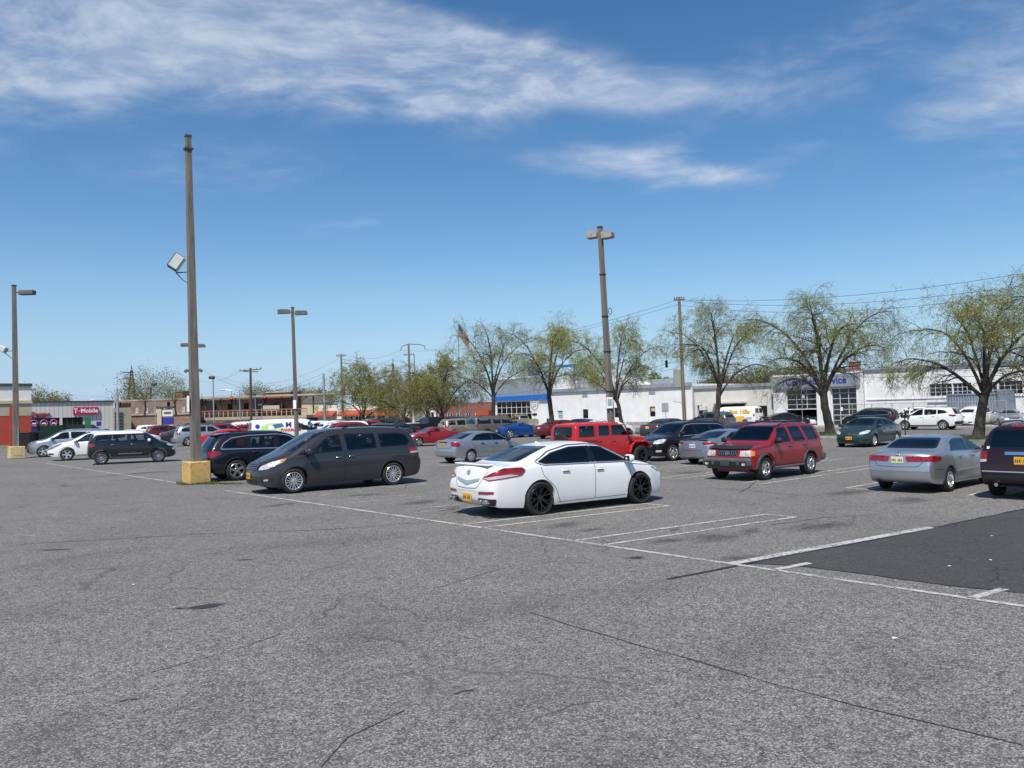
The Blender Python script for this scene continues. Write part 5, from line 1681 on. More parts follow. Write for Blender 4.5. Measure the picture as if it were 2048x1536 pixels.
CARGO = dict(W=1.0, wb=3.43, R=.37, rim=.21, Ra=.42, rims='hubcap', tw=.24, tum=.20, glass='glass_tint', n=(5, 7), kf=.14, kr=.03, rt=.10, crown=.05,
   low=[(0, .95), (.3, 1.0), (.7, 1.0), (1, .985)],
   top=[(-2.80, .70), (-2.795, .9), (-2.78, 1.25), (-2.70, 1.98, .12), (-2.55, 2.06, .12), (-1, 2.10, .6), (1.0, 2.07, .3), (1.28, 2.0, .15), (1.88, 1.28, .12), (2.1, 1.20, .12), (2.6, 1.02, .12), (2.68, .8), (2.72, .6)],
   bot=[(-2.80, .70), (-2.78, .50), (-2.6, .40), (2.1, .36), (2.5, .36), (2.7, .46), (2.72, .6)],
   belt=[(-2.80, .85), (-2.75, 1.24), (-1, 1.26), (1.2, 1.22), (1.9, 1.14), (2.4, 1.02), (2.72, .78)],
   plan=[(-2.80, .94), (-2.6, .98), (-2.0, 1.0), (1.6, 1.0), (2.2, .96), (2.55, .86), (2.72, .78)],
   win=[[(.62, 1.28), (1.55, 1.25), (1.50, 1.34), (1.12, 1.86), (.66, 1.90)]], shield=[(.86, 1.32), (.72, 1.95)], cabin=(.3, 1.8), seats=[(.8, (-.45, .45), .5)],
   extra_win=[],
   panels=[('tail_light', [(-2.78, .88, 1.0), (-2.7, .99, 1.0), (-2.7, .99, 1.35), (-2.78, .88, 1.35)], 165, 'tail_red', .012, True),
     ('rear_window', [(-2.78, .08, 1.40), (-2.78, .72, 1.40), (-2.78, .70, 1.86), (-2.78, .08, 1.86)], 180, 'glass_solid', .008, True),
     ('rear_bumper', [(-2.79, -.9, .48), (-2.79, .9, .48), (-2.79, .9, .66), (-2.79, -.9, .66)], 180, 'grey_plastic', .05, False),
     ('headlight', [(2.6, .6, .84), (2.5, .9, .84), (2.5, .9, .98), (2.6, .62, .98)], 15, 'lamp_clear', .012, True),
     ('grille', [(2.6, -.55, .98), (2.6, .55, .98), (2.6, .5, .78), (2.6, -.5, .78)], 0, 'black_plastic', .01, False)],
   seams=[[(1.65, .45), (1.68, 1.2)], [(.55, .45), (.55, 1.95)], [(-.6, .45), (-.6, 1.95)]], rear_seams=[[(0, .7), (0, 2.0)]],
   handles=[(.72, 1.12)], mirror=[(1.55, 1.38, 1.4)], mirror_mat='black_plastic', extra=[])

# ------------------------------------------------------------------ ground, street, markings
U2, V2 = Vector((.748, .664)), Vector((-.664, .748))       # across the street / along the street, seen from above
ANG_U = math.degrees(math.atan2(.664, .748))


def P(a, b, z=0.0):
 return Vector((U2.x * a + V2.x * b, U2.y * a + V2.y * b, z))


def lot(v):
 return (v.x * U2.x + v.y * U2.y, v.x * V2.x + v.y * V2.y)


def asphalt(name, base, light, dark, grain=1.0, tint=(1, 1, 1), patchy=.25, streak=True):
 if name in MATS:
  return MATS[name]
 m = bpy.data.materials.new(name)
 m.use_nodes = True
 w = NT(m.node_tree)
 b = w.n('ShaderNodeBsdfPrincipled')
 o = w.n('ShaderNodeOutputMaterial')
 w.link(b.outputs[0], o.inputs[0])
 tc = w.n('ShaderNodeTexCoord').outputs['Object']
 vo = w.n('ShaderNodeTexVoronoi')
 w.link(tc, vo.inputs['Vector'])
 vo.inputs['Scale'].default_value = 88.0
 sp = w.n('ShaderNodeSeparateColor')
 w.link(vo.outputs['Color'], sp.inputs[0])
 g1 = w.ramp(sp.outputs[0], [(0.0, 0.0), (.25, .22), (.70, .45), (.86, .80), (1.0, 1.0)])
 vo2 = w.n('ShaderNodeTexVoronoi')
 w.link(tc, vo2.inputs['Vector'])
 vo2.inputs['Scale'].default_value = 21.0
 sp2 = w.n('ShaderNodeSeparateColor')
 w.link(vo2.outputs['Color'], sp2.inputs[0])
 g = w.m('ADD', w.m('MULTIPLY', g1, .80), w.m('MULTIPLY', sp2.outputs[0], .20))
 col = w.ramp(g, [(.12, tuple(dark * t for t in tint)), (.42, tuple(base * t for t in tint)), (.85, tuple(light * t for t in tint))])
 big = w.noise(tc, .22, 6.0, .62, .4)
 f1 = w.m('MULTIPLY', w.smooth(big, .36, .70), patchy)
 col = w.mix(f1, col, tuple(base * .52 * t for t in tint))
 mid = w.noise(w.mapping(tc, (.5, 1.6, 1), (0, 0, rad(-48))), .9, 5.0, .6, .5)
 f2 = w.m('MULTIPLY', w.smooth(mid, .50, .76), patchy * .7)
 col = w.mix(f2, col, tuple(base * .50 * t for t in tint))
 dust = w.noise(w.mapping(tc, (1, 1, 1), (0, 0, 0), (31, 17, 0)), .35, 4.0, .55)
 col = w.mix(w.m('MULTIPLY', w.smooth(dust, .52, .74), .22), col, (base * 1.35, base * 1.30, base * 1.18))
 # small oil drips
 vd = w.n('ShaderNodeTexVoronoi')
 w.link(tc, vd.inputs['Vector'])
 vd.inputs['Scale'].default_value = .85
 dr = w.m('SUBTRACT', 1.0, w.smooth(w.m('ADD', vd.outputs['Distance'], w.m('MULTIPLY', w.noise(tc, 9.0, 3.0), .10)), .09, .13))
 col = w.mix(w.m('MULTIPLY', dr, .45), col, tuple(base * .3 * t for t in tint))
 # hairline crazing in places
 ve = w.n('ShaderNodeTexVoronoi', feature='DISTANCE_TO_EDGE')
 wob = w.n('ShaderNodeVectorMath', operation='MULTIPLY_ADD')
 nz = w.n('ShaderNodeTexNoise')
 w.link(tc, nz.inputs['Vector'])
 nz.inputs['Scale'].default_value = 2.2
 w.link(nz.outputs['Color'], wob.inputs[0])
 wob.inputs[1].default_value = (.5, .5, 0)
 w.link(tc, wob.inputs[2])
 w.link(wob.outputs[0], ve.inputs['Vector'])
 ve.inputs['Scale'].default_value = .55
 craze = w.m('MULTIPLY', w.m('SUBTRACT', 1.0, w.smooth(ve.outputs['Distance'], .003, .012)), w.smooth(big, .44, .60))
 col = w.mix(w.m('MULTIPLY', craze, .6), col, tuple(base * .3 * t for t in tint))
 w.link(col, b.inputs['Base Color'])
 b.inputs['Roughness'].default_value = .88
 b.inputs['Specular IOR Level'].default_value = .35
 bn = w.n('ShaderNodeBump')
 bn.inputs['Strength'].default_value = .6 * grain
 bn.inputs['Distance'].default_value = .006
 w.link(vo.outputs['Distance'], bn.inputs['Height'])
 w.link(bn.outputs[0], b.inputs['Normal'])
 MATS[name] = m
 return m


def worn(name, col, keep=.75, scale=14.0):
 """worn road paint: flaked away in spots"""
 m = bpy.data.materials.new(name)
 m.use_nodes = True
 w = NT(m.node_tree)
 b = w.n('ShaderNodeBsdfPrincipled')
 b.inputs['Roughness'].default_value = .8
 o = w.n('ShaderNodeOutputMaterial')
 tc = w.n('ShaderNodeTexCoord').outputs['Object']
 n1 = w.noise(tc, scale, 6.0, .7)
 n2 = w.noise(tc, 1.3, 3.0, .6)
 w.put(b.inputs['Base Color'], w.mix(w.noise(tc, 5.0, 4.0), col, tuple(c * .72 for c in col)))
 mask = w.smooth(w.m('ADD', w.m('MULTIPLY', n1, .75), w.m('MULTIPLY', n2, .45)), .66 - keep * .36, .86 - keep * .36)
 tr = w.n('ShaderNodeBsdfTransparent')
 mx = w.n('ShaderNodeMixShader')
 w.link(mask, mx.inputs[0])
 w.link(tr.outputs[0], mx.inputs[1])
 w.link(b.outputs[0], mx.inputs[2])
 w.link(mx.outputs[0], o.inputs[0])
 MATS[name] = m
 return m


def stain_mat(name, col, inner=.5, strength=.8):
 """soft-edged stain: fades out from its middle with ragged edges"""
 m = bpy.data.materials.new(name)
 m.use_nodes = True
 w = NT(m.node_tree)
 b = w.n('ShaderNodeBsdfPrincipled')
 b.inputs['Roughness'].default_value = .8
 b.inputs['Base Color'].default_value = (*col, 1)
 o = w.n('ShaderNodeOutputMaterial')
 uv = w.n('ShaderNodeUVMap').outputs[0]
 tc = w.n('ShaderNodeTexCoord').outputs['Object']
 d = w.n('ShaderNodeVectorMath', operation='DISTANCE')
 w.link(uv, d.inputs[0])
 d.inputs[1].default_value = (.5, .5, 0)
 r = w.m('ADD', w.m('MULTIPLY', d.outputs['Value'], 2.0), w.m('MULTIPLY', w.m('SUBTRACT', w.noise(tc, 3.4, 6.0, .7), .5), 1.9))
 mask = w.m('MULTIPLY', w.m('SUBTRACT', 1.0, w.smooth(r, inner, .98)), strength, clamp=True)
 tr = w.n('ShaderNodeBsdfTransparent')
 mx = w.n('ShaderNodeMixShader')
 w.link(mask, mx.inputs[0])
 w.link(tr.outputs[0], mx.inputs[1])
 w.link(b.outputs[0], mx.inputs[2])
 w.link(mx.outputs[0], o.inputs[0])
 MATS[name] = m


asphalt('asphalt', .150, .35, .050, tint=(1.04, 1.0, .94), patchy=.26)
asphalt('asphalt_patch', .058, .095, .028, .6, (1.04, 1.0, .95), .25)
asphalt('street_asphalt', .155, .24, .09, .6, (1.0, .97, .92), .2)
asphalt('sidewalk', .36, .46, .26, .4, (1.0, .96, .88), .2)
worn('line_white', (.54, .53, .50), .58)
worn('line_faint', (.50, .50, .48), .38)
worn('line_blue', (.12, .30, .50), .5)
worn('line_yellow', (.60, .42, .06), .6)
stain_mat('oil_stain', (.030, .030, .031), .35, .85)
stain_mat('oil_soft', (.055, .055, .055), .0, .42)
stain_mat('faint_stain', (.06, .06, .058), .0, .11)
pbr('crack', (.035, .034, .032), .95)
pbr('sealer', (.030, .030, .031), .6, var=.4, vscale=3)
pbr('concrete', (.36, .35, .32), .85, var=.35, vscale=3, bump=.3)
pbr('soil', (.09, .075, .05), .95, col2=(.13, .11, .075), vscale=2.5)

ground = structure(MB().quad((-1500, -300, 0), (1500, -300, 0), (1500, 2500, 0), (-1500, 2500, 0)).build('parking_lot', ['asphalt']))


def flat(name, pts, z, mat, parent=ground, uv=False):
 b = MB().add([(p[0], p[1], z) for p in pts], [tuple(range(len(pts)))])
 o = b.build(name, [mat], parent)
 if uv:
  me = o.data
  l = me.uv_layers.new(name='UVMap')
  for i, c in enumerate(((0, 0), (1, 0), (1, 1), (0, 1))):
   l.data[i].uv = c
 return o


def line(p, q, w=.10, mat='line_white', z=.008, name='painted_line', jag=0.0):
 p, q = Vector(p[:2]), Vector(q[:2])
 d = (q - p).normalized()
 n = Vector((-d.y, d.x)) * w / 2
 return flat(name, [p - n, q - n, q + n, p + n], z, mat)


def stain(px, py, rx, ry, mat='oil_stain', rot=0.0, z=.006, name='oil_stain'):
 g = G(px, py)
 c, s = math.cos(rad(rot)), math.sin(rad(rot))
 pts = [(g.x + c * a * rx - s * b * ry, g.y + s * a * rx + c * b * ry) for a, b in ((-1, -1), (1, -1), (1, 1), (-1, 1))]
 return flat(name, pts, z, mat, uv=True)


def crack(pxs, w=.03, mat='crack', z=.005, name='crack', seed=0, jit=.02):
 rng = random.Random(seed + len(pxs))
 P0 = [G(*p) for p in pxs]
 pts = []
 for a, b in zip(P0[:-1], P0[1:]):
  k = max(2, int((b - a).length / .25))
  pts += [a + (b - a) * i / k for i in range(k)]
 pts.append(P0[-1])
 d = (pts[-1] - pts[0]).normalized()
 n = Vector((-d.y, d.x, 0))
 off = 0
 vs = []
 for p in pts:
  off = off * .8 + rng.uniform(-jit, jit)
  ww = w * rng.uniform(.3, 1.0) / 2
  vs += [p + n * (off - ww), p + n * (off + ww)]
 vs = [(v.x, v.y, z) for v in vs]
 return MB().add(vs, [(2 * i, 2 * i + 2, 2 * i + 3, 2 * i + 1) for i in range(len(pts) - 1)]).build(name, [mat], ground)


# base lines and stalls of the first row
A0 = 9.72
line(P(A0, 24.4), P(A0, -14), .10)
line(P(A0 + .15, 28.4), P(A0 + .35, 50.5), .10)
STD = Vector((math.cos(rad(33)), math.sin(rad(33)), 0))
for k in range(-3, 8):
 b = 3.04 + 3.07 * k
 for s_ in (-.33, .33):
  p = P(A0, b + s_)
  if k == 1 and s_ > 0:
   line(p - STD * .05, p + STD * 5.05, .17, 'line_white', .009)
   continue
  if k in (0, 1) or k < 0:
   line(p, p + STD * .75, .11)
   continue
  line(p, p + STD * 4.9, .095, 'line_white' if k < 4 else 'line_faint')
 if k > 1:
  line(P(A0, b - .33) + STD * 4.86, P(A0, b + .33) + STD * 4.86, .10, 'line_white' if k < 4 else 'line_faint', .009)
STL = Vector((math.cos(rad(22)), math.sin(rad(22)), 0))
for k in range(8):
 b = 30.6 + 3.0 * k
 for s_ in (-.3, .3):
  p = P(A0 + .25, b + s_)
  line(p, p + STL * 4.9, .09, 'line_faint')
# double row further out
ST2 = Vector((math.cos(rad(41)), math.sin(rad(41)), 0))
for k in range(-4, 16):
 b = 12.5 + 2.95 * k
 for s_ in (-.3, .3):
  p = P(20.1, b + s_)
  line(p, p + ST2 * 10.6, .10, 'line_white')
 line(P(20.15, b - .3), P(20.15, b + .3), .10, 'line_white', .009)
for k in range(-2, 9):
 b = 16 + 2.95 * k
 for s_ in (-.3, .3):
  line(P(38.4, b + s_), P(43.6, b + s_), .10, 'line_faint')

# dark repair patch with its sealed edge
def ragged(pts, j, seed=2):
 rng = random.Random(seed)
 out = []
 for i, a in enumerate(pts):
  b = pts[(i + 1) % len(pts)]
  k = max(1, int((b - a).length / .15))
  out += [a + (b - a) * (q / k) + Vector((rng.uniform(-j, j), rng.uniform(-j, j), 0)) for q in range(k)]
 return out


flat('asphalt_patch', ragged([G(*p) for p in ((1497, 1127), (1600, 1133), (1750, 1151), (1900, 1172), (2048, 1187), (2400, 1236), (2400, 952), (2048, 1018), (1840, 1061), (1680, 1093), (1570, 1112))], .018), .004, 'asphalt_patch')
crack([(1335, 1159), (1400, 1147), (1497, 1127), (1580, 1111), (1680, 1093), (1840, 1062), (2048, 1018), (2300, 970)], .10, 'sealer', .0065, 'sealed_joint', 3, .01)
crack([(1497, 1127), (1600, 1133), (1750, 1151), (1900, 1172), (2048, 1187), (2300, 1222)], .05, 'sealer', .0065, 'sealed_joint', 5, .015)
for i, (pp, w) in enumerate([
  ([(0, 993), (200, 986), (450, 975), (600, 966)], .05), ([(60, 1088), (230, 1078), (430, 1067), (650, 1060), (870, 1043)], .035),
  ([(1060, 1225), (1124, 1247), (1244, 1280), (1334, 1305), (1464, 1345), (1574, 1375), (1714, 1410), (1824, 1436), (2048, 1490)], .022),
  ([(640, 1536), (695, 1476), (750, 1445), (800, 1420)], .018), ([(300, 1345), (380, 1322), (480, 1297), (560, 1268)], .014),
  ([(1540, 1050), (1650, 1035), (1760, 1028)], .03), ([(1250, 985), (1420, 975), (1600, 990)], .04), ([(1480, 985), (1500, 975), (1512, 962)], .05),
  ([(880, 1175), (960, 1150), (1010, 1135)], .014), ([(1800, 1010), (1860, 1000), (1930, 1012)], .03), ([(200, 1010), (420, 996), (640, 1002)], .03)]):
 crack(pp, w, seed=i)
stain(410, 1213, .26, .16, 'oil_stain', 30)
stain(362, 1217, .10, .06, 'oil_stain', 0)
stain(1270, 1116, .20, .16, 'oil_stain', 20)
stain(490, 1120, .22, .07, 'oil_stain', 15)
stain(110, 1100, .3, .07)
stain(1490, 1116, .55, .35, 'oil_soft', 20, .0060)
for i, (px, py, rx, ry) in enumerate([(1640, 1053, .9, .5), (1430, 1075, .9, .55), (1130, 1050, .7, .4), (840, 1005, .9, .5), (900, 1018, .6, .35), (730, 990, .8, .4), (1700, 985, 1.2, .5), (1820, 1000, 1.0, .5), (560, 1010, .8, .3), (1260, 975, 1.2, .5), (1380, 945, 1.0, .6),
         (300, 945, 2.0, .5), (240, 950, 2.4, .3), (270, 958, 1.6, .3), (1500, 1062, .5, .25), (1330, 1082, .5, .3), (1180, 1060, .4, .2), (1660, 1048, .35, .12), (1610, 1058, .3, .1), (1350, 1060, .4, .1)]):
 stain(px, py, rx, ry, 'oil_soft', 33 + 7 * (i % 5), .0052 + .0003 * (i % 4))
for i, (px, py, rx, ry) in enumerate([(1280, 1530, .7, .3), (1060, 1405, 1.0, .35), (200, 1110, 2.4, .6), (80, 1480, .8, .6), (700, 1270, 1.8, .6), (640, 1085, 3.0, .8), (1000, 1220, 2.2, .7), (1500, 1290, 1.6, .6), (1800, 1330, 1.4, .6), (420, 1420, 1.2, .5), (60, 1230, 1.4, .8), (1300, 1180, 1.5, .7)]):
 stain(px, py, rx, ry, 'faint_stain', 20 + 17 * (i % 5), .0052 + .0003 * (i % 4), 'worn_patch')
stain(40, 1370, .45, .5, 'faint_stain', 40, .0056, 'dirt_stain')
line(G(20, 1073), G(76, 1071), .16, 'line_faint')
line(G(345, 969), G(376, 968), .30, 'line_blue', .0095)
line(G(640, 992), G(660, 988), .15, 'line_faint')
line(G(705, 985), G(722, 982), .14, 'line_faint')

# street behind the trees, kerbs, far pavement
KZ = .13
def strip(name, a0, a1, b0, b1, z0, z1, mat, parent=None):
 q = [P(a0, b0), P(a1, b0), P(a1, b1), P(a0, b1)]
 m = MB()
 if z1 - z0 < .02:
  m.add([(p.x, p.y, z1) for p in q], [(0, 1, 2, 3)])
 else:
  m.prism([(p.x, p.y) for p in q], z0, z1)
 return m.build(name, [mat], parent)
structure(strip('street', 53.6, 67.0, -120, 260, 0, .004, 'street_asphalt'))
structure(strip('pavement', 67.15, 70.0, -120, 260, 0, KZ, 'sidewalk'))
structure(strip('kerb', 67.0, 67.15, -120, 260, 0, KZ + .004, 'concrete'))
structure(strip('forecourt', 70.0, 74.0, -60, 120, 0, KZ - .03, 'sidewalk'))
sw = strip('pavement', 51.2, 53.4, -120, 260, 0, .012, 'sidewalk')
structure(sw)
for a in (60.3, ):
 strip('painted_line', a - .06, a + .06, -80, 200, 0, .009, 'line_yellow', bpy.data.objects['street'])


def grass_tuft(b, x, y, z, rng, h=.12, n=5):
 for _ in range(n):
  an, le, hh = rng.uniform(0, 6.28), rng.uniform(.02, .07), h * rng.uniform(.5, 1.2)
  dx, dy = math.cos(an) * .012, math.sin(an) * .012
  ox, oy = x + rng.uniform(-.06, .06), y + rng.uniform(-.06, .06)
  lx, ly = math.cos(an + 1.57) * le, math.sin(an + 1.57) * le
  b.add([(ox - dx, oy - dy, z), (ox + dx, oy + dy, z), (ox + lx, oy + ly, z + hh)], [(0, 1, 2)], rng.randrange(2))


pbr('grass_a', (.075, .115, .030), .8)
pbr('grass_b', (.125, .150, .045), .8)


def island(a, b, la, lb, label, seed):
 """kerbed planting bed with rounded ends"""
 c = P(a, b)
 t = thing('planting_bed', label, 'planting bed', c, math.atan2(U2.y, U2.x), 'kerbed beds under the street trees')
 pl = round_line([(-la, -lb), (la, -lb), (la, lb), (-la, lb)], min(la, lb) * .8, 5, True)
 inn = inset(pl, .16)
 m = MB()
 n = len(pl)
 vs = [(p[0], p[1], 0) for p in pl] + [(p[0], p[1], .14) for p in pl] + [(p[0], p[1], .14) for p in inn] + [(p[0], p[1], .06) for p in inn]
 m.add(vs, [(k * n + i, k * n + (i + 1) % n, (k + 1) * n + (i + 1) % n, (k + 1) * n + i) for k in range(3) for i in range(n)])
 m.build('kerb', ['concrete'], t)
 s = MB()
 s.add([(p[0], p[1], .10) for p in inn] + [(0, 0, .22)], [(i, (i + 1) % n, n) for i in range(n)])
 s.build('soil', ['soil'], t)
 g = MB()
 rng = random.Random(seed)
 pts = np.random.default_rng(seed).uniform(-1, 1, (1500, 2)) * (la, lb)
 for x, y in pts[in_poly(pts[:, 0], pts[:, 1], inn)]:
  grass_tuft(g, x, y, .12 + .08 * (1 - max(abs(x) / la, abs(y) / lb)), rng, .13)
 o = g.build('grass', ['grass_a', 'grass_b'], t)
 o['kind'] = 'stuff'
 return t


# ------------------------------------------------------------------ trees
pbr('bark', (.075, .063, .052), .95, var=.45, vscale=7, bump=.6, bscale=24, stretch=(1, 1, .35))
pbr('twig', (.10, .086, .07), .9, var=.4, vscale=2)


def leaf_mat(name, col, col2):
 if name in MATS:
  return MATS[name]
 m = bpy.data.materials.new(name)
 m.use_nodes = True
 w = NT(m.node_tree)
 o = w.n('ShaderNodeOutputMaterial')
 tc = w.n('ShaderNodeTexCoord').outputs['Object']
 c = w.mix(w.ramp(w.noise(tc, 1.1, 4.0, .65), [(.35, 0.0), (.65, 1.0)]), col, col2)
 d = w.n('ShaderNodeBsdfDiffuse')
 t = w.n('ShaderNodeBsdfTranslucent')
 w.link(c, d.inputs[0])
 w.link(c, t.inputs[0])
 mx = w.n('ShaderNodeMixShader')
 mx.inputs[0].default_value = .45
 w.link(d.outputs[0], mx.inputs[1])
 w.link(t.outputs[0], mx.inputs[2])
 w.link(mx.outputs[0], o.inputs[0])
 MATS[name] = m
 return m


leaf_mat('leaf_spring', (.34, .40, .11), (.48, .46, .15))
leaf_mat('leaf_olive', (.27, .285, .085), (.36, .34, .12))
leaf_mat('leaf_far', (.20, .21, .09), (.26, .235, .12))


def fast_mesh(name, V, Q, mat):
 V = np.asarray(V, np.float32).reshape(-1, 3)
 Q = np.asarray(Q, np.int32)
 k = Q.shape[1]
 me = bpy.data.meshes.new(name)
 me.vertices.add(len(V))
 me.vertices.foreach_set('co', V.ravel())
 me.loops.add(Q.size)
 me.loops.foreach_set('vertex_index', Q.ravel())
 me.polygons.add(len(Q))
 me.polygons.foreach_set('loop_start', np.arange(0, Q.size, k, dtype=np.int32))
 me.polygons.foreach_set('loop_total', np.full(len(Q), k, np.int32))
 me.materials.append(MATS[mat])
 me.polygons.foreach_set('use_smooth', np.ones(len(Q), bool))
 me.update(calc_edges=True)
 me.validate()
 return me


def tubes(pts, rad_, n):
 """many branches at once: pts (N,K,3), rad_ (N,K)"""
 N, K, _ = pts.shape
 t = np.gradient(pts, axis=1)
 t /= np.linalg.norm(t, axis=2, keepdims=True) + 1e-9
 ref = np.where(np.abs(t[..., 2:3]) < .8, np.array([0, 0, 1.0]), np.array([1.0, 0, 0]))
 a = np.cross(t, ref)
 a /= np.linalg.norm(a, axis=2, keepdims=True) + 1e-9
 b = np.cross(t, a)
 an = np.arange(n) * 2 * math.pi / n
 V = pts[:, :, None] + (a[:, :, None] * np.cos(an)[None, None, :, None] + b[:, :, None] * np.sin(an)[None, None, :, None]) * rad_[:, :, None, None]
 idx = np.arange(N * K * n).reshape(N, K, n)
 i0, i1 = idx[:, :-1], idx[:, 1:]
 Q = np.stack([i0, np.roll(i0, -1, 2), np.roll(i1, -1, 2), i1], -1).reshape(-1, 4)
 return V.reshape(-1, 3), Q


def spread_children(rng, pts, rads, per, f0, f1, elev, len_fn, K, droop, wander, rmin, rfac):
 """side branches along parents; returns (N,K,3), (N,K)"""
 N, Kp, _ = pts.shape
 m = N * per
 par = np.repeat(np.arange(N), per)
 f = rng.uniform(f0, f1, m)
 # even out along the parent
 f = f0 + (f1 - f0) * ((np.tile(np.arange(per), N) + rng.uniform(0, 1, m)) / per)
 s = f * (Kp - 1)
 i = np.minimum(s.astype(int), Kp - 2)
 w = (s - i)[:, None]
 base = pts[par, i] * (1 - w) + pts[par, i + 1] * w
 r0 = rads[par, i] * (1 - w[:, 0]) + rads[par, i + 1] * w[:, 0]
 t = pts[par, i + 1] - pts[par, i]
 t /= np.linalg.norm(t, axis=1, keepdims=True) + 1e-9
 rnd = rng.normal(size=(m, 3))
 side = rnd - t * (rnd * t).sum(1, keepdims=True)
 side /= np.linalg.norm(side, axis=1, keepdims=True) + 1e-9
 an = np.radians(rng.uniform(elev[0], elev[1], m))[:, None]
 d = t * np.cos(an) + side * np.sin(an)
 L = len_fn(rng, m, f)[:, None]
 out = np.zeros((m, K, 3))
 out[:, 0] = base
 cur = d.copy()
 for k in range(1, K):
  cur = cur + rng.normal(size=(m, 3)) * wander
  cur[:, 2] += droop[0] + (droop[1] - droop[0]) * k / (K - 1)
  cur /= np.linalg.norm(cur, axis=1, keepdims=True) + 1e-9
  out[:, k] = out[:, k - 1] + cur * L / (K - 1)
 rr = np.maximum(r0 * rfac, rmin)[:, None] * np.linspace(1, .35, K)[None]
 return out, np.maximum(rr, rmin * .6)


def tree(loc, H, R, trunk_h, label, seed, group='street trees along the kerb', leaves=1.0, leaf='leaf_spring', trunk_r=.2, fork=5, droop=1.0, dens=1.0, name='locust_tree', lean=0.0, vis=1.0, twist=.25, flat_top=.5, leaf_size=1.0):
 rng = np.random.default_rng(seed)
 t = thing(name, label, 'tree', (loc[0], loc[1], loc[2] if len(loc) > 2 else 0), 0, group)
 # trunk
 K = 9
 zz = np.linspace(0, trunk_h, K)
 tr = np.stack([lean * (zz / trunk_h) ** 1.5 + np.cumsum(rng.normal(0, .03, K)), np.cumsum(rng.normal(0, .03, K)), zz], 1)[None]
 tr[0, 0, :2] = 0
 trr = (trunk_r * (1.0 + .55 * np.exp(-zz / .25) - .22 * zz / trunk_h))[None]
 V, Q = tubes(tr, trr, 12)
 Vs, Qs, off = [V], [Q], len(V)
 # main limbs: some open like a vase, the lower ones reach out and arch over
 n1, K1 = fork + 3, 12
 az = np.arange(n1) * 2.4 + rng.uniform(-.4, .4, n1) + rng.uniform(0, 6)
 L1 = np.zeros((n1, K1, 3))
 for i in range(n1):
  k = i / (n1 - 1)
  start = tr[0, -1] * (1 - .28 * k * rng.uniform(.6, 1)) if i else tr[0, -1].copy()
  reach, rise = R * rng.uniform(.72, 1.0), (H - start[2]) * (rng.uniform(.80, .97) - .55 * k ** 1.5)
  if i == 0:
   reach, rise = R * .35, (H - start[2]) * .88
  s = np.linspace(0, 1, K1)
  rr_ = reach * s ** rng.uniform(.9, 1.3)
  hh = rise * (1 - (1 - s) ** (1.0 + flat_top * rng.uniform(.9, 1.6))) - droop * R * .10 * k * s ** 3
  wob = np.cumsum(rng.normal(0, twist * .18, K1)) * s
  a_ = az[i] + wob
  L1[i] = start + np.stack([rr_ * np.cos(a_), rr_ * np.sin(a_), hh + np.cumsum(rng.normal(0, .035, K1)) * s], 1)
  L1[i, 0] = start
 r1 = (trunk_r * rng.uniform(.30, .46, n1))[:, None] * np.linspace(1, .16, K1)[None]
 V, Q = tubes(L1, r1, 8)
 Vs.append(V); Qs.append(Q + off); off += len(V)
 per2 = max(5, int(11 * dens))
 L2, r2 = spread_children(rng, L1, r1, per2, .18, 1.0, (30, 72), lambda g, m, f: R * g.uniform(.24, .52, m) * (1.15 - .55 * f), 8, (.10, -.16 * droop), .14, .010, .48)
 V, Q = tubes(L2, r2, 5)
 Vs.append(V); Qs.append(Q + off); off += len(V)
 me = fast_mesh('trunk', np.concatenate(Vs), np.concatenate(Qs), 'bark')
 obj('trunk', me, t)
 per3 = max(5, int(10 * dens))
 L3, r3 = spread_children(rng, L2, r2, per3, .10, 1.0, (28, 75), lambda g, m, f: R * g.uniform(.12, .30, m) * (1.2 - .5 * f), 6, (.03, -.30 * droop), .17, .0065, .55)
 V3, Q3 = tubes(L3, r3, 3)
 per4 = max(3, int(5 * dens))
 L4, r4 = spread_children(rng, L3, r3, per4, .15, 1.0, (25, 80), lambda g, m, f: g.uniform(.20, .66, m), 4, (.05, -.24 * droop), .20, .005, .6)
 V4, Q4 = tubes(L4, r4, 3)
 me = fast_mesh('branches', np.concatenate([V3, V4]), np.concatenate([Q3, Q4 + len(V3)]), 'twig')
 o = obj('branches', me, t)
 o['kind'] = 'stuff'
 # young leaves in tufts along the outer twigs, thicker in some parts of the crown
 pts = np.concatenate([L4[:, 1:].reshape(-1, 3), L3[:, 2:].reshape(-1, 3)])
 cen = rng.normal(size=(14, 3)) * np.array([R * .6, R * .6, H * .22]) + np.array([0, 0, H * .72])
 d = np.min(np.linalg.norm(pts[:, None] - cen[None], axis=2), 1)
 pr = np.clip(1.25 - d / (R * .42), .25, 1.0) * np.clip((pts[:, 2] - trunk_h * .7) / (H * .25), .15, 1)
 pr = pr * .85 * leaves
 sel = pts[rng.uniform(0, 1, len(pts)) < pr]
 kq = 5
 c = np.repeat(sel, kq, 0) + rng.normal(0, .07, (len(sel) * kq, 3))
 n_ = len(c)
 a = rng.normal(size=(n_, 3)); a /= np.linalg.norm(a, axis=1, keepdims=True)
 b = rng.normal(size=(n_, 3)); b -= a * (a * b).sum(1, keepdims=True); b /= np.linalg.norm(b, axis=1, keepdims=True)
 sz = rng.uniform(.024, .060, (n_, 1)) * leaf_size
 V = np.stack([c - a * sz, c + b * sz * .45, c + a * sz, c - b * sz * .45], 1).reshape(-1, 3)
 me = fast_mesh('crown', V, np.arange(n_ * 4).reshape(-1, 4), leaf)
 o = obj('crown', me, t)
 o['kind'] = 'stuff'
 return t


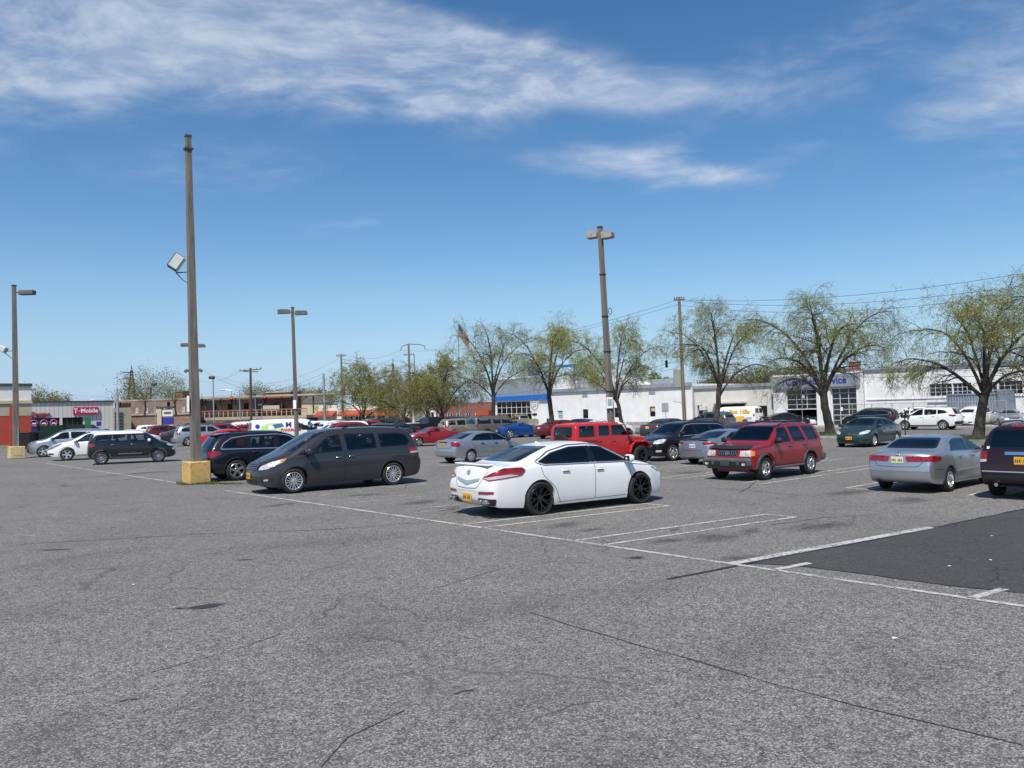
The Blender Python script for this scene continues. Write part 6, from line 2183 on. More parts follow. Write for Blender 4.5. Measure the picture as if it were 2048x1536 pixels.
def far_tree(loc, H, R, label, seed, group, leaf='leaf_far', name='distant_tree'):
 rng = np.random.default_rng(seed)
 t = thing(name, label, 'tree', (loc[0], loc[1], 0), 0, group)
 m = MB()
 m.tube([(0, 0, 0), (.1, 0, H * .45), (.1, .1, H * .7)], [.28, .2, .08], 7)
 for k in range(7):
  a = k * .9 + seed
  m.tube([(.08, 0, H * (.3 + .04 * k)), (R * .4 * math.cos(a), R * .4 * math.sin(a), H * (.55 + .03 * k)), (R * .75 * math.cos(a), R * .75 * math.sin(a), H * (.7 + .03 * k))], [.10, .06, .02], 5)
 m.build('trunk', ['bark'], t, 50)
 nb = 55
 cen = rng.normal(size=(nb, 3))
 cen /= np.linalg.norm(cen, axis=1, keepdims=True)
 cen = cen * rng.uniform(.35, .95, (nb, 1)) * np.array([R, R, H * .36]) + np.array([0, 0, H * .62])
 c = np.repeat(cen, 150, 0) + rng.normal(0, R * .13, (nb * 150, 3))
 n_ = len(c)
 a = rng.normal(size=(n_, 3)); a /= np.linalg.norm(a, axis=1, keepdims=True)
 b = rng.normal(size=(n_, 3)); b -= a * (a * b).sum(1, keepdims=True); b /= np.linalg.norm(b, axis=1, keepdims=True)
 sz = rng.uniform(.09, .22, (n_, 1))
 V = np.stack([c - a * sz, c + b * sz * .6, c + a * sz, c - b * sz * .6], 1).reshape(-1, 3)
 o = obj('crown', fast_mesh('crown', V, np.arange(n_ * 4).reshape(-1, 4), leaf), t)
 o['kind'] = 'stuff'
 return t

# ------------------------------------------------------------------ street trees and beds
def at_lot(px, a):
 """ground point on the line a metres out, seen in column px"""
 k = (px - 1024) / FPX
 Y = a / (U2.x * k + U2.y)
 return Vector((k * Y, Y, 0))


T_ = [  # column, distance line or ground point, height, crown radius, fork height, label, seed, leaves, droop, trunk radius, lean
 (G(1955, 882), 8.0, 5.3, 2.6, 'broad bare-limbed street tree in early leaf behind the silver sedan and maroon SUV', 11, .55, 1.6, .27, .5),
 (G(1660, 874), 9.2, 5.6, 3.1, 'street tree with a thick straight trunk in front of the glazed service bay doors', 23, .5, 1.8, .29, -.3),
 (at_lot(1428, 50), 10.0, 4.6, 3.8, 'street tree with a crooked forked trunk in front of the white and yellow van', 37, .75, 1.3, .22, .5),
 (at_lot(1243, 50), 9.2, 4.4, 3.2, 'slim street tree in front of the small-windowed white wall beside the tall lamp post', 41, 1.1, 1.0, .18, -.4),
 (at_lot(1101, 50), 10.7, 4.6, 4.0, 'tall street tree at the left end of the white wall behind the red off-roader', 59, .8, 1.2, .24, -.2),
 (at_lot(985, 50), 10.9, 5.0, 4.2, 'wide street tree left of the glass showroom, beside the flag', 67, .6, 1.0, .22, 0),
]
for i, (loc, H, R, th, lab, sd, lv, dr, tr_, ln) in enumerate(T_):
 tree(loc, H, R, th, lab, sd, leaves=lv, droop=dr, trunk_r=tr_, lean=ln, fork=6 if i in (0, 1) else 5, dens=1.15 if i < 2 else 1.0, flat_top=(1.5, 1.3, 1.0, .8, 1.0, .8)[i])
tree(at_lot(2230, 44), 8.6, 4.4, 3.0, 'street tree at the right edge of the photo, only its outer twigs in view', 71, leaves=.55, droop=1.3, trunk_r=.34, dens=.9)
D_ = [(726, 50, 8.0, 6.0, 2.0, 'leafy tree in front of the shop with orange awnings, farthest along the kerb', 83), (806, 50, 6.1, 5.2, 1.8, 'low rounded olive-green tree with a leaning trunk behind the black pickup', 89),
 (885, 50, 7.8, 5.3, 2.2, 'dense olive-green street tree just left of the flagpole', 97), (852, 60, 6.8, 4.2, 2.0, 'small olive-green tree between two larger ones across the street', 101)]
for (px, a, H, R, th, lab, sd) in D_:
 tree(at_lot(px, a), H, R, th, lab, sd, leaves=1.3, leaf='leaf_olive', trunk_r=.22, dens=1.0, droop=1.0, flat_top=1.5, leaf_size=1.25)
island(lot(G(1955, 882))[0], lot(G(1955, 882))[1] + .4, 1.6, 3.0, 'grassy kerbed bed under the tree behind the maroon SUV', 1)
island(lot(G(1660, 874))[0], lot(G(1660, 874))[1] + .4, 1.6, 2.8, 'grassy kerbed bed under the thick tree by the service bay', 2)
for i, px in enumerate((1428, 1243, 1101)):
 g = at_lot(px, 50)
 island(lot(g)[0], lot(g)[1], 1.5, 2.4, ['grassy bed under the crooked tree before the white van', 'grassy bed under the slim tree by the white wall', 'grassy bed under the tree at the end of the white wall'][i], 5 + i)
for i, (px, dep, H, R, lab) in enumerate([
  (1450, 118, 7.6, 4.0, 'above the roof left of the service bay'), (1530, 112, 7.4, 3.6, 'just left of the service bay fascia'), (1612, 108, 7.6, 3.4, 'above the blue lettering'),
  (1690, 112, 7.2, 3.0, 'beside the brick chimney'), (1758, 100, 6.6, 2.6, 'above the left end of the white garage'), (1835, 98, 6.9, 3.4, 'above the white street SUV'), (1905, 94, 6.8, 2.8, 'above the upper window band'),
  (1965, 92, 6.8, 3.0, 'above the right end of the upper windows'), (1315, 128, 8, 2.6, 'above the long grey rooftop unit'), (300, 205, 15.5, 9, 'right of the black lattice mast'), (70, 190, 10.5, 7, 'above the left end of the ribbed shop'),
  (110, 195, 9.5, 6, 'above the purple banners'), (520, 230, 12, 8, 'behind the station canopy above the right red light'), (600, 230, 11, 7, 'behind the slender lamp post'), (640, 215, 10, 6, 'behind the right end of the station')]):
 far_tree(D(px, 800, dep), H, R, ('distant green tree ' if i % 2 else 'distant olive tree ') + lab, 200 + i, 'trees behind the buildings')

# ------------------------------------------------------------------ building helpers
def walls(mb, x0, x1, z0, z1, ops, y=0.0, dep=.22, mi=0):
 """front wall with recessed openings; outward is +y"""
 xs = sorted({x0, x1} | {o[0] for o in ops} | {o[1] for o in ops})
 zs = sorted({z0, z1} | {o[2] for o in ops} | {o[3] for o in ops})
 for a, b in zip(xs[:-1], xs[1:]):
  for c, d in zip(zs[:-1], zs[1:]):
   mx, mz = (a + b) / 2, (c + d) / 2
   if not any(o[0] < mx < o[1] and o[2] < mz < o[3] for o in ops):
    mb.quad((a, y, c), (a, y, d), (b, y, d), (b, y, c), mi)
 for (a, b, c, d) in ops:
  for q in (((a, c), (a, d)), ((a, d), (b, d)), ((b, d), (b, c)), ((b, c), (a, c))):
   (p, r), (s, t) = q
   mb.quad((p, y, r), (s, y, t), (s, y - dep, t), (p, y - dep, r), mi)


def shell(mb, x0, x1, z0, z1, depth, y=0.0, mi=0):
 """sides, back and roof behind a front wall"""
 y1 = y - depth
 mb.quad((x0, y, z0), (x0, y1, z0), (x0, y1, z1), (x0, y, z1), mi)
 mb.quad((x1, y, z0), (x1, y, z1), (x1, y1, z1), (x1, y1, z0), mi)
 mb.quad((x0, y1, z0), (x1, y1, z0), (x1, y1, z1), (x0, y1, z1), mi)
 mb.quad((x0, y, z1 - .25), (x0, y1, z1 - .25), (x1, y1, z1 - .25), (x1, y, z1 - .25), mi)


def glazing(parent, xa, xb, za, zb, y, nx, nz, frame='frame_white', glassm='glass_dark', t=.06, name='window', border=None):
 f = MB()
 bt = border or t
 d = .07
 cx = [xa + (xb - xa) * i / nx for i in range(nx + 1)]
 cz = [za + (zb - za) * i / nz for i in range(nz + 1)]
 for i, x in enumerate(cx):
  ww = bt if i in (0, nx) else t
  f.box((x + (ww / 2 if i == 0 else -ww / 2 if i == nx else 0), y, (za + zb) / 2), (ww, d, zb - za))
 for i, z in enumerate(cz):
  ww = bt if i in (0, nz) else t
  f.box(((xa + xb) / 2, y, z + (ww / 2 if i == 0 else -ww / 2 if i == nz else 0)), (xb - xa, d * .9, ww))
 o = f.build(name, [frame], parent)
 for i in range(nx):
  for k in range(nz):
   p = MB().quad((cx[i], y - .02, cz[k]), (cx[i], y - .02, cz[k + 1]), (cx[i + 1], y - .02, cz[k + 1]), (cx[i + 1], y - .02, cz[k]))
   p.build('pane', [glassm], o)
 return o


RT = (rad(90), 0, rad(180))       # lettering that faces +y
pbr('render_white', (.74, .745, .75), .75, col2=(.66, .66, .655), vscale=.9, bump=.15, bscale=12)
pbr('render_cream', (.62, .60, .55), .8, col2=(.54, .52, .47), vscale=.8)
pbr('coping', (.30, .32, .36), .6, var=.3)
pbr('fascia_grey', (.34, .37, .41), .45, .3, var=.2)
pbr('frame_white', (.70, .71, .71), .5)
pbr('frame_dark', (.05, .05, .055), .5)
pbr('glass_dark', (.012, .014, .016), .06, spec=.7, var=.5, vscale=.7)
pbr('glass_cyan', (.30, .45, .46), .08, var=.3, vscale=2)
pbr('roof_grey', (.16, .16, .165), .9, var=.3)
pbr('fascia_blue', (.012, .14, .50), .4)
pbr('letter_blue', (.012, .045, .26), .4)
pbr('metal_unit', (.33, .37, .36), .6, .2, var=.35, vscale=2)
pbr('rust', (.20, .10, .06), .85, var=.5, vscale=3)
pbr('brick_red', (.24, .10, .075), .9, col2=(.17, .075, .06), vscale=1.5)
pbr('brick_brown', (.30, .205, .155), .9, col2=(.21, .14, .11), vscale=1.2)
pbr('store_red', (.40, .062, .040), .8, var=.15, vscale=.8)
pbr('store_tan', (.44, .40, .30), .8, var=.2, vscale=.7)
pbr('store_white', (.72, .71, .66), .8, var=.1)
pbr('moulding_tan', (.50, .42, .26), .7)
pbr('cap_dark', (.06, .055, .05), .6)
pbr('sign_magenta', (.42, .012, .09), .4)
pbr('letter_white', (.82, .82, .82), .5)
pbr('letter_red', (.28, .015, .02), .5)
pbr('banner_purple', (.035, .018, .13), .6)
pbr('ring_pink', (.42, .12, .14), .5)
pbr('awning_orange', (.40, .075, .028), .7, var=.25)
pbr('dumpster_green', (.018, .060, .040), .6, var=.3, vscale=2)
pbr('bin_black', (.010, .011, .012), .5)
pbr('sign_blue', (.025, .035, .25), .5)
pbr('container_grey', (.20, .235, .28), .55, var=.2)
pbr('wood_post', (.115, .100, .086), .9, col2=(.20, .18, .155), vscale=3.5, bump=.5, bscale=18, stretch=(3, 3, .25))
pbr('wood_brown', (.095, .062, .045), .9, var=.4, vscale=3, stretch=(3, 3, .3))
pbr('wood_pole', (.20, .165, .13), .9, var=.35, vscale=3, stretch=(3, 3, .3))
pbr('galv', (.42, .44, .45), .5, .6, var=.2)
pbr('lamp_housing', (.13, .125, .12), .6, var=.4, vscale=5)
pbr('lamp_housing_light', (.34, .33, .31), .6, var=.4, vscale=5)
pbr('flood_white', (.58, .60, .58), .4, var=.15)
pbr('block_yellow', (.60, .37, .10), .8, col2=(.50, .33, .13), vscale=2.5, bump=.5, bscale=15)
pbr('block_pale', (.60, .47, .20), .8, col2=(.52, .42, .22), vscale=2.0, bump=.4, bscale=12)
pbr('concrete_chip', (.30, .26, .20), .9)
pbr('wire_black', (.015, .015, .016), .6)
pbr('signal_body', (.012, .014, .012), .6)
pbr('signal_red', (.6, .02, .01), .4, emit=((1.0, .06, .02), 2.0))
pbr('station_beam', (.40, .355, .285), .8, var=.3, vscale=.6)
pbr('station_rail', (.22, .10, .075), .7)
pbr('station_post', (.45, .36, .24), .7)
pbr('station_dark', (.085, .072, .062), .9, var=.3)
pbr('meter_dark', (.03, .03, .032), .5, .3)
pbr('flag_red', (.22, .045, .04), .8)
pbr('flag_white', (.36, .31, .28), .8)
pbr('flag_blue', (.04, .045, .09), .8)
pbr('sign_white', (.66, .67, .67), .5, var=.1)
pbr('sign_green', (.02, .14, .07), .5)
pbr('sign_backing', (.26, .29, .25), .6)
pbr('paper_white', (.75, .75, .73), .7)


def ribbed(name, col):
 m = bpy.data.materials.new(name)
 m.use_nodes = True
 w = NT(m.node_tree)
 b = w.n('ShaderNodeBsdfPrincipled')
 o = w.n('ShaderNodeOutputMaterial')
 w.link(b.outputs[0], o.inputs[0])
 tc = w.n('ShaderNodeTexCoord').outputs['Object']
 sp = w.n('ShaderNodeSeparateXYZ')
 w.link(tc, sp.inputs[0])
 fr = w.m('FRACT', w.m('MULTIPLY', sp.outputs[0], 1.7))
 groove = w.smooth(w.m('ABSOLUTE', w.m('SUBTRACT', fr, .5)), .36, .46)
 n = w.noise(tc, 1.4, 5.0, .6)
 c = w.mix(n, col, tuple(x * .8 for x in col))
 c = w.mix(w.m('MULTIPLY', groove, .6), c, tuple(x * .45 for x in col))
 w.link(c, b.inputs['Base Color'])
 b.inputs['Roughness'].default_value = .9
 MATS[name] = m


ribbed('ribbed_block', (.64, .61, .56))

FA = 74.0


def front(name, label, b0, b1, a=FA, cat='building'):
 c = P(a, b0)
 t = thing(name, label, cat, (c.x, c.y, 0), math.atan2(V2.y, V2.x))
 return t, b1 - b0


def px2b(px, a=FA):
 return lot(at_lot(px, a))[1]


# white garage at the right with the band of upper windows
B1 = px2b(1728)
t, L = front('white_garage', 'long white rendered garage with a band of upper windows', 4.0, B1)
ops = []
wx = [(px2b(p0) - 4, px2b(p1) - 4) for p0, p1 in ((1903, 1858), (1942, 1904.5), (1993, 1958), (2044, 1996))]
for (a_, b_) in wx:
 ops.append((a_, b_, 2.55, 3.62))
m = MB()
walls(m, 0, L, 0, 5.15, ops)
shell(m, 0, L, 0, 5.15, 18)
m.build('wall', ['render_white'], t)
MB().box((L / 2, .02, 5.2), (L + .1, .4, .14)).build('coping', ['coping'], t)
MB().box((L / 2, .05, 2.40), (L * .99, .06, .08)).build('sill_band', ['render_white'], t)
MB().box((L - 8.2, .12, 2.12), (5.2, .10, .06)).build('conduit', ['frame_white'], t)
for (a_, b_) in wx:
 glazing(t, a_, b_, 2.55, 3.62, -.14, 4, 3, t=.028)
lettering_parent = t

# service bay
b0, b1 = px2b(1727), px2b(1553)
t, L = front('service_bay', 'grey-fronted service bay with two glazed roller doors and blue lettering', b0 + .02, b1, FA - .7)
d1, d2 = (px2b(1712, FA - .7) - b0, px2b(1660, FA - .7) - b0), (px2b(1632, FA - .7) - b0, px2b(1570, FA - .7) - b0)
m = MB()
walls(m, 0, L, 0, 5.1, [(d1[0], d1[1], 0, 3.65), (d2[0], d2[1], 0, 3.65)], dep=.4)
shell(m, 0, L, 0, 5.1, 14)
m.build('wall', ['render_white'], t)
MB().box((L / 2, .12, 4.35), (L + .12, .24, 1.2)).build('sign_fascia', ['fascia_grey'], t)
for px in (1646, ):
 x = px2b(px, FA - .7) - b0
 MB().box((x, .05, 1.85), (.5, .10, 3.6)).build('door_pillar', ['frame_white'], t)
glazing(t, d1[0], d1[1], .02, 3.62, -.25, 3, 7, t=.036, name='roller_door', glassm='glass_dark', border=.08)
# left door is rolled half up: its upper panels only, the bay open below
glazing(t, d2[0], d2[1], 1.62, 3.62, -.25, 3, 4, t=.036, name='roller_door', glassm='glass_dark', border=.08)
m = MB()
m.add([(d2[0], -.4, 0), (d2[1], -.4, 0), (d2[1], -6, 0), (d2[0], -6, 0), (d2[0], -.4, 1.7), (d2[1], -.4, 1.7), (d2[1], -6, 1.7), (d2[0], -6, 1.7)],
 [(0, 3, 2, 1), (4, 5, 6, 7), (0, 4, 7, 3), (1, 2, 6, 5), (3, 7, 6, 2)])
m.build('bay_interior', ['station_dark'], t)
lettering('lettering', 'Certified Service', .92, 'letter_blue', t, (L / 2 - .2, .26, 4.33), RT, .02, 1.0, bold=.012)
for x, z in (((d2[0] + d2[1]) / 2 - .2, 2.9), ((d1[0] + d1[1]) / 2 + .3, 1.6)):
 MB().box((x, -.20, z), (.25, .02, .36)).build('notice', ['paper_white'], t)

# cream annex between the bay and the white wall
b0, b1 = px2b(1553), px2b(1384)
t, L = front('cream_annex', 'low cream rendered annex with a canopied opening behind the yellow-lettered van', b0 + .02, b1 - .02, FA + .3)
f = lambda px: px2b(px, FA + .3) - b0
ops = [(f(1533), f(1514), .9, 2.1), (f(1488), f(1432), 1.2, 2.35), (f(1404), f(1393), .9, 2.3)]
m = MB()
walls(m, 0, L, 0, 4.35, ops, dep=.5)
shell(m, 0, L, 0, 4.35, 14)
m.build('wall', ['render_cream'], t)
MB().box((L / 2, .06, 4.28), (L + .02, .3, .32)).build('coping', ['coping'], t)
MB().box(((ops[1][0] + ops[1][1]) / 2, .55, 2.52), (ops[1][1] - ops[1][0] + .5, 1.1, .14)).build('canopy', ['render_cream'], t)
for i, o_ in enumerate(ops):
 glazing(t, o_[0], o_[1], o_[2], o_[3], -.35, [2, 4, 1][i], 1, 'frame_dark', 'glass_dark', .06)
x = f(1409)
MB().rbox((x, .3, 2.0), (.75, .6, .5), .03).build('air_conditioner', ['flood_white'], t)
x = f(1388)
MB().tube([(x, .12, .1), (x, .12, 4.2)], .07, 8).build('drain_pipe', ['galv'], t)

# long white wall with small windows
b0, b1 = px2b(1383), px2b(1103)
t, L = front('white_workshop', 'long plain white workshop wall with four small windows', b0 + .02, b1)
f = lambda px: px2b(px) - b0
ops = []
for p0, p1, z0, z1 in ((1309, 1298, 1.15, 2.32), (1239, 1227, 1.1, 2.3), (1175, 1164, 1.05, 2.2), (1124, 1113, 1.0, 2.1)):
 ops.append((f(p0), f(p1), z0, z1))
m = MB()
walls(m, 0, L, .55, 4.75, ops)
shell(m, 0, L, .0, 4.75, 16)
m.build('wall', ['render_white'], t)
MB().box((L / 2, .05, .28), (L, .25, .54)).build('plinth', ['concrete'], t)
MB().box((L / 2, .08, 4.70), (L + .02, .36, .42)).build('coping', ['coping'], t)
for px in (1372, 1296, 1226, 1162):
 MB().box((f(px), .015, 2.5), (.05, .04, 4.0)).build('panel_joint', ['render_cream'], t)
for px in (1300, 1230, 1166):
 MB().box((f(px) - .3, .02, 3.95), (.9, .06, .4)).build('vent_grille', ['coping'], t)
for i, o_ in enumerate(ops):
 glazing(t, *o_, -.12, 1, 2, 'frame_white' if i == 3 else 'frame_dark', 'glass_cyan' if i == 3 else 'glass_dark', .06)
MB().box(((ops[0][0] + ops[0][1]) / 2, -.135, 2.0), (.55, .02, .5)).build('window_blind', ['moulding_tan'], t)
# rooftop plant
for i, (px, dep_, w_, h_, mt, lab, nm) in enumerate([(1133, 7, 3.6, 1.5, 'rust', 'rusty boxy rooftop unit above the left end of the white workshop', 'rooftop_unit'), (1168, 6, 4.2, 1.9, 'metal_unit', 'greenish rooftop air handler beside the rusty unit on the white workshop', 'rooftop_unit'),
             (1250, 6, 2.2, 1.2, 'flood_white', 'small white rooftop unit on the white workshop', 'rooftop_unit'), (1330, 9, 4.6, 1.3, 'metal_unit', 'long grey rooftop unit at the right end of the white workshop', 'rooftop_unit'),
             (1296, 5, 2.0, 1.1, 'render_white', 'white sloping roof hatch on the white workshop', 'roof_hatch')]):
 x = px2b(px) + 0
 c = P(FA + dep_, x * (1 + dep_ / 90))
 g = at_lot(px, FA + dep_)
 u = thing(nm, lab, 'roof unit', (g.x, g.y, 4.5), math.atan2(V2.y, V2.x), 'units on the workshop roofs')
 mm = MB()
 if nm == 'roof_hatch':
  mm.prism([(-w_ / 2, 0), (w_ / 2, 0), (w_ / 2, h_)], -.8, .8, M=Matrix(((1, 0, 0, 0), (0, 0, 1, 0), (0, 1, 0, 0), (0, 0, 0, 1))))
 else:
  mm.rbox((0, 0, h_ / 2), (w_, 2.0, h_), .05)
 mm.build('housing', [mt], u)
 if nm != 'roof_hatch':
  for k in range(4):
   MB().box((-w_ * .33 + k * w_ * .22, 1.02, h_ * .5), (w_ * .16, .05, h_ * .6)).build('louvre', ['coping'], u)
  MB().tube([(w_ * .3, 0, h_), (w_ * .3, 0, h_ + .5)], .12, 8).build('vent_pipe', ['galv'], u)
for i, (px, dep_, z, lab) in enumerate([(1711, 8, 5.0, 'square brick chimney above the service bay roof')]):
 g = at_lot(px, FA + 12)
 u = thing('chimney', lab, 'chimney', (g.x, g.y, 4.6), math.atan2(V2.y, V2.x))
 MB().box((0, 0, 1.0), (.9, .9, 2.0)).build('shaft', ['brick_red'], u)
 MB().box((0, 0, 2.06), (1.05, 1.05, .14)).build('cap', ['concrete'], u)
 MB().tube([(0, 0, 2.1), (0, 0, 3.1)], [.14, .05], 8).build('flue', ['cap_dark'], u)

# showroom
b0, b1 = px2b(1103), px2b(987)
t, L = front('car_showroom', 'glass-fronted showroom with a bright blue fascia band', b0 + .03, b1)
f = lambda px: px2b(px) - b0
gx0, gx1 = f(1062), f(992)
m = MB()
walls(m, 0, L, 0, 6.9, [(gx0, gx1, .15, 3.55)], dep=.3)
shell(m, 0, L, 0, 6.9, 18)
m.build('wall', ['render_white'], t)
MB().box((L / 2, .04, 5.5), (L * .999, .10, 2.4)).build('upper_cladding', ['fascia_grey'], t)
MB().box((L * .52, .18, 4.0), (L * .98, .36, .62)).build('fascia_band', ['fascia_blue'], t)
glazing(t, gx0, gx1, .15, 3.55, -.1, 7, 4, 'frame_white', 'glass_dark', .05)
for px, z, mt in ((1030, 1.55, 'awning_orange'), (1040, 1.2, 'paper_white'), (1010, 1.5, 'letter_red')):
 MB().box((f(px), -.05, z), (.7, .02, .55)).build('window_poster', [mt], t)
MB().box((f(1100), .1, 7.2), (L * .15, .3, .5)).build('parapet', ['fascia_grey'], t)
# blue sign frame on the showroom roof
g = at_lot(1105, FA + 3)
u = thing('roof_sign', 'blue rooftop sign panel with a thin blue beam over the showroom', 'sign', (g.x, g.y, 6.6), math.atan2(V2.y, V2.x))
w_ = px2b(1056, FA + 3) - px2b(1155, FA + 3)
MB().box((w_ * .38, 0, 1.0), (w_ * .22, .35, 1.5)).build('panel', ['fascia_blue'], u)
MB().box((0, 0, 1.55), (w_ * .96, .3, .26)).build('beam', ['fascia_blue'], u)
MB().box((-w_ * .46, 0, 1.3), (.5, .3, .7)).build('beam_end', ['fascia_blue'], u)
for x in (-.4, 0, .4):
 MB().box((w_ * x, -.3, .3), (.12, .12, 2.2)).build('post', ['galv'], u)

# ------------------------------------------------------------------ fence, container, meters, signs on the right
t = thing('chain_link_fence', 'chain link fence with metal posts in front of the white garage', 'fence', P(70.3, px2b(1665, 70.3)), math.atan2(V2.y, V2.x))
Lf = px2b(1665, 70.3) - px2b(2010, 70.3)
for k in range(9):
 x = -Lf * k / 8
 MB().tube([(x, 0, 0), (x, 0, 2.05)], .035, 6).build('post', ['galv'], t)
for z in (.15, 1.05, 2.02):
 MB().tube([(0, 0, z), (-Lf, 0, z)], .022, 6).build('rail', ['galv'], t)


def chainlink():
 m = bpy.data.materials.new('chainlink')
 m.use_nodes = True
 w = NT(m.node_tree)
 o = w.n('ShaderNodeOutputMaterial')
 tc = w.n('ShaderNodeTexCoord').outputs['Object']
 sp = w.n('ShaderNodeSeparateXYZ')
 w.link(tc, sp.inputs[0])
 s1 = w.m('FRACT', w.m('MULTIPLY', w.m('ADD', sp.outputs[0], sp.outputs[2]), 14.0))
 s2 = w.m('FRACT', w.m('MULTIPLY', w.m('SUBTRACT', sp.outputs[0], sp.outputs[2]), 14.0))
 mask = w.m('MAXIMUM', w.m('LESS_THAN', s1, .07), w.m('LESS_THAN', s2, .07))
 b = w.n('ShaderNodeBsdfPrincipled')
 b.inputs['Base Color'].default_value = (.35, .36, .37, 1)
 b.inputs['Metallic'].default_value = .6
 tr = w.n('ShaderNodeBsdfTransparent')
 mx = w.n('ShaderNodeMixShader')
 w.link(mask, mx.inputs[0])
 w.link(tr.outputs[0], mx.inputs[1])
 w.link(b.outputs[0], mx.inputs[2])
 w.link(mx.outputs[0], o.inputs[0])
 MATS['chainlink'] = m


chainlink()
MB().quad((0, .03, .1), (-Lf, .03, .1), (-Lf, .03, 2.0), (0, .03, 2.0)).build('mesh_panel', ['chainlink'], t)

g = at_lot(1950, 71.8)
t = thing('shipping_container', 'grey corrugated container with a tarp-covered end before the white garage', 'container', (g.x, g.y, .1), math.atan2(V2.y, V2.x))
m = MB()
for k in range(20):
 x = -2.1 + k * .21
 m.prism([(x, 0), (x + .07, .05), (x + .13, .05), (x + .20, 0)], .15, 2.45)
m.box((0, -.55, 1.3), (4.3, 1.1, 2.4))
m.build('body', ['container_grey'], t)
for x in (-2.15, 2.15):
 MB().box((x, .02, 1.3), (.14, .14, 2.6)).build('corner_post', ['container_grey'], t)
for z in (.1, 2.52):
 MB().box((0, .02, z), (4.16, .14, .14)).build('edge_beam', ['container_grey'], t)
m = MB()
rng = random.Random(4)
vs = []
for i in range(9):
 for j in range(7):
  vs.append((-2.9 + i * .16, .20 + .05 * rng.random() - .04 * j, 2.75 - j * .33 + rng.uniform(-.04, .04) - (.1 if i in (0, 8) else 0)))
m.add(vs, [(i * 7 + j, i * 7 + j + 1, (i + 1) * 7 + j + 1, (i + 1) * 7 + j) for i in range(8) for j in range(6)])
m.build('tarp', ['container_grey'], t, 60)


def meter(loc, label, heads=2):
 t = thing('parking_meter', label, 'parking meter', loc, ANG_U * 0 + rad(20), 'parking meters along the street')
 MB().tube([(0, 0, 0), (0, 0, 1.15)], .04, 8).build('post', ['meter_dark'], t)
 for s_ in ((-1, 1) if heads == 2 else (0,)):
  m = MB()
  m.prism(round_line([(-.10, 0), (.10, 0), (.13, .22), (.08, .34), (-.08, .34), (-.13, .22)], .05, 3, True), -.06, .06, M=Matrix.Translation((s_ * .16, 0, 1.12)) @ Matrix.Rotation(rad(90), 4, 'X'))
  h = m.build('meter_head', ['meter_dark'], t, 40)
  MB().box((s_ * .16, -.065, 1.36), (.10, .02, .08)).build('display', ['flood_white'], h)


meter(G(1811, 871), 'twin-headed parking meter in front of the white SUV on the street')
meter(at_lot(1094, 52), 'single parking meter by the left end of the white workshop', 1)


def road_sign(px, py_top, py_bot, dep, w, h, label, mat='sign_white', name='road_sign', text=None, post='galv', rz=0.0, lean=0.0):
 b = D(px, py_bot, dep)
 tp = D(px, py_top, dep)
 t = thing(name, label, 'sign', (b.x, b.y, 0), math.atan2(-b.x, b.y) + rz)
 MB().tube([(0, 0, 0), (lean, 0, tp.z)], .035, 6).build('post', [post], t)
 MB().rbox((lean, -.05, tp.z - h / 2), (w, .03, h), .012).build('sign_plate', [mat], t)
 if text:
  lettering('lettering', text[0], text[1], text[2], t, (lean, -.075, tp.z - h * .48), (rad(90), 0, 0), .004)
 return t


t = road_sign(1070, 803, 850, 92, 1.0, 1.1, 'white route sign with a black shield reading 27', text=('27', .48, 'decal_black'))
m = MB()
for s_ in (1, -1):
 m.box((s_ * .42, -.075, 0), (.10, .012, .7))
pl = round_line([(-.46, .42), (-.2, .52), (0, .44), (.2, .52), (.46, .42), (.42, 0), (.3, -.32), (0, -.48), (-.3, -.32), (-.42, 0)], .08, 3, True)
inn = inset(pl, .06)
V_, F_ = tri2d(pl, [inn], 2)
zc = t.children[1].data.vertices[0].co.z
zc = sum(v.co.z for v in t.children[1].data.vertices) / len(t.children[1].data.vertices)
MB().add([(p[0], -.072, p[1] + zc) for p in V_], [tuple(f_) for f_ in F_]).build('shield_outline', ['decal_black'], t)
MB().rbox((0, -.05, zc - .95), (.55, .03, .28), .01).build('sign_plate', ['decal_black'], t)
road_sign(1334, 806, 842, 66, .55, .75, 'grey-backed sign on a leaning post before the white wall', 'galv', lean=-.12)
road_sign(1606, 758, 860, 60, .01, .01, 'slim grey post standing in front of the half-open bay door', 'galv', 'sign_post')
road_sign(176, 834, 870, 82, .55, 1.35, 'dark green upright sign board beside the green enclosure', 'sign_green')
road_sign(198, 843, 870, 90, .5, .5, 'small blue square sign by the ribbed shop wall', 'sign_blue')

# ------------------------------------------------------------------ lamp posts in the lot
def post_between(mb, b, tp, r0, r1, n=4, mi=0, seg=14):
 pts = [b + (tp - b) * (i / seg) for i in range(seg + 1)]
 rr = [(r0 + (r1 - r0) * i / seg) for i in range(seg + 1)]
 vs, fs = [], []
 for p, r in zip(pts, rr):
  for k in range(n):
   a = rad(ANG_U) + math.pi / n + 2 * math.pi * k / n
   vs.append(p + Vector((math.cos(a) * r * 1.414, math.sin(a) * r * 1.414, 0)))
 for i in range(seg):
  for k in range(n):
   fs.append((i * n + k, i * n + (k + 1) % n, (i + 1) * n + (k + 1) % n, (i + 1) * n + k))
 fs += [tuple(reversed(range(n))), tuple(range(seg * n, (seg + 1) * n))]
 mb.add(vs, fs, mi)


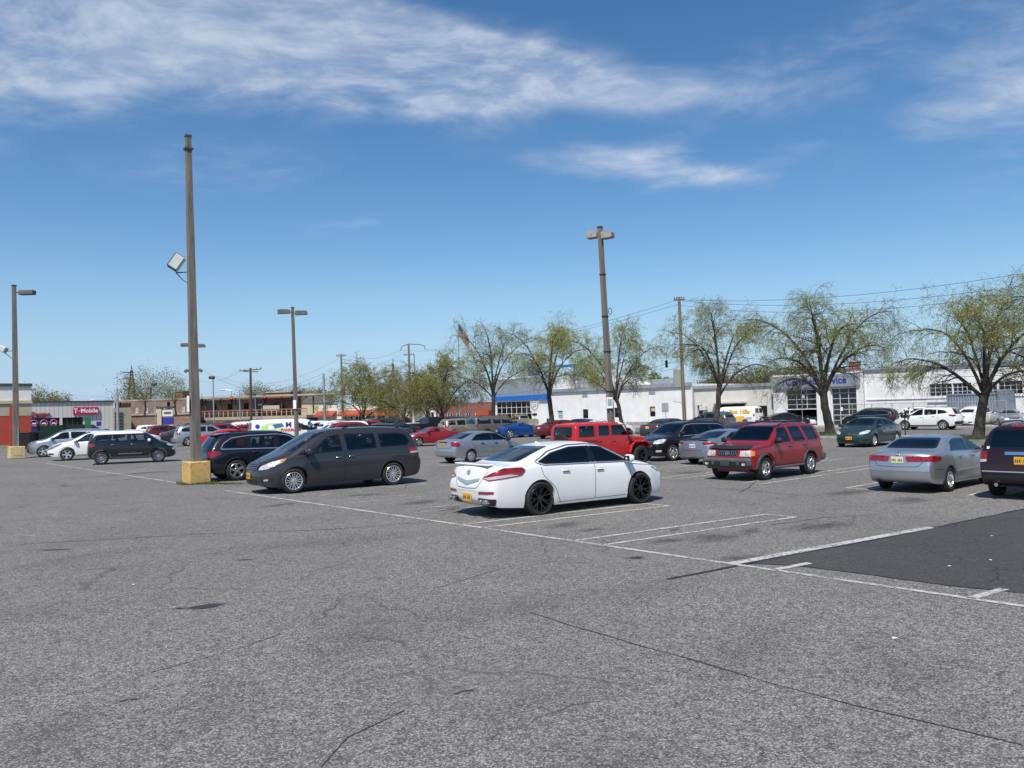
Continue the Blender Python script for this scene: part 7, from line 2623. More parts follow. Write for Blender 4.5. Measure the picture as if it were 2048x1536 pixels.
def lamp_post(px_b, py_b, px_t, py_t, r0, r1, label, loc=None, mat='wood_post'):
 b = loc if loc is not None else G(px_b, py_b)
 tp = D(px_t, py_t, b.y)
 t = thing('lamp_post', label, 'lamp post', b, 0, 'wooden lamp posts in the lot')
 tl = tp - b
 m = MB()
 post_between(m, Vector((0, 0, 0)), tl, r0, r1)
 m.build('post', [mat], t)
 MB().box((tl.x, tl.y, tl.z + .03), (r1 * 2.3, r1 * 2.3, .07), rz=rad(ANG_U)).build('post_cap', ['cap_dark'], t)
 return t, tl


def concrete_block(t, w, h, mat, pale=False, off=(0, 0)):
 m = MB()
 R = Matrix.Rotation(rad(ANG_U), 3, 'Z')
 m.rbox((off[0], off[1], h / 2), (w, w, h), .035, mat=R)
 o = m.build('base_block', [mat], t)
 rng = random.Random(7)
 c = MB()
 for _ in range(60):      # chipped edges and scrapes
  s_ = rng.choice((0, 1))
  x, z = rng.uniform(-w / 2 + .03, w / 2 - .03), rng.choice((rng.uniform(.05, h), h - rng.uniform(.03, .12)))
  sx, sz = rng.uniform(.015, .06), rng.uniform(.01, .05)
  p = R @ Vector((x, -w / 2 - .002, z) if s_ else (-w / 2 - .002, x, z))
  e = R @ (Vector((1, 0, 0)) if s_ else Vector((0, 1, 0)))
  p = p + Vector((off[0], off[1], 0))
  q = [p + e * (sx * math.cos(a) * rng.uniform(.5, 1)) + Vector((0, 0, sz * math.sin(a) * rng.uniform(.5, 1))) for a in np.linspace(0, 6.28, 8)[:-1]]
  c.add(q, [tuple(range(7))])
 ch = c.build('chipped_paint', ['concrete_chip'], o)
 ch['kind'] = 'stuff'
 return o


t, tl = lamp_post(393, 967, 376, 274, .15, .085, 'tall bare wooden post on a chipped yellow concrete base with one floodlight')
concrete_block(t, .74, .77, 'block_yellow')
for z in (.965,):
 q = tl * z
 MB().box((q.x, q.y, q.z), (.27, .27, .06), rz=rad(ANG_U)).build('band', ['cap_dark'], t)
q = D(352, 524, (G(393, 967)).y) - G(393, 967)
m = MB()
R = Matrix.Rotation(rad(20), 3, 'Z') @ Matrix.Rotation(rad(33), 3, 'Y')
m.rbox(q, (.36, .42, .56), .03, mat=R)
m.build('floodlight', ['lamp_housing'], t)
m = MB()
m.rbox(q + R @ Vector((.19, 0, 0)), (.03, .38, .52), .008, mat=R)
m.rbox(q + R @ Vector((.02, -.215, 0)), (.30, .02, .50), .006, mat=R)
m.build('floodlight_glass', ['flood_white'], t)
pa = tl * ((q.z - .36) / tl.z)
m = MB()
m.tube([q + Vector((0, 0, -.28)), Vector((q.x, q.y, q.z - .38)), pa], .022, 6)
m.tube([Vector((q.x, q.y, q.z - .38)), Vector((q.x * .6 + pa.x * .4, pa.y, q.z - .62)), tl * ((q.z - .85) / tl.z)], .018, 6)
m.build('bracket', ['cap_dark'], t)
q = tl * (2.75 / tl.z)
MB().rbox((q.x - .17, q.y - .13, 2.75), (.03, .19, .56), .01, mat=Matrix.Rotation(rad(ANG_U), 3, 'Z')).build('notice_board', ['paper_white'], t)
gm = MB()
rng = random.Random(9)
for _ in range(260):
 a = rng.uniform(0, 6.28)
 rr = .60 + abs(rng.gauss(0, .05))
 x, y = max(-.5, min(.5, rr * math.cos(a))) * 1.0, max(-.5, min(.5, rr * math.sin(a)))
 v = Matrix.Rotation(rad(ANG_U), 3, 'Z') @ Vector((x, y, 0))
 grass_tuft(gm, v.x, v.y, .0, rng, .10, 3)
for _ in range(200):
 v = Vector((rng.uniform(.5, 1.9), 0, 0))
 v = Matrix.Rotation(rad(-16), 3, 'Z') @ v + Vector((0, rng.uniform(-.10, .10), 0))
 grass_tuft(gm, v.x, v.y - .25, .0, rng, .06, 4)
o = gm.build('weeds', ['grass_a', 'grass_b'])
o.location = G(393, 967)
tag(o, 'green weeds growing round the yellow concrete base and along the joint', 'weeds', kind='stuff')

t, tl = lamp_post(33, 917, 28, 572, .17, .115, 'wooden lamp post on a pale yellow concrete base at the far left')
concrete_block(t, .86, .78, 'block_pale')
bw = Matrix.Rotation(rad(ANG_U), 3, 'Z')
MB().box(bw @ Vector((0, -.435, .42)), (.42, .02, .42), rz=rad(ANG_U)).build('recess_panel', ['block_pale'], t)
q = Vector((tl.x, tl.y, tl.z - .42))
m = MB()
m.tube([q, q + Vector((.35, 0, 0))], .04, 6)
m.build('arm', ['cap_dark'], t)
MB().rbox(q + Vector((.85, 0, -.03)), (.95, .45, .30), .04).build('lamp_head', ['lamp_housing'], t)
q = D(5, 697, G(33, 917).y) - G(33, 917)
MB().rbox(q, (.55, .4, .35), .04, mat=Matrix.Rotation(rad(30), 3, 'Y')).build('floodlight', ['flood_white'], t)
MB().tube([q + Vector((0, 0, -.2)), tl * ((q.z - .15) / tl.z), tl * ((q.z - .8) / tl.z), q + Vector((.1, 0, -.25))], .03, 6).build('bracket', ['cap_dark'], t)
MB().tube([(.18, -.1, .8), (.18, -.1, 2.0)], .035, 6).build('conduit', ['galv'], t)

for (px, pxt, pyt, lab, hm, a_) in [(1222, 1200, 456, 'tall wooden post with two lamp heads behind the red off-roader', 'lamp_housing_light', 25.4), (592, 585, 616, 'slender wooden post with two lamp heads behind the grey minivan', 'lamp_housing', 25.4), (397, 386, 684, 'dark lamp post with two heads mostly hidden behind the tall bare post', 'lamp_housing', 25.8)]:
 b = at_lot(px, a_)
 t, tl = lamp_post(0, 0, pxt, pyt, .115, .08, lab, loc=b)
 al = Vector((.97, .22, 0)) if hm != 'lamp_housing_light' else Vector((.90, -.44, 0))
 for s_ in (-1, 1):
  q = Vector((tl.x, tl.y, tl.z - (.28 if s_ < 0 else .36))) + al * s_ * (.58 if hm == 'lamp_housing' else .33)
  m = MB()
  pl = round_line([(-.42, -.13), (.42, -.10), (.42, .12), (.30, .17), (-.30, .17), (-.42, .13)], .04, 2, True)
  Mx = Matrix.Translation(q) @ Matrix.Rotation(math.atan2(al.y, al.x), 4, 'Z') @ Matrix.Rotation(rad(90), 4, 'X')
  m.prism([(x_ * (1 if hm == 'lamp_housing' else .56), z_) for x_, z_ in pl], -.20, .20, M=Mx)
  m.build('lamp_head', [hm], t)
  MB().tube([Vector((tl.x, tl.y, q.z)), q], .04, 6).build('arm', ['cap_dark'], t)
 if hm == 'lamp_housing_light':
  for z in (.30, .47, .62, .80):
   q = tl * z
   MB().box((q.x, q.y, q.z), (.31 - .1 * z, .31 - .1 * z, .03), rz=rad(ANG_U)).build('band', ['cap_dark'], t)
  q = tl * (2.5 / tl.z)
  MB().rbox((q.x - .03, q.y - .18, 2.45), (.26, .03, .46), .01).build('notice_board', ['paper_white'], t)
  MB().box((q.x - .03, q.y - .199, 2.48), (.18, .01, .28)).build('notice_print', ['glass_cyan'], t)
  q = tl * .64
  ring = [q + Vector((.22 + .07 * math.cos(a), -.05, .14 * math.sin(a))) for a in np.linspace(0, 6.28, 11)]
  MB().tube(ring, .014, 5).build('cable_loop', ['wire_black'], t)
 elif px == 592:
  q = tl * (3.05 / tl.z)
  MB().rbox((q.x - .02, q.y - .18, 3.05), (.22, .03, .6), .01).build('notice_board', ['paper_white'], t)
 else:
  for s_ in (-1, 1):
   MB().rbox((tl.x + s_ * .62, tl.y, tl.z - 2.5), (.35, .2, .25), .04, mat=Matrix.Rotation(rad(35 * s_), 3, 'Y')).build('floodlight', ['lamp_housing'], t)
   MB().tube([(tl.x + s_ * .5, tl.y, tl.z - 2.55), (tl.x, tl.y, tl.z - 2.8)], .03, 5).build('bracket', ['cap_dark'], t)

# ------------------------------------------------------------------ utility poles, wires, flag, towers
def wire(p, q, sag, label=None, r=.022, n=14, name='overhead_wire'):
 pts = [p + (q - p) * (i / n) - Vector((0, 0, 4 * sag * (i / n) * (1 - i / n))) for i in range(n + 1)]
 o = MB().tube(pts, r, 5, cap=False).build(name, ['wire_black'])
 return tag(o, label, 'wire', 'overhead wires')


def utility_pole(px, py_top, dep, label, mat='wood_pole', r=.16, arms=(), px_t=None, extra=None):
 b = D(px, 830, dep)
 b.z = 0
 tp = D(px_t if px_t else px - (830 - py_top) * .022, py_top, dep) - b
 t = thing('utility_pole', label, 'utility pole', b, 0, 'utility poles and street columns')
 MB().tube([(0, 0, 0), tp * .5, tp], [r, r * .85, r * .7], 10).build('pole', [mat], t, 60)
 for (dz, w, tilt) in arms:
  m = MB()
  c = tp * ((tp.z - dz) / tp.z)
  m.box(c, (w, .10, .12), mat=Matrix.Rotation(rad(tilt), 3, 'Y'))
  m.build('cross_arm', [mat if mat != 'galv' else 'wood_brown'], t)
  for k in (-.45, -.25, .25, .45):
   MB().tube([c + Vector((w * k, 0, .05 - w * k * math.sin(rad(tilt)))), c + Vector((w * k, 0, .28 - w * k * math.sin(rad(tilt))))], [.05, .03], 6).build('insulator', ['cap_dark'], t)
 return t, b, tp


t, b, tpA = utility_pole(1369, 594, 68, 'tall utility pole carrying the street wires in front of the white workshop', 'wood_pole', .17, [(.25, .9, 0)], px_t=1358)
pA = b + tpA
MB().rbox(tpA * .56 + Vector((-.5, 0, 0)), (.55, .25, .22), .08).build('street_lamp_head', ['flood_white'], t)
MB().rbox(tpA * .40 + Vector((-.3, .2, 0)), (.85, .25, 1.6), .05).build('sign_back', ['sign_backing'], t)
MB().tube([tpA * .565, tpA * .565 + Vector((-.5, 0, .05))], .03, 6).build('lamp_arm', ['galv'], t)
MB().tube([tpA * .215, tpA * .235 + Vector((-.9, 0, 0))], .03, 6).build('lamp_arm', ['galv'], t)
t, b, tpB = utility_pole(822, 688, 118, 'pale utility pole with wide drooping cross arms above the olive trees', 'wood_pole', .2, [(1.6, 1.6, 0)], px_t=817)
pB = b + tpB
m = MB()
m.tube([tpB, tpB + Vector((-1.0, 0, -.35)), tpB + Vector((-1.2, 0, -.9))], .06, 6)
m.tube([tpB, tpB + Vector((1.5, 0, -.1)), tpB + Vector((2.4, 0, -.35)), tpB + Vector((2.4, 0, -.9))], .06, 6)
m.build('cross_arm', ['cap_dark'], t)
MB().tube([tpB + Vector((.8, 0, -1.6)), tpB + Vector((.8, 0, -4.5)), tpB + Vector((.3, 0, -4.8))], .06, 6).build('riser', ['cap_dark'], t)
t, b, tpC = utility_pole(686, 708, 125, 'utility pole with side brackets rising out of the leafy tree', 'wood_pole', .18, [(.3, 1.5, 0)], px_t=682)
pC = b + tpC
for k in range(4):
 MB().tube([tpC + Vector((0, 0, -.8 - .55 * k)), tpC + Vector((1.0, 0, -1.0 - .6 * k))], .04, 5).build('bracket', ['cap_dark'], t)
t, b, tpD = utility_pole(502, 736, 120, 'brown utility pole with one broad cross arm above the white pharmacy van', 'wood_brown', .22, [(.30, 3.4, -4), (.55, 2.2, 3)], px_t=501)
pD = b + tpD
t, b, tpE = utility_pole(650, 747, 115, 'grey metal pole at the left edge of the leafy tree', 'galv', .22, px_t=647)
pE = b + tpE
t, b, tpF = utility_pole(236, 778, 118, 'grey metal pole at the corner of the ribbed shop', 'galv', .24, px_t=234)
pF = b + tpF
MB().tube([tpF + Vector((0, 0, 0)), tpF + Vector((.05, 0, 2.4))], .03, 5).build('aerial', ['galv'], t)
MB().rbox(tpF + Vector((.25, 0, -.6)), (.25, .2, .5), .05).build('junction_box', ['galv'], t)


def street_light(px, py_top, dep, label, reach=0.0, head='flood_white', mat='galv', r=.09):
 b = D(px, 830, dep)
 b.z = 0
 tp = D(px - 2, py_top, dep) - b
 t = thing('street_light', label, 'street light', b, 0, 'utility poles and street columns')
 MB().tube([(0, 0, 0), tp], [r * 1.3, r * .8], 8).build('column', [mat], t, 60)
 if reach:
  MB().tube([tp * .9, tp + Vector((reach * .5, 0, .3)), tp + Vector((reach, 0, .45))], .045, 6).build('arm', [mat], t)
  MB().rbox(tp + Vector((reach * 1.15, 0, .42)), (.75, .3, .18), .07).build('lamp_head', [head], t)
 else:
  MB().rbox(tp + Vector((-.15, 0, .12)), (.75, .5, .4), .12).build('lamp_head', [head], t)


street_light(428, 757, 100, 'grey column with a dark bulky lamp head right of the tall bare post', 0, 'cap_dark')
street_light(481, 785, 112, 'slim grey street light with an arm reaching left towards the traffic lights', -2.0)
street_light(312, 770, 110, 'thin grey column with a tiny lamp head left of the tall bare post', .0, 'cap_dark', r=.07)
street_light(155, 806, 135, 'short street light with a curved arm behind the ribbed shop roof', 2.4)
street_light(512, 790, 125, 'thin grey street column behind the brown utility pole', 0, 'cap_dark', r=.06)
street_light(525, 812, 118, 'short grey street column right of the brown utility pole', 0, 'cap_dark', r=.06)
street_light(1880, 700, 90, 'slim street light column standing among the bare branches behind the white garage', 1.2, r=.06)

wr = [
 (pA + Vector((-.3, 0, -.2)), D(2300, 500, 42), 1.0, 'upper right-hand wire from the tall utility pole'), (pA + Vector((.3, 0, -.35)), D(2300, 528, 42), 1.1, 'middle right-hand wire from the tall utility pole'),
 (pA + Vector((0, 0, -.7)), D(2300, 540, 42), 1.3, 'lower right-hand wire from the tall utility pole'), (pA + Vector((0, 0, -.2)), pB + Vector((2.4, 0, -.9)), 1.2, 'upper wire between the tall pole and the pale pole'),
 (pA + Vector((0, 0, -.6)), pB + Vector((-1.2, 0, -.9)), 1.4, 'second wire between the tall pole and the pale pole'),
 (D(1358, 703, 68), D(2300, 690, 42), .9, 'thick cable crossing behind the right-hand trees, uppermost'), (D(1358, 715, 68), D(2300, 715, 42), 1.0, 'thick cable crossing behind the right-hand trees, second'),
 (D(1358, 728, 68), D(2300, 735, 42), .8, 'thick cable crossing behind the right-hand trees, lowest'), (D(1358, 722, 68), D(820, 790, 117), 1.3, 'cable passing in front of the showroom, upper'), (D(1358, 735, 68), D(820, 800, 117), 1.2, 'cable passing in front of the showroom, lower'),
 (pB + Vector((-1.2, 0, -.9)), pC, 1.0, 'wire from the pale pole to the bracketed pole'), (pB + Vector((-1.0, 0, -1.4)), pC + Vector((0, 0, -1.0)), 1.3, 'lower wire from the pale pole to the bracketed pole'),
 (pC + Vector((.5, 0, -.2)), D(430, 750, 160), 3.0, 'long faint wire left of the bracketed pole'), (pE, D(395, 808, 110), .9, 'signal span wire from the grey metal pole'),
 (pE + Vector((0, 0, -.5)), D(400, 737, 112), 2.6, 'sagging wire from the grey metal pole to the left'), (pF + Vector((0, 0, -.3)), D(400, 806, 118), .7, 'span wire from the corner pole across the brick station'),
 (D(60, 780, 150), D(640, 765, 150), 2.2, 'long faint wire above the station roof'), (D(60, 779, 140), D(234, 800, 140), .6, 'short faint wire above the ribbed shop'), (D(648, 790, 115), D(530, 805, 112), .7, 'lower span wire beside the leafy tree'),
 (pD + Vector((-1.6, 0, -.3)), D(380, 752, 150), 1.4, 'wire leaving the brown cross arm to the left'),
]
for (p, q, s_, lab) in wr:
 wire(p, q, s_, lab, .013)


def signal(px, py, dep, label, red=True):
 p = D(px, py, dep)
 t = thing('traffic_light', label, 'traffic light', p, math.atan2(-p.x, p.y), 'hanging traffic lights')
 MB().rbox((0, 0, 0), (.38, .30, 1.1), .05).build('housing', ['signal_body'], t)
 for k, mt in enumerate(('signal_red' if red else 'signal_body', 'cap_dark', 'cap_dark')):
  z = .34 - k * .34
  MB().tube([(0, -.155, z), (0, -.17, z)], [.13, .12], 14).build('lens', [mt], t)
  v = [(.15 * math.cos(a), -.15, z + .15 * math.sin(a)) for a in np.linspace(0, math.pi, 9)]
  MB().add(v + [(x, y - .2, zz + .01) for x, y, zz in v], [(i, i + 1, i + 10, i + 9) for i in range(8)]).build('visor', ['signal_body'], t)
 MB().tube([(0, 0, .55), (0, 0, 1.3)], .03, 5).build('hanger', ['cap_dark'], t)
 if px > 1000:
  t.scale = (.55, .55, .55)


signal(463, 801, 108, 'traffic light showing red, left one of the lit pair')
signal(529, 799, 109, 'traffic light showing red, right one of the lit pair')
signal(404, 806, 106, 'dark traffic light seen from behind next to the tall bare post', False)
signal(337, 811, 112, 'dark traffic light above the blue roadside pylon', False)
signal(1333, 728, 66, 'dark traffic light hanging beside the tall utility pole', False)

# flag
b = D(920, 830, 98)
b.z = 0
tp = D(916, 642, 98) - b
t = thing('flagpole', 'tall slim flagpole among the street trees', 'flagpole', b)
MB().tube([(0, 0, 0), tp], [.09, .05], 8).build('pole', ['galv'], t, 60)
MB().tube([tp, tp + Vector((0, 0, .18))], [.09, .02], 8).build('finial', ['galv'], t)
fl = thing('flag', 'faded striped flag with a dark blue corner drooping from the flagpole', 'flag', b + tp * .97)
W_, H_ = 2.0, 1.55


def flag_pt(u, v):
 dr = u ** 1.3
 return Vector((.06 + u * 1.25, .16 * math.sin(u * 7 + v * 2), -v * H_ - dr * 1.9 + .05 * math.sin(u * 9)))


for k in range(13):
 m = MB()
 n = 14
 u0 = .42 if k < 7 else 0
 vs = []
 for i in range(n + 1):
  u = u0 + (1 - u0) * i / n
  vs += [flag_pt(u, k / 13), flag_pt(u, (k + 1) / 13)]
 m.add(vs, [(2 * i, 2 * i + 1, 2 * i + 3, 2 * i + 2) for i in range(n)])
 m.build('stripe', ['flag_red' if k % 2 == 0 else 'flag_white'], fl, 60)
m = MB()
vs = [flag_pt(.42 * i / 8, 7 / 13 * j / 5) for i in range(9) for j in range(6)]
m.add(vs, [(i * 6 + j, i * 6 + j + 1, (i + 1) * 6 + j + 1, (i + 1) * 6 + j) for i in range(8) for j in range(5)])
m.build('canton', ['flag_blue'], fl, 60)


def lattice(px, py_top, dep, w0, label):
 b = D(px, 830, dep)
 b.z = 0
 tp = D(px - 1, py_top, dep) - b
 t = thing('lattice_mast', label, 'mast', b, .3, 'steel lattice masts on the skyline')
 H = tp.z
 m = MB()
 c = [(-1, -1), (1, -1), (1, 1), (-1, 1)]
 for x, y in c:
  m.tube([(x * w0, y * w0, 0), (x * w0 * .12, y * w0 * .12, H * .92)], .16, 4)
 m.tube([(0, 0, H * .9), (0, 0, H)], .14, 5)
 m.build('legs', ['cap_dark'], t)
 m = MB()
 n = 16
 for k in range(n):
  z0, z1 = H * .92 * k / n, H * .92 * (k + 1) / n
  s0, s1 = w0 * (1 - .88 * k / n), w0 * (1 - .88 * (k + 1) / n)
  for i in range(4):
   a_, b_ = c[i], c[(i + 1) % 4]
   m.tube([(a_[0] * s0, a_[1] * s0, z0), (b_[0] * s1, b_[1] * s1, z1)], .09, 3)
   m.tube([(a_[0] * s1, a_[1] * s1, z1), (b_[0] * s1, b_[1] * s1, z1)], .09, 3)
 m.build('bracing', ['cap_dark'], t)['kind'] = 'stuff'
 for k in range(4):
  z = H * (.62 + .09 * k)
  MB().box((-w0 * .6, 0, z), (w0 * 1.3, .3, .3)).build('antenna_arm', ['cap_dark'], t)


lattice(264, 731, 260, 1.9, 'black lattice mast rising behind the station at the left')
lattice(788, 718, 300, 1.5, 'thin lattice mast between the leafy trees')

# ------------------------------------------------------------------ buildings on the left
def facing(name, label, px0, px1, dep0, dep1, cat='building'):
 """root at the right-hand end, local x runs to the left, +y looks to the camera; returns root and length"""
 a, b = D(px1, 830, dep1), D(px0, 830, dep0)
 a.z = b.z = 0
 d = b - a
 return thing(name, label, cat, a, math.atan2(d.y, d.x)), d.length


t, L = facing('red_store', 'corner of a red and cream store with a dark roof edge', -377, 37, 62.7, 72)
hz = (0, 2.85, 4.05, 4.28, 5.55, 5.75)
for z0, z1, mt, nm, y in ((0, .35, 'concrete', 'plinth', .06), (.35, 2.95, 'store_red', 'red_wall', 0), (2.95, 4.05, 'store_tan', 'tan_band', .02), (4.05, 4.32, 'moulding_tan', 'moulding', .14), (4.32, 5.6, 'store_white', 'upper_wall', .02), (5.6, 5.85, 'cap_dark', 'roof_edge', .16)):
 MB().box((L / 2 - .5, -6 + y / 2, (z0 + z1) / 2), (L + 1.0 + y, 12 + y, z1 - z0)).build(nm, [mt], t)
MB().box((.42, .06, 1.9), (.6, .14, 3.8)).build('corner_pilaster', ['store_red'], t)
MB().box((L * .12, -3.0, 6.5), (.9, .9, 1.4)).build('chimney_stack', ['metal_unit'], t)
for x in (2.2, 3.4):
 MB().rbox((x, -1.0, 6.1), (.3, .3, .5), .05).build('roof_light', ['cap_dark'], t)

t, L = facing('ribbed_shop', 'pale ribbed block shop with a magenta sign and purple banner windows', 30, 226, 117, 126)
zx = lambda px: L * (226 - px) / 196
TM = 5.35
ops = [(zx(116), zx(57), 0.6, 3.0), (zx(163), zx(121), 0.6, 3.0), (zx(48), zx(43), .6, 3.0)]
m = MB()
walls(m, 0, L, 0, TM, ops, dep=.3)
shell(m, 0, L, 0, TM, 16)
m.build('wall', ['ribbed_block'], t)
MB().box((L / 2, .08, TM + .06), (L + .3, .3, .20)).build('roof_edge', ['cap_dark'], t)
for i, o_ in enumerate(ops):
 glazing(t, o_[0], o_[1], o_[2], o_[3], -.2, 4 if i < 2 else 1, 2, 'frame_dark', 'glass_dark', .1)
x0, x1 = zx(108), zx(57)
MB().box(((x0 + x1) / 2, -.10, 1.9), (x1 - x0, .05, 2.1)).build('banner', ['banner_purple'], t)
MB().box((zx(45.5), -.10, 1.9), (zx(43) - zx(48), .05, 2.1)).build('banner', ['banner_purple'], t)
for px in (66, 85, 104):
 m = MB()
 ring = [(zx(px) + .45 * math.cos(a), -.06, 2.25 + .45 * math.sin(a)) for a in np.linspace(0, 6.28, 19)]
 m.tube(ring, .09, 6, cap=False)
 m.build('banner_ring', ['ring_pink'], t)
 MB().box((zx(px), -.065, 2.2), (.5, .03, .2)).build('banner_mark', ['letter_white'], t)
sg = thing('shop_sign', 'magenta sign with white lettering on the ribbed shop', 'sign', Vector((0, 0, 0)))
sg.matrix_world = Matrix.Identity(4)
sg.location = t.matrix_basis @ Vector((zx(168), .22, 3.95))
sg.rotation_euler = t.rotation_euler
sw_, sh_ = zx(142) - zx(194), 1.15
MB().rbox((0, 0, 0), (sw_, .3, sh_), .03).build('panel', ['sign_magenta'], sg)
lettering('lettering', 'T', .95, 'letter_white', sg, (sw_ * .41, .16, 0), RT, .01, .95, bold=.02)
lettering('lettering', 'Mobile', .88, 'letter_white', sg, (-sw_ * .13, .16, 0), RT, .01, 1.0, bold=.018)
for dx in (.40 - .075, .40 - .14, .40 - .19, -.425):
 MB().box((sw_ * dx, .165, 0), (.10, .02, .10)).build('dot', ['letter_white'], sg)
lt = thing('shop_lettering', 'dark red shop lettering on the ribbed wall beside the red store', 'sign', t.matrix_basis @ Vector((zx(62), .12, 3.55)), t.rotation_euler[2])
lettering('lettering', 'Auto Center', .98, 'letter_red', lt, (0, 0, 0), RT, .06, .92, bold=.02)
MB().box((0, -.04, -.42), (zx(38) - zx(90), .05, .12)).build('rail', ['letter_red'], lt)

t, L = facing('trash_enclosure', 'dark green slatted enclosure in front of the ribbed shop', 74, 176, 84, 88, 'enclosure')
n = 24
for k in range(n):
 MB().box((L * (k + .5) / n, 0, 1.0), (L / n * .92, .07, 1.95)).build('slat', ['dumpster_green'], t)
for x in (0, L * .5, L):
 MB().box((x, .06, 1.1), (.14, .14, 2.2)).build('post', ['bin_black'], t)
for z in (.4, 1.9):
 MB().box((L / 2, -.06, z), (L, .06, .10)).build('rail', ['dumpster_green'], t)
for i, (px, dep) in enumerate([(52, 70), (66, 71)]):
 p = D(px, 830, dep)
 t = thing('waste_bin', ['black wheeled waste container nearest the red store', 'black wheeled waste container beside the green enclosure'][i], 'waste bin', (p.x, p.y, 0), .2 * i, 'black waste containers by the store')
 m = MB()
 m.add([(-.55, -.5, .12), (.55, -.5, .12), (.55, .5, .12), (-.55, .5, .12), (-.7, -.65, 1.35), (.7, -.65, 1.35), (.7, .65, 1.35), (-.7, .65, 1.35)],
  [(3, 2, 1, 0), (0, 1, 5, 4), (1, 2, 6, 5), (2, 3, 7, 6), (3, 0, 4, 7), (4, 5, 6, 7)])
 m.build('tub', ['bin_black'], t)
 MB().rbox((0, .05, 1.42), (1.5, 1.45, .12), .05).build('lid', ['bin_black'], t)
 for x in (-.45, .45):
  MB().tube([(x - .04, -.4, .1), (x + .04, -.4, .1)], .1, 10).build('wheel', ['tyre'], t)

# elevated station
t, L = facing('elevated_station', 'long brown elevated railway station with a flat canopy and railings', 40, 720, 172, 150)
sx = lambda px: L * (720 - px) / 680
CZ, DZ = 6.35, 2.75
MB().box((L * .5, .3, CZ), (L, 2.2, .34)).build('canopy', ['station_beam'], t)
MB().box((L * .5, 1.42, CZ - .25), (L, .10, .16)).build('canopy_edge', ['station_dark'], t)
a0, a1 = sx(640), sx(236)
MB().box(((a0 + a1) / 2, 1.0, DZ - .55), (a1 - a0, 4.0, .55)).build('platform_beam', ['station_beam'], t)
MB().box(((a0 + a1) / 2, 3.05, DZ - 1.05), (a1 - a0, .2, .5)).build('platform_girder', ['rust'], t)
for k in range(15):
 x = a0 + (a1 - a0) * k / 14
 MB().box((x, .5, (CZ + DZ) / 2), (.22, .22, CZ - DZ)).build('canopy_column', ['station_dark'], t)
 MB().box((x, 1.6, (DZ - 1.2) / 2), (.9, .9, DZ - 1.2)).build('pier', ['station_beam'], t)
for z in (1.15, .65):
 MB().box(((a0 + a1) / 2, 3.0, DZ + z - .2), (a1 - a0, .10, .20 if z > 1 else .12)).build('handrail', ['station_rail'], t)
for k in range(46):
 x = a0 + (a1 - a0) * k / 45
 MB().box((x, 3.0, DZ + .25), (.14, .12, 1.1)).build('baluster', ['station_post'], t)
m = MB()
x0, x1 = sx(520), sx(240)
wn = [(x0 + (x1 - x0) * (k + .3) / 9, x0 + (x1 - x0) * (k + .62) / 9, 3.9, 5.2) for k in range(9)]
walls(m, x0, x1, 0, 6.1, wn, y=-1.2, dep=.3)
shell(m, x0, x1, 0, 6.1, 6, y=-1.2)
m.build('brick_wall', ['brick_brown'], t)
for o_ in wn:
 glazing(t, *o_, -1.4, 2, 1, 'frame_dark', 'glass_dark', .12)
m = MB()
m.box((L * .5, -3.0, 1.0), (L * .86, .5, 2.0))
m.build('lower_wall', ['station_dark'], t)
for (p0, p1, z1_, mt) in ((590, 546, 7.0, 'brick_red'), (380, 366, 7.9, 'brick_red'), (330, 345, 6.3, 'brick_red')):
 x0, x1 = sorted((sx(p0), sx(p1)))
 MB().box(((x0 + x1) / 2, -3.2, z1_ / 2), (x1 - x0, 4, z1_)).build('brick_tower', [mt], t)
 MB().box(((x0 + x1) / 2, -3.2, z1_ + .1), (x1 - x0 + .4, 4.4, .2)).build('tower_cap', ['station_beam'], t)
for px in (560, 572):
 MB().box((sx(px), -1.15, 4.3), (1.6, .06, 1.5)).build('shelter_window', ['glass_dark'], t)
MB().box((sx(575), .2, 1.35), (6.5, .4, 1.2)).build('shop_sign_board', ['bin_black'], t)
MB().box((sx(566), 1.1, 4.0), (3.6, .1, 1.0)).build('ad_panel', ['store_tan'], t)
x0, x1 = sx(226), sx(240)
t, L = facing('grey_shutter_garage', 'small garage with dark louvred panels left of the corner pole', 228, 262, 140, 142)
MB().box((L / 2, -4, 2.3), (L, 8, 4.6)).build('wall', ['store_tan'], t)
for k in range(6):
 MB().box((L * .72, .05, .6 + k * .6), (L * .5, .12, .28)).build('louvre', ['frame_dark'], t)
t, L = facing('brick_block', 'brown brick block behind bare trees between the station and the ribbed shop', 262, 392, 146, 150)
wn = [(L * (k + .25) / 7, L * (k + .6) / 7, 3.6, 4.8) for k in range(7)]
m = MB()
walls(m, 0, L, 0, 5.7, wn, dep=.2)
shell(m, 0, L, 0, 5.7, 8)
m.build('wall', ['brick_brown'], t)
for o_ in wn:
 glazing(t, *o_, -.12, 2, 1, 'frame_white', 'glass_dark', .12)
MB().box((L / 2, .1, 3.3), (L, .2, .25)).build('string_course', ['store_tan'], t)
for px in (290, 352):
 tree(D(px, 830, 132), 6.0, 3.0, 2.0, 'small twiggy tree before the brown brick block, %s' % ('left of the roadside pylon' if px == 290 else 'right of the roadside pylon'), 300 + px, leaves=.35, dens=.7, trunk_r=.14, group='small trees by the station')
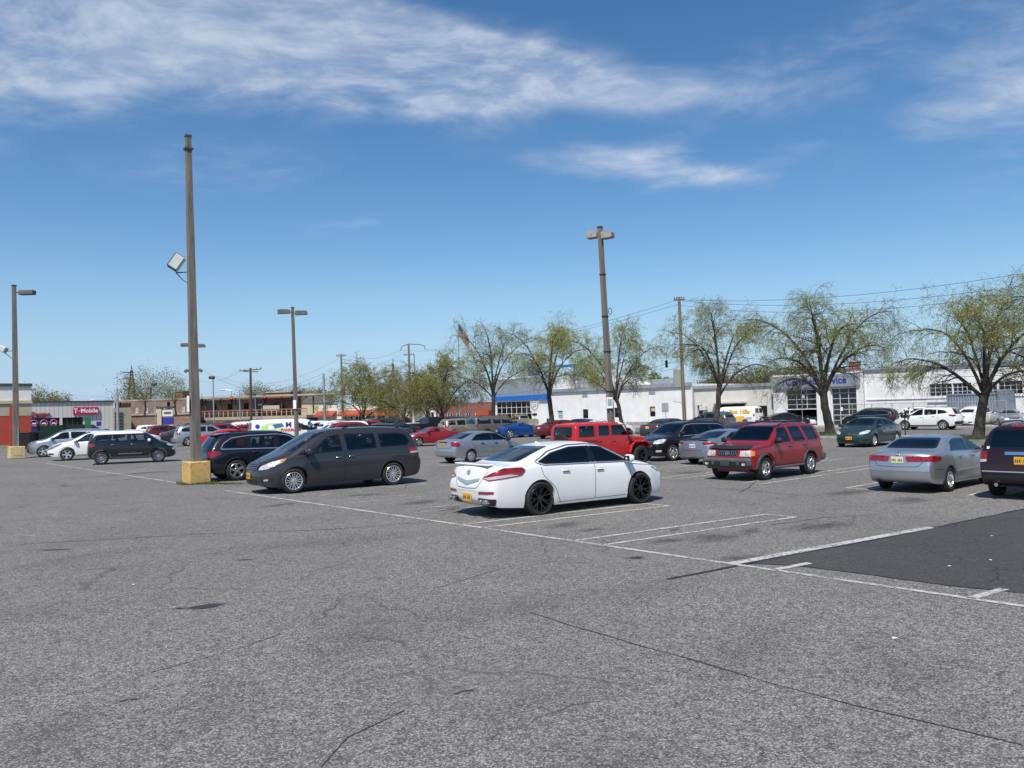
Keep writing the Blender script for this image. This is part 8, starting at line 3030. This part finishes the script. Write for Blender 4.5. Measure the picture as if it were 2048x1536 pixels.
# roadside pylon sign
b = D(332, 830, 105)
b.z = 0
t = thing('pylon_sign', 'roadside pylon with a cream side and white and dark blue panels', 'sign', b, .2)
MB().rbox((-.75, 0, 1.9), (.55, .7, 3.7), .04).build('pylon', ['moulding_tan'], t)
MB().rbox((.25, 0, 3.15), (1.3, .5, .95), .03).build('logo_panel', ['store_white'], t)
MB().box((.25, -.26, 3.15), (.9, .03, .3)).build('logo_mark', ['brick_red'], t)
MB().rbox((.25, 0, 2.1), (1.3, .5, .95), .03).build('price_panel', ['sign_blue'], t)
MB().rbox((.25, 0, 1.2), (1.3, .5, .7), .03).build('lower_panel', ['sign_white'], t)
MB().box((-.1, 0, 3.85), (2.1, .75, .25)).build('cap', ['cap_dark'], t)

# shop with orange awnings, brick shop, white fence beyond
t, L = facing('awning_shop', 'cream corner shop with orange-red awnings half hidden by leafy trees', 636, 828, 136, 128)
sx = lambda px: L * (828 - px) / 192
m = MB()
wn = [(sx(p1), sx(p0), .3, 2.1) for p0, p1 in ((690, 708), (712, 726), (734, 752), (756, 772), (778, 800))]
walls(m, 0, L, 0, 4.0, wn, dep=.3)
shell(m, 0, L, 0, 4.0, 12)
m.build('wall', ['store_white'], t)
for o_ in wn:
 glazing(t, *o_, -.15, 2, 1, 'frame_white', 'glass_dark', .08)
for p0, p1 in ((637, 676), (686, 734), (736, 800)):
 x0, x1 = sx(p1), sx(p0)
 m = MB()
 m.add([(x0, 0, 3.05), (x1, 0, 3.05), (x1, 1.3, 2.35), (x0, 1.3, 2.35), (x1, 1.3, 2.05), (x0, 1.3, 2.05)], [(0, 1, 2, 3), (3, 2, 4, 5)])
 m.add([(x0, 0, 3.05), (x0, 1.3, 2.35), (x0, 0, 2.35)], [(0, 1, 2)])
 m.add([(x1, 0, 3.05), (x1, 0, 2.35), (x1, 1.3, 2.35)], [(0, 1, 2)])
 m.build('awning', ['awning_orange'], t)
MB().box((sx(700), .06, 1.3), (1.0, .05, 1.6)).build('poster', ['glass_cyan'], t)
t, L = facing('brick_shop', 'low red brick shop behind the brown wagon and street trees', 872, 984, 126, 120)
wn = [(L * (k + .2) / 6, L * (k + .75) / 6, .5, 2.2) for k in range(6)]
m = MB()
walls(m, 0, L, 0, 3.7, wn, dep=.2)
shell(m, 0, L, 0, 3.7, 10)
m.build('wall', ['brick_red'], t)
for o_ in wn:
 glazing(t, *o_, -.1, 2, 1, 'frame_white', 'glass_dark', .08)
MB().box((L * .12, .4, 1.6), (2.4, .6, 1.6)).build('orange_stand', ['awning_orange'], t)
t, L = facing('white_shop', 'pale shop front showing between the trunks of the olive-green trees', 815, 872, 134, 130)
MB().box((L / 2, -4, 1.9), (L, 8, 3.8)).build('wall', ['store_white'], t)
for k in range(3):
 glazing(t, L * (k + .15) / 3, L * (k + .85) / 3, .4, 2.4, .03, 2, 1, 'frame_white', 'glass_dark', .08)
t, L = facing('far_cream_house', 'cream house with a pitched roof behind the station railing', 600, 648, 185, 185)
MB().box((L / 2, -4, 2.6), (L, 8, 5.2)).build('wall', ['moulding_tan'], t)
MB().prism([(-.4, 5.2), (L + .4, 5.2), (L / 2, 7.0)], 0, 8.4, M=Matrix(((1, 0, 0, 0), (0, 0, -1, .2), (0, 1, 0, 0), (0, 0, 0, 1)))).build('roof', ['roof_grey'], t)

# ------------------------------------------------------------------ vehicles in place
for nm, c, me in (('white', (.74, .75, .75), 0), ('pearl', (.76, .765, .76), .05), ('dkgrey', (.050, .050, .056), .55), ('navy', (.006, .008, .018), .2), ('silver', (.44, .46, .49), .75), ('bluesilver', (.36, .40, .46), .75), ('red', (.46, .014, .016), .05),
    ('ruby', (.25, .010, .015), .1), ('black', (.008, .008, .010), .2), ('maroon', (.020, .003, .005), .2), ('teal', (.024, .058, .068), .4), ('deepgreen', (.005, .013, .014), .2), ('grey', (.15, .155, .16), .6), ('champagne', (.42, .37, .28), .6),
    ('blue', (.012, .075, .30), .4), ('brown', (.21, .185, .16), .6), ('darkblue', (.012, .02, .06), .4), ('darkred', (.11, .006, .010), .2), ('tan', (.36, .33, .26), .5), ('greygreen', (.055, .065, .06), .5)):
 paint(nm, c, me)
pbr('white_roof', (.74, .75, .74), .3, coat=1.0)

LOT = 'cars parked in the lot'
STR = 'cars on the street'
C1 = make_car(TL, True, 'pearl', 'white sedan with black wheels and a trunk spoiler, alone in its row', 'car', 'RR', 1080, 1031, 35, LOT, scale=1.05)
C2 = make_car(MINIVAN, True, 'dkgrey', 'dark grey minivan with orange front plate beside the yellow post base', 'minivan', 'FL', 588, 987, 215, LOT, 'parked_minivan', scale=1.05)
C3 = make_car(Q7, True, 'navy', 'dark navy SUV with red tail lights behind the grey minivan', 'SUV', 'RL', 443.5, 956, 36, LOT, 'parked_suv')
C4 = make_car(FOCUS, True, 'silver', 'small silver sedan with an orange plate between the minivan and the white sedan', 'car', 'RL', 899, 924, 43, LOT, scale=.95)
C5 = make_car(JEEP, True, 'red', 'bright red boxy off-roader with a spare wheel behind the white sedan', 'off-roader', 'FR', 1280, 930, 36, LOT, 'parked_offroader', scale=.92)
C6 = make_car(TRAV, True, 'black', 'black SUV facing forward with a chrome grille beside the red off-roader', 'SUV', 'FL', 1347, 922, 214, LOT, 'parked_suv', scale=.91)
C7 = make_car(COUPE, True, 'bluesilver', 'silver coupe with a white plate seen from behind, beside the black SUV', 'car', 'RL', 1385, 926, 38, LOT, scale=.92)
C8 = make_car(PATH, True, 'ruby', 'red SUV with grey bumpers and a roof rack facing the camera', 'SUV', 'FL', 1531.7, 960.5, 221, LOT, 'parked_suv', scale=.95)
C9 = make_car(ACCORD, True, 'silver', 'silver four-door sedan with wide red tail lights beside the maroon SUV', 'car', 'RL', 1767, 976, 41, LOT, scale=.93)
C10 = make_car(PILOT, True, 'maroon', 'dark maroon SUV cut off by the right edge of the photo', 'SUV', 'RL', 1988, 990, 42, LOT, 'parked_suv', scale=.93)
C11 = make_car(G6, True, 'teal', 'dark teal sedan with an orange front plate under the street trees', 'car', 'FL', 1749, 894, 224, LOT)
C12 = make_car(ROGUE, True, 'white', 'white compact SUV passing on the street at the right', 'SUV', 'RL', 1886, 860, 132, STR, 'street_suv')
C13 = make_car(TRAV, False, 'black', 'black SUV on the street ahead of the white compact SUV', 'SUV', 'FL', 1699, 856, 132, STR, 'street_suv', scale=.93)
C14 = make_car(FIAT, True, 'deepgreen', 'dark green small hatchback with a white roof at the left of the lot', 'car', 'RR', 203, 929.7, 26, LOT, scale=1.03)
C15 = make_car(MURANO, True, 'white', 'white crossover facing left between the green hatchback and the silver SUV', 'SUV', 'FL', 134, 921.5, 207, LOT, 'parked_suv')
C16 = make_car(HSUV, True, 'silver', 'silver SUV facing left at the far left of the first row', 'SUV', 'FL', 86, 914.5, 208, LOT, 'parked_suv')
make_car(ROADSTER, False, 'ruby', 'red roadster with a grey soft top behind the small silver sedan', 'car', 'FL', 838, 893, 210, LOT)
make_car(VETTE, False, 'blue', 'bright blue low sports car with silver wheels', 'car', 'RR', 1020.5, 876, 24, LOT)
make_car(SUBURB, False, 'brown', 'brown-grey boxy wagon with black windows behind the small silver sedan', 'SUV', 'RR', 974, 877, 30, LOT, 'parked_suv')
make_car(VITARA, False, 'champagne', 'champagne SUV with a covered spare wheel beside the brown wagon', 'SUV', 'RL', 890, 876, 30, LOT, 'parked_suv')
pk = make_car(PICKUP, False, 'black', 'black pickup with a white-edged bed behind the red roadster', 'pickup', 'RL', 826, 874, 30, LOT, 'parked_pickup')
MB().rbox((-1.95, .88, 1.315), (1.75, .16, .05), .015).build('bed_rail', ['white_plain'], pk)
MB().rbox((-2.82, 0, 1.315), (.10, 1.8, .05), .015).build('bed_rail', ['white_plain'], pk)
m = MB().prism(round_line([(0, -.22), (.2, 0), (.14, .16), (0, .1), (-.14, .16), (-.2, 0)], .06, 3, True), 0, .012, M=Matrix.Translation((-2.855, -.35, 1.0)) @ Matrix.Rotation(rad(-90), 4, 'Y') @ Matrix.Rotation(rad(90), 4, 'Z'))
m.build('tailgate_badge', ['ring_pink'], pk)
make_car(PICKUP, False, 'tan', 'tan pickup on the street in front of the glass showroom', 'pickup', 'C', 1040, 857, 130, STR, 'street_pickup', scale=.92)
make_car(ACCORD, False, 'darkred', 'dark red sedan with its tail to the camera left of the red off-roader', 'car', 'RL', 1085, 877, 38, LOT)
make_car(ACCORD, False, 'darkblue', 'dark blue car whose roof shows above the red off-roader', 'car', 'C', 1160, 872, 130, LOT, z=0)
make_car(TL, False, 'white', 'white sedan nose showing right of the red off-roader', 'car', 'FR', 1257, 874, 30, LOT)
make_car(ACCORD, False, 'greygreen', 'dark green sedan half hidden behind the black SUV', 'car', 'RL', 1296, 879, 40, LOT)
make_car(COUPE, False, 'darkred', 'dark red coupe behind the silver coupe', 'car', 'RL', 1428, 902, 38, LOT)
make_car(ACCORD, False, 'grey', 'grey sedan whose roof shows behind the red SUV with the roof rack', 'car', 'RL', 1502, 903, 40, LOT)
make_car(ROGUE, False, 'grey', 'grey crossover on the street left of the white and yellow van', 'SUV', 'C', 0, 0, 132, STR, 'street_suv', loc=at_lot(1418, 62))
van2 = make_car(CARGO, False, 'white', 'white and yellow cargo van parked before the cream annex', 'van', 'C', 0, 0, 136, 'vans', 'cargo_van', loc=at_lot(1466, 71.6))
make_car(COUPE, False, 'black', 'black coupe with red tail lights before the service bay', 'car', 'C', 0, 0, 12, STR, loc=at_lot(1568, 70.5))
make_car(VETTE, False, 'white', 'white low sports car inside the half-open service bay', 'car', 'C', 1610, 849, 225, STR, loc=(P(FA + 2.2, px2b(1612, FA)).x, P(FA + 2.2, px2b(1612, FA)).y, 0))
make_car(ROGUE, False, 'silver', 'silver crossover behind the chain link fence above the black street SUV', 'SUV', 'C', 0, 0, 150, 'cars behind the fence', 'parked_suv', loc=at_lot(1735, 71.5))
make_car(ROGUE, False, 'white', 'white crossover behind the fence above the white street SUV', 'SUV', 'C', 0, 0, 140, 'cars behind the fence', 'parked_suv', loc=at_lot(1822, 72.0))
make_car(ACCORD, False, 'maroon', 'dark red sedan roof behind the fence by the container', 'car', 'C', 0, 0, 140, 'cars behind the fence', loc=at_lot(1850, 72.2))
make_car(MURANO, False, 'white', 'white crossover behind the fence between the street SUV and the big tree', 'SUV', 'C', 0, 0, 215, 'cars behind the fence', 'parked_suv', loc=at_lot(1945, 70.9))
make_car(ACCORD, False, 'silver', 'silver sedan nose behind the fence right of the big tree', 'car', 'C', 0, 0, 250, 'cars behind the fence', loc=at_lot(2010, 70.9))
van1 = make_car(CARGO, False, 'white', 'white pharmacy van with green and blue artwork behind the dark SUVs', 'van', 'RR', 535, 899, 27, 'vans', 'cargo_van')
make_car(ROGUE, False, 'darkred', 'dark red crossover with pale tail lights right of the white roofline at the left', 'SUV', 'RR', 311, 884, 29, LOT, 'parked_suv')
make_car(ACCORD, False, 'dkgrey', 'charcoal sedan beside the dark red crossover', 'car', 'RR', 346, 887, 29, LOT)
make_car(ACCORD, False, 'greygreen', 'dark sedan squeezed between the charcoal sedan and the silver wagon', 'car', 'RR', 384, 886, 29, LOT)
make_car(TRAV, False, 'silver', 'silver SUV with dark glass directly behind the tall bare post', 'SUV', 'RL', 371, 891, 29, LOT, 'parked_suv')
make_car(COUPE, False, 'red', 'bright red coupe right of the tall bare post', 'car', 'RR', 424, 899, 28, LOT, scale=1.02)
make_car(ACCORD, False, 'white', 'white sedan whose roof shows above the green hatchback', 'car', 'RR', 232, 893, 28, LOT)
make_car(ROGUE, False, 'white', 'white crossover behind the dark red crossover', 'SUV', 'RR', 287, 878, 29, LOT, 'parked_suv')
make_car(PICKUP, False, 'darkblue', 'dark pickup parked before the ribbed shop wall', 'pickup', 'RR', 150, 876, 20, LOT, 'parked_pickup')


def van_art(root, wb_side, items):
 """printed panels laid just proud of the van side"""
 body, _ = PARTCACHE[(id(CARGO), False)]
 for (nm, pts, mat, off) in items:
  m = MB()
  body.patch(m, round_line(sy(pts), .05, 2, True), 90, off, den=.2, skirt=.004)
  (m if wb_side > 0 else mirror_mb(m)).build(nm, [mat], root, 60)


def ell(cx, cz, rx, rz, n=14):
 return [(cx + rx * math.cos(a), cz + rz * math.sin(a)) for a in np.linspace(0, 2 * math.pi, n + 1)[:-1]]


van_art(van1, -1, [('print_green', ell(-1.3, 1.48, .85, .36), 'decal_green', .006), ('print_blue', [(-1.2, 1.42), (-.55, 1.56), (-.70, 1.80), (-1.35, 1.70)], 'decal_blue', .012), ('print_white', ell(-1.45, 1.5, .22, .16), 'white_plain', .014),
    ('print_cow', ell(.52, 1.55, .20, .22), 'decal_black', .010), ('print_cow', ell(.36, 1.78, .16, .10), 'decal_black', .010), ('print_cow', [(.3, 1.2), (.6, 1.25), (.62, 1.42), (.35, 1.4)], 'decal_black', .010), ('print_mark', ell(-2.35, 1.6, .16, .16), 'sign_blue', .010)])
bd = PARTCACHE[(id(CARGO), False)][0]
for txt, size, mat, x, z in (('M', .55, 'sign_blue', -.25, 1.66), ('PHARMACY', .27, 'decal_red', -.1, 1.30)):
 p, n_ = bd.at((x, 0, z), 90)
 lettering('lettering', txt, size, mat, van1, (x, -p.y - .012, z), (rad(90) - .19, 0, 0), .004, bold=.012)
van_art(van2, 1, [('print_yellow', [(-1.9, .62), (-.2, .62), (-.5, 1.05), (-1.6, 1.15)], 'decal_gold', .006), ('print_blue', [(-2.5, .8), (-1.7, .7), (-1.8, .95), (-2.4, 1.0)], 'glass_cyan', .010)])
p, n_ = bd.at((-1.1, 0, 1.55), 90)
lettering('lettering', 'East Hills', .62, 'decal_gold', van2, (-1.1, p.y + .015, 1.55), (rad(90) - .19, 0, rad(180)), .006, bold=.02)
lettering('lettering', 'East Hills', .62, 'decal_black', van2, (-1.08, p.y + .008, 1.53), (rad(90) - .19, 0, rad(180)), .003, bold=.03)

# rows beyond: cars packed to the far kerb
rng = random.Random(21)
COLN = {'white': 'white', 'black': 'black', 'dkgrey': 'charcoal', 'silver': 'silver', 'grey': 'grey', 'darkblue': 'dark blue', 'darkred': 'dark red', 'ruby': 'red', 'champagne': 'champagne', 'greygreen': 'dark green', 'teal': 'teal', 'bluesilver': 'pale blue'}
far, NUM = [], {}
ORD = 'first second third fourth fifth sixth seventh eighth ninth tenth eleventh twelfth thirteenth fourteenth fifteenth sixteenth seventeenth eighteenth nineteenth twentieth'.split() + ['twenty-' + w for w in 'first second third fourth fifth sixth seventh eighth ninth'.split()]
for (a, b0, b1, st) in ((33.0, 50, 96, 2.9), (40.0, 38, 110, 2.9), (46.5, 62, 118, 3.05), (56, 72, 120, 6.4), (62, 80, 125, 7.0)):
 b = b0
 while b < b1:
  c = P(a, b)
  px = 1024 + FPX * c.x / c.y
  if 150 < px < 1000 and not (a < 34 and 455 < px < 660) and not (a < 50 and px > 790) and rng.random() < .95:
   far.append((px, a, b))
  b += st
far.sort()
for i, (px, a, b) in enumerate(far):
 mod, kind = rng.choice([(ACCORD, 'sedan'), (ROGUE, 'crossover'), (TRAV, 'SUV'), (FOCUS, 'small sedan'), (MURANO, 'crossover'), (MINIVAN, 'minivan'), (ACCORD, 'sedan'), (PILOT, 'SUV')])
 col = rng.choice(['white', 'black', 'dkgrey', 'silver', 'grey', 'darkblue', 'black', 'ruby', 'greygreen', 'bluesilver', 'black', 'dkgrey', 'grey', 'dkgrey', 'greygreen'])
 if 700 < px < 740:
  col, mod, kind = ('ruby', ROGUE, 'crossover') if a < 41 else ('white', ROGUE, 'crossover')
 if 640 < px < 690 and a < 41:
  col, mod, kind = 'white', TRAV, 'SUV'
 NUM[a] = NUM.get(a, -1) + 1
 hd = (32 if a < 55 else 131) + (180 if rng.random() < .5 else 0)
 place = 'below the ribbed shop' if px < 240 else 'below the brick station' if px < 430 else 'below the station railing' if px < 640 else 'below the orange awnings' if px < 820 else 'below the olive-green trees'
 row = {33.0: 'third', 40.0: 'fourth', 46.5: 'last', 56: 'kerbside', 62: 'street'}[a]
 make_car(mod, False, col, '%s %s, %s from the left in the %s row %s' % (COLN[col], kind, ORD[NUM[a]], row, place), 'car', 'C', px, a, hd + rng.uniform(-3, 3), 'cars in the far rows', 'far_car', loc=P(a + rng.uniform(-.4, .4), b + rng.uniform(-.2, .2)))

# small litter on the tarmac
for i, (px, py, L_, rz_) in enumerate([(928, 1385, .16, .5), (257, 1402, .14, .3)]):
 m = MB().tube([(-L_ / 2, 0, .008), (0, .01, .014), (L_ / 2, -.005, .008)], .005, 5)
 o = m.build('twig', ['twig'])
 o.location = G(px, py)
 o.rotation_euler = (0, 0, rz_)
 tag(o, ['short dry twig lying on the tarmac near the middle foreground', 'short dry twig lying on the tarmac at the left foreground'][i], 'twig', 'litter on the tarmac')
for i, (px, py) in enumerate([(1790, 1278), (1980, 1121), (1985, 1073), (1900, 1133), (268, 1170), (720, 985)]):
 m = MB().add([(-.03, -.015, .008), (.02, -.02, .014), (.03, .015, .008), (-.015, .02, .016)], [(0, 1, 2, 3)])
 o = m.build('paper_scrap', ['paper_white'])
 o.location = G(px, py)
 o.rotation_euler = (0, 0, i * 1.1)
 tag(o, ['white paper scrap right of the long crack', 'white paper scrap low on the dark patch', 'white paper scrap high on the dark patch', 'white paper scrap at the middle of the dark patch', 'white paper scrap on the open tarmac at the left', 'white paper scrap beside the grey minivan'][i], 'litter', 'litter on the tarmac')

letters_to_mesh()
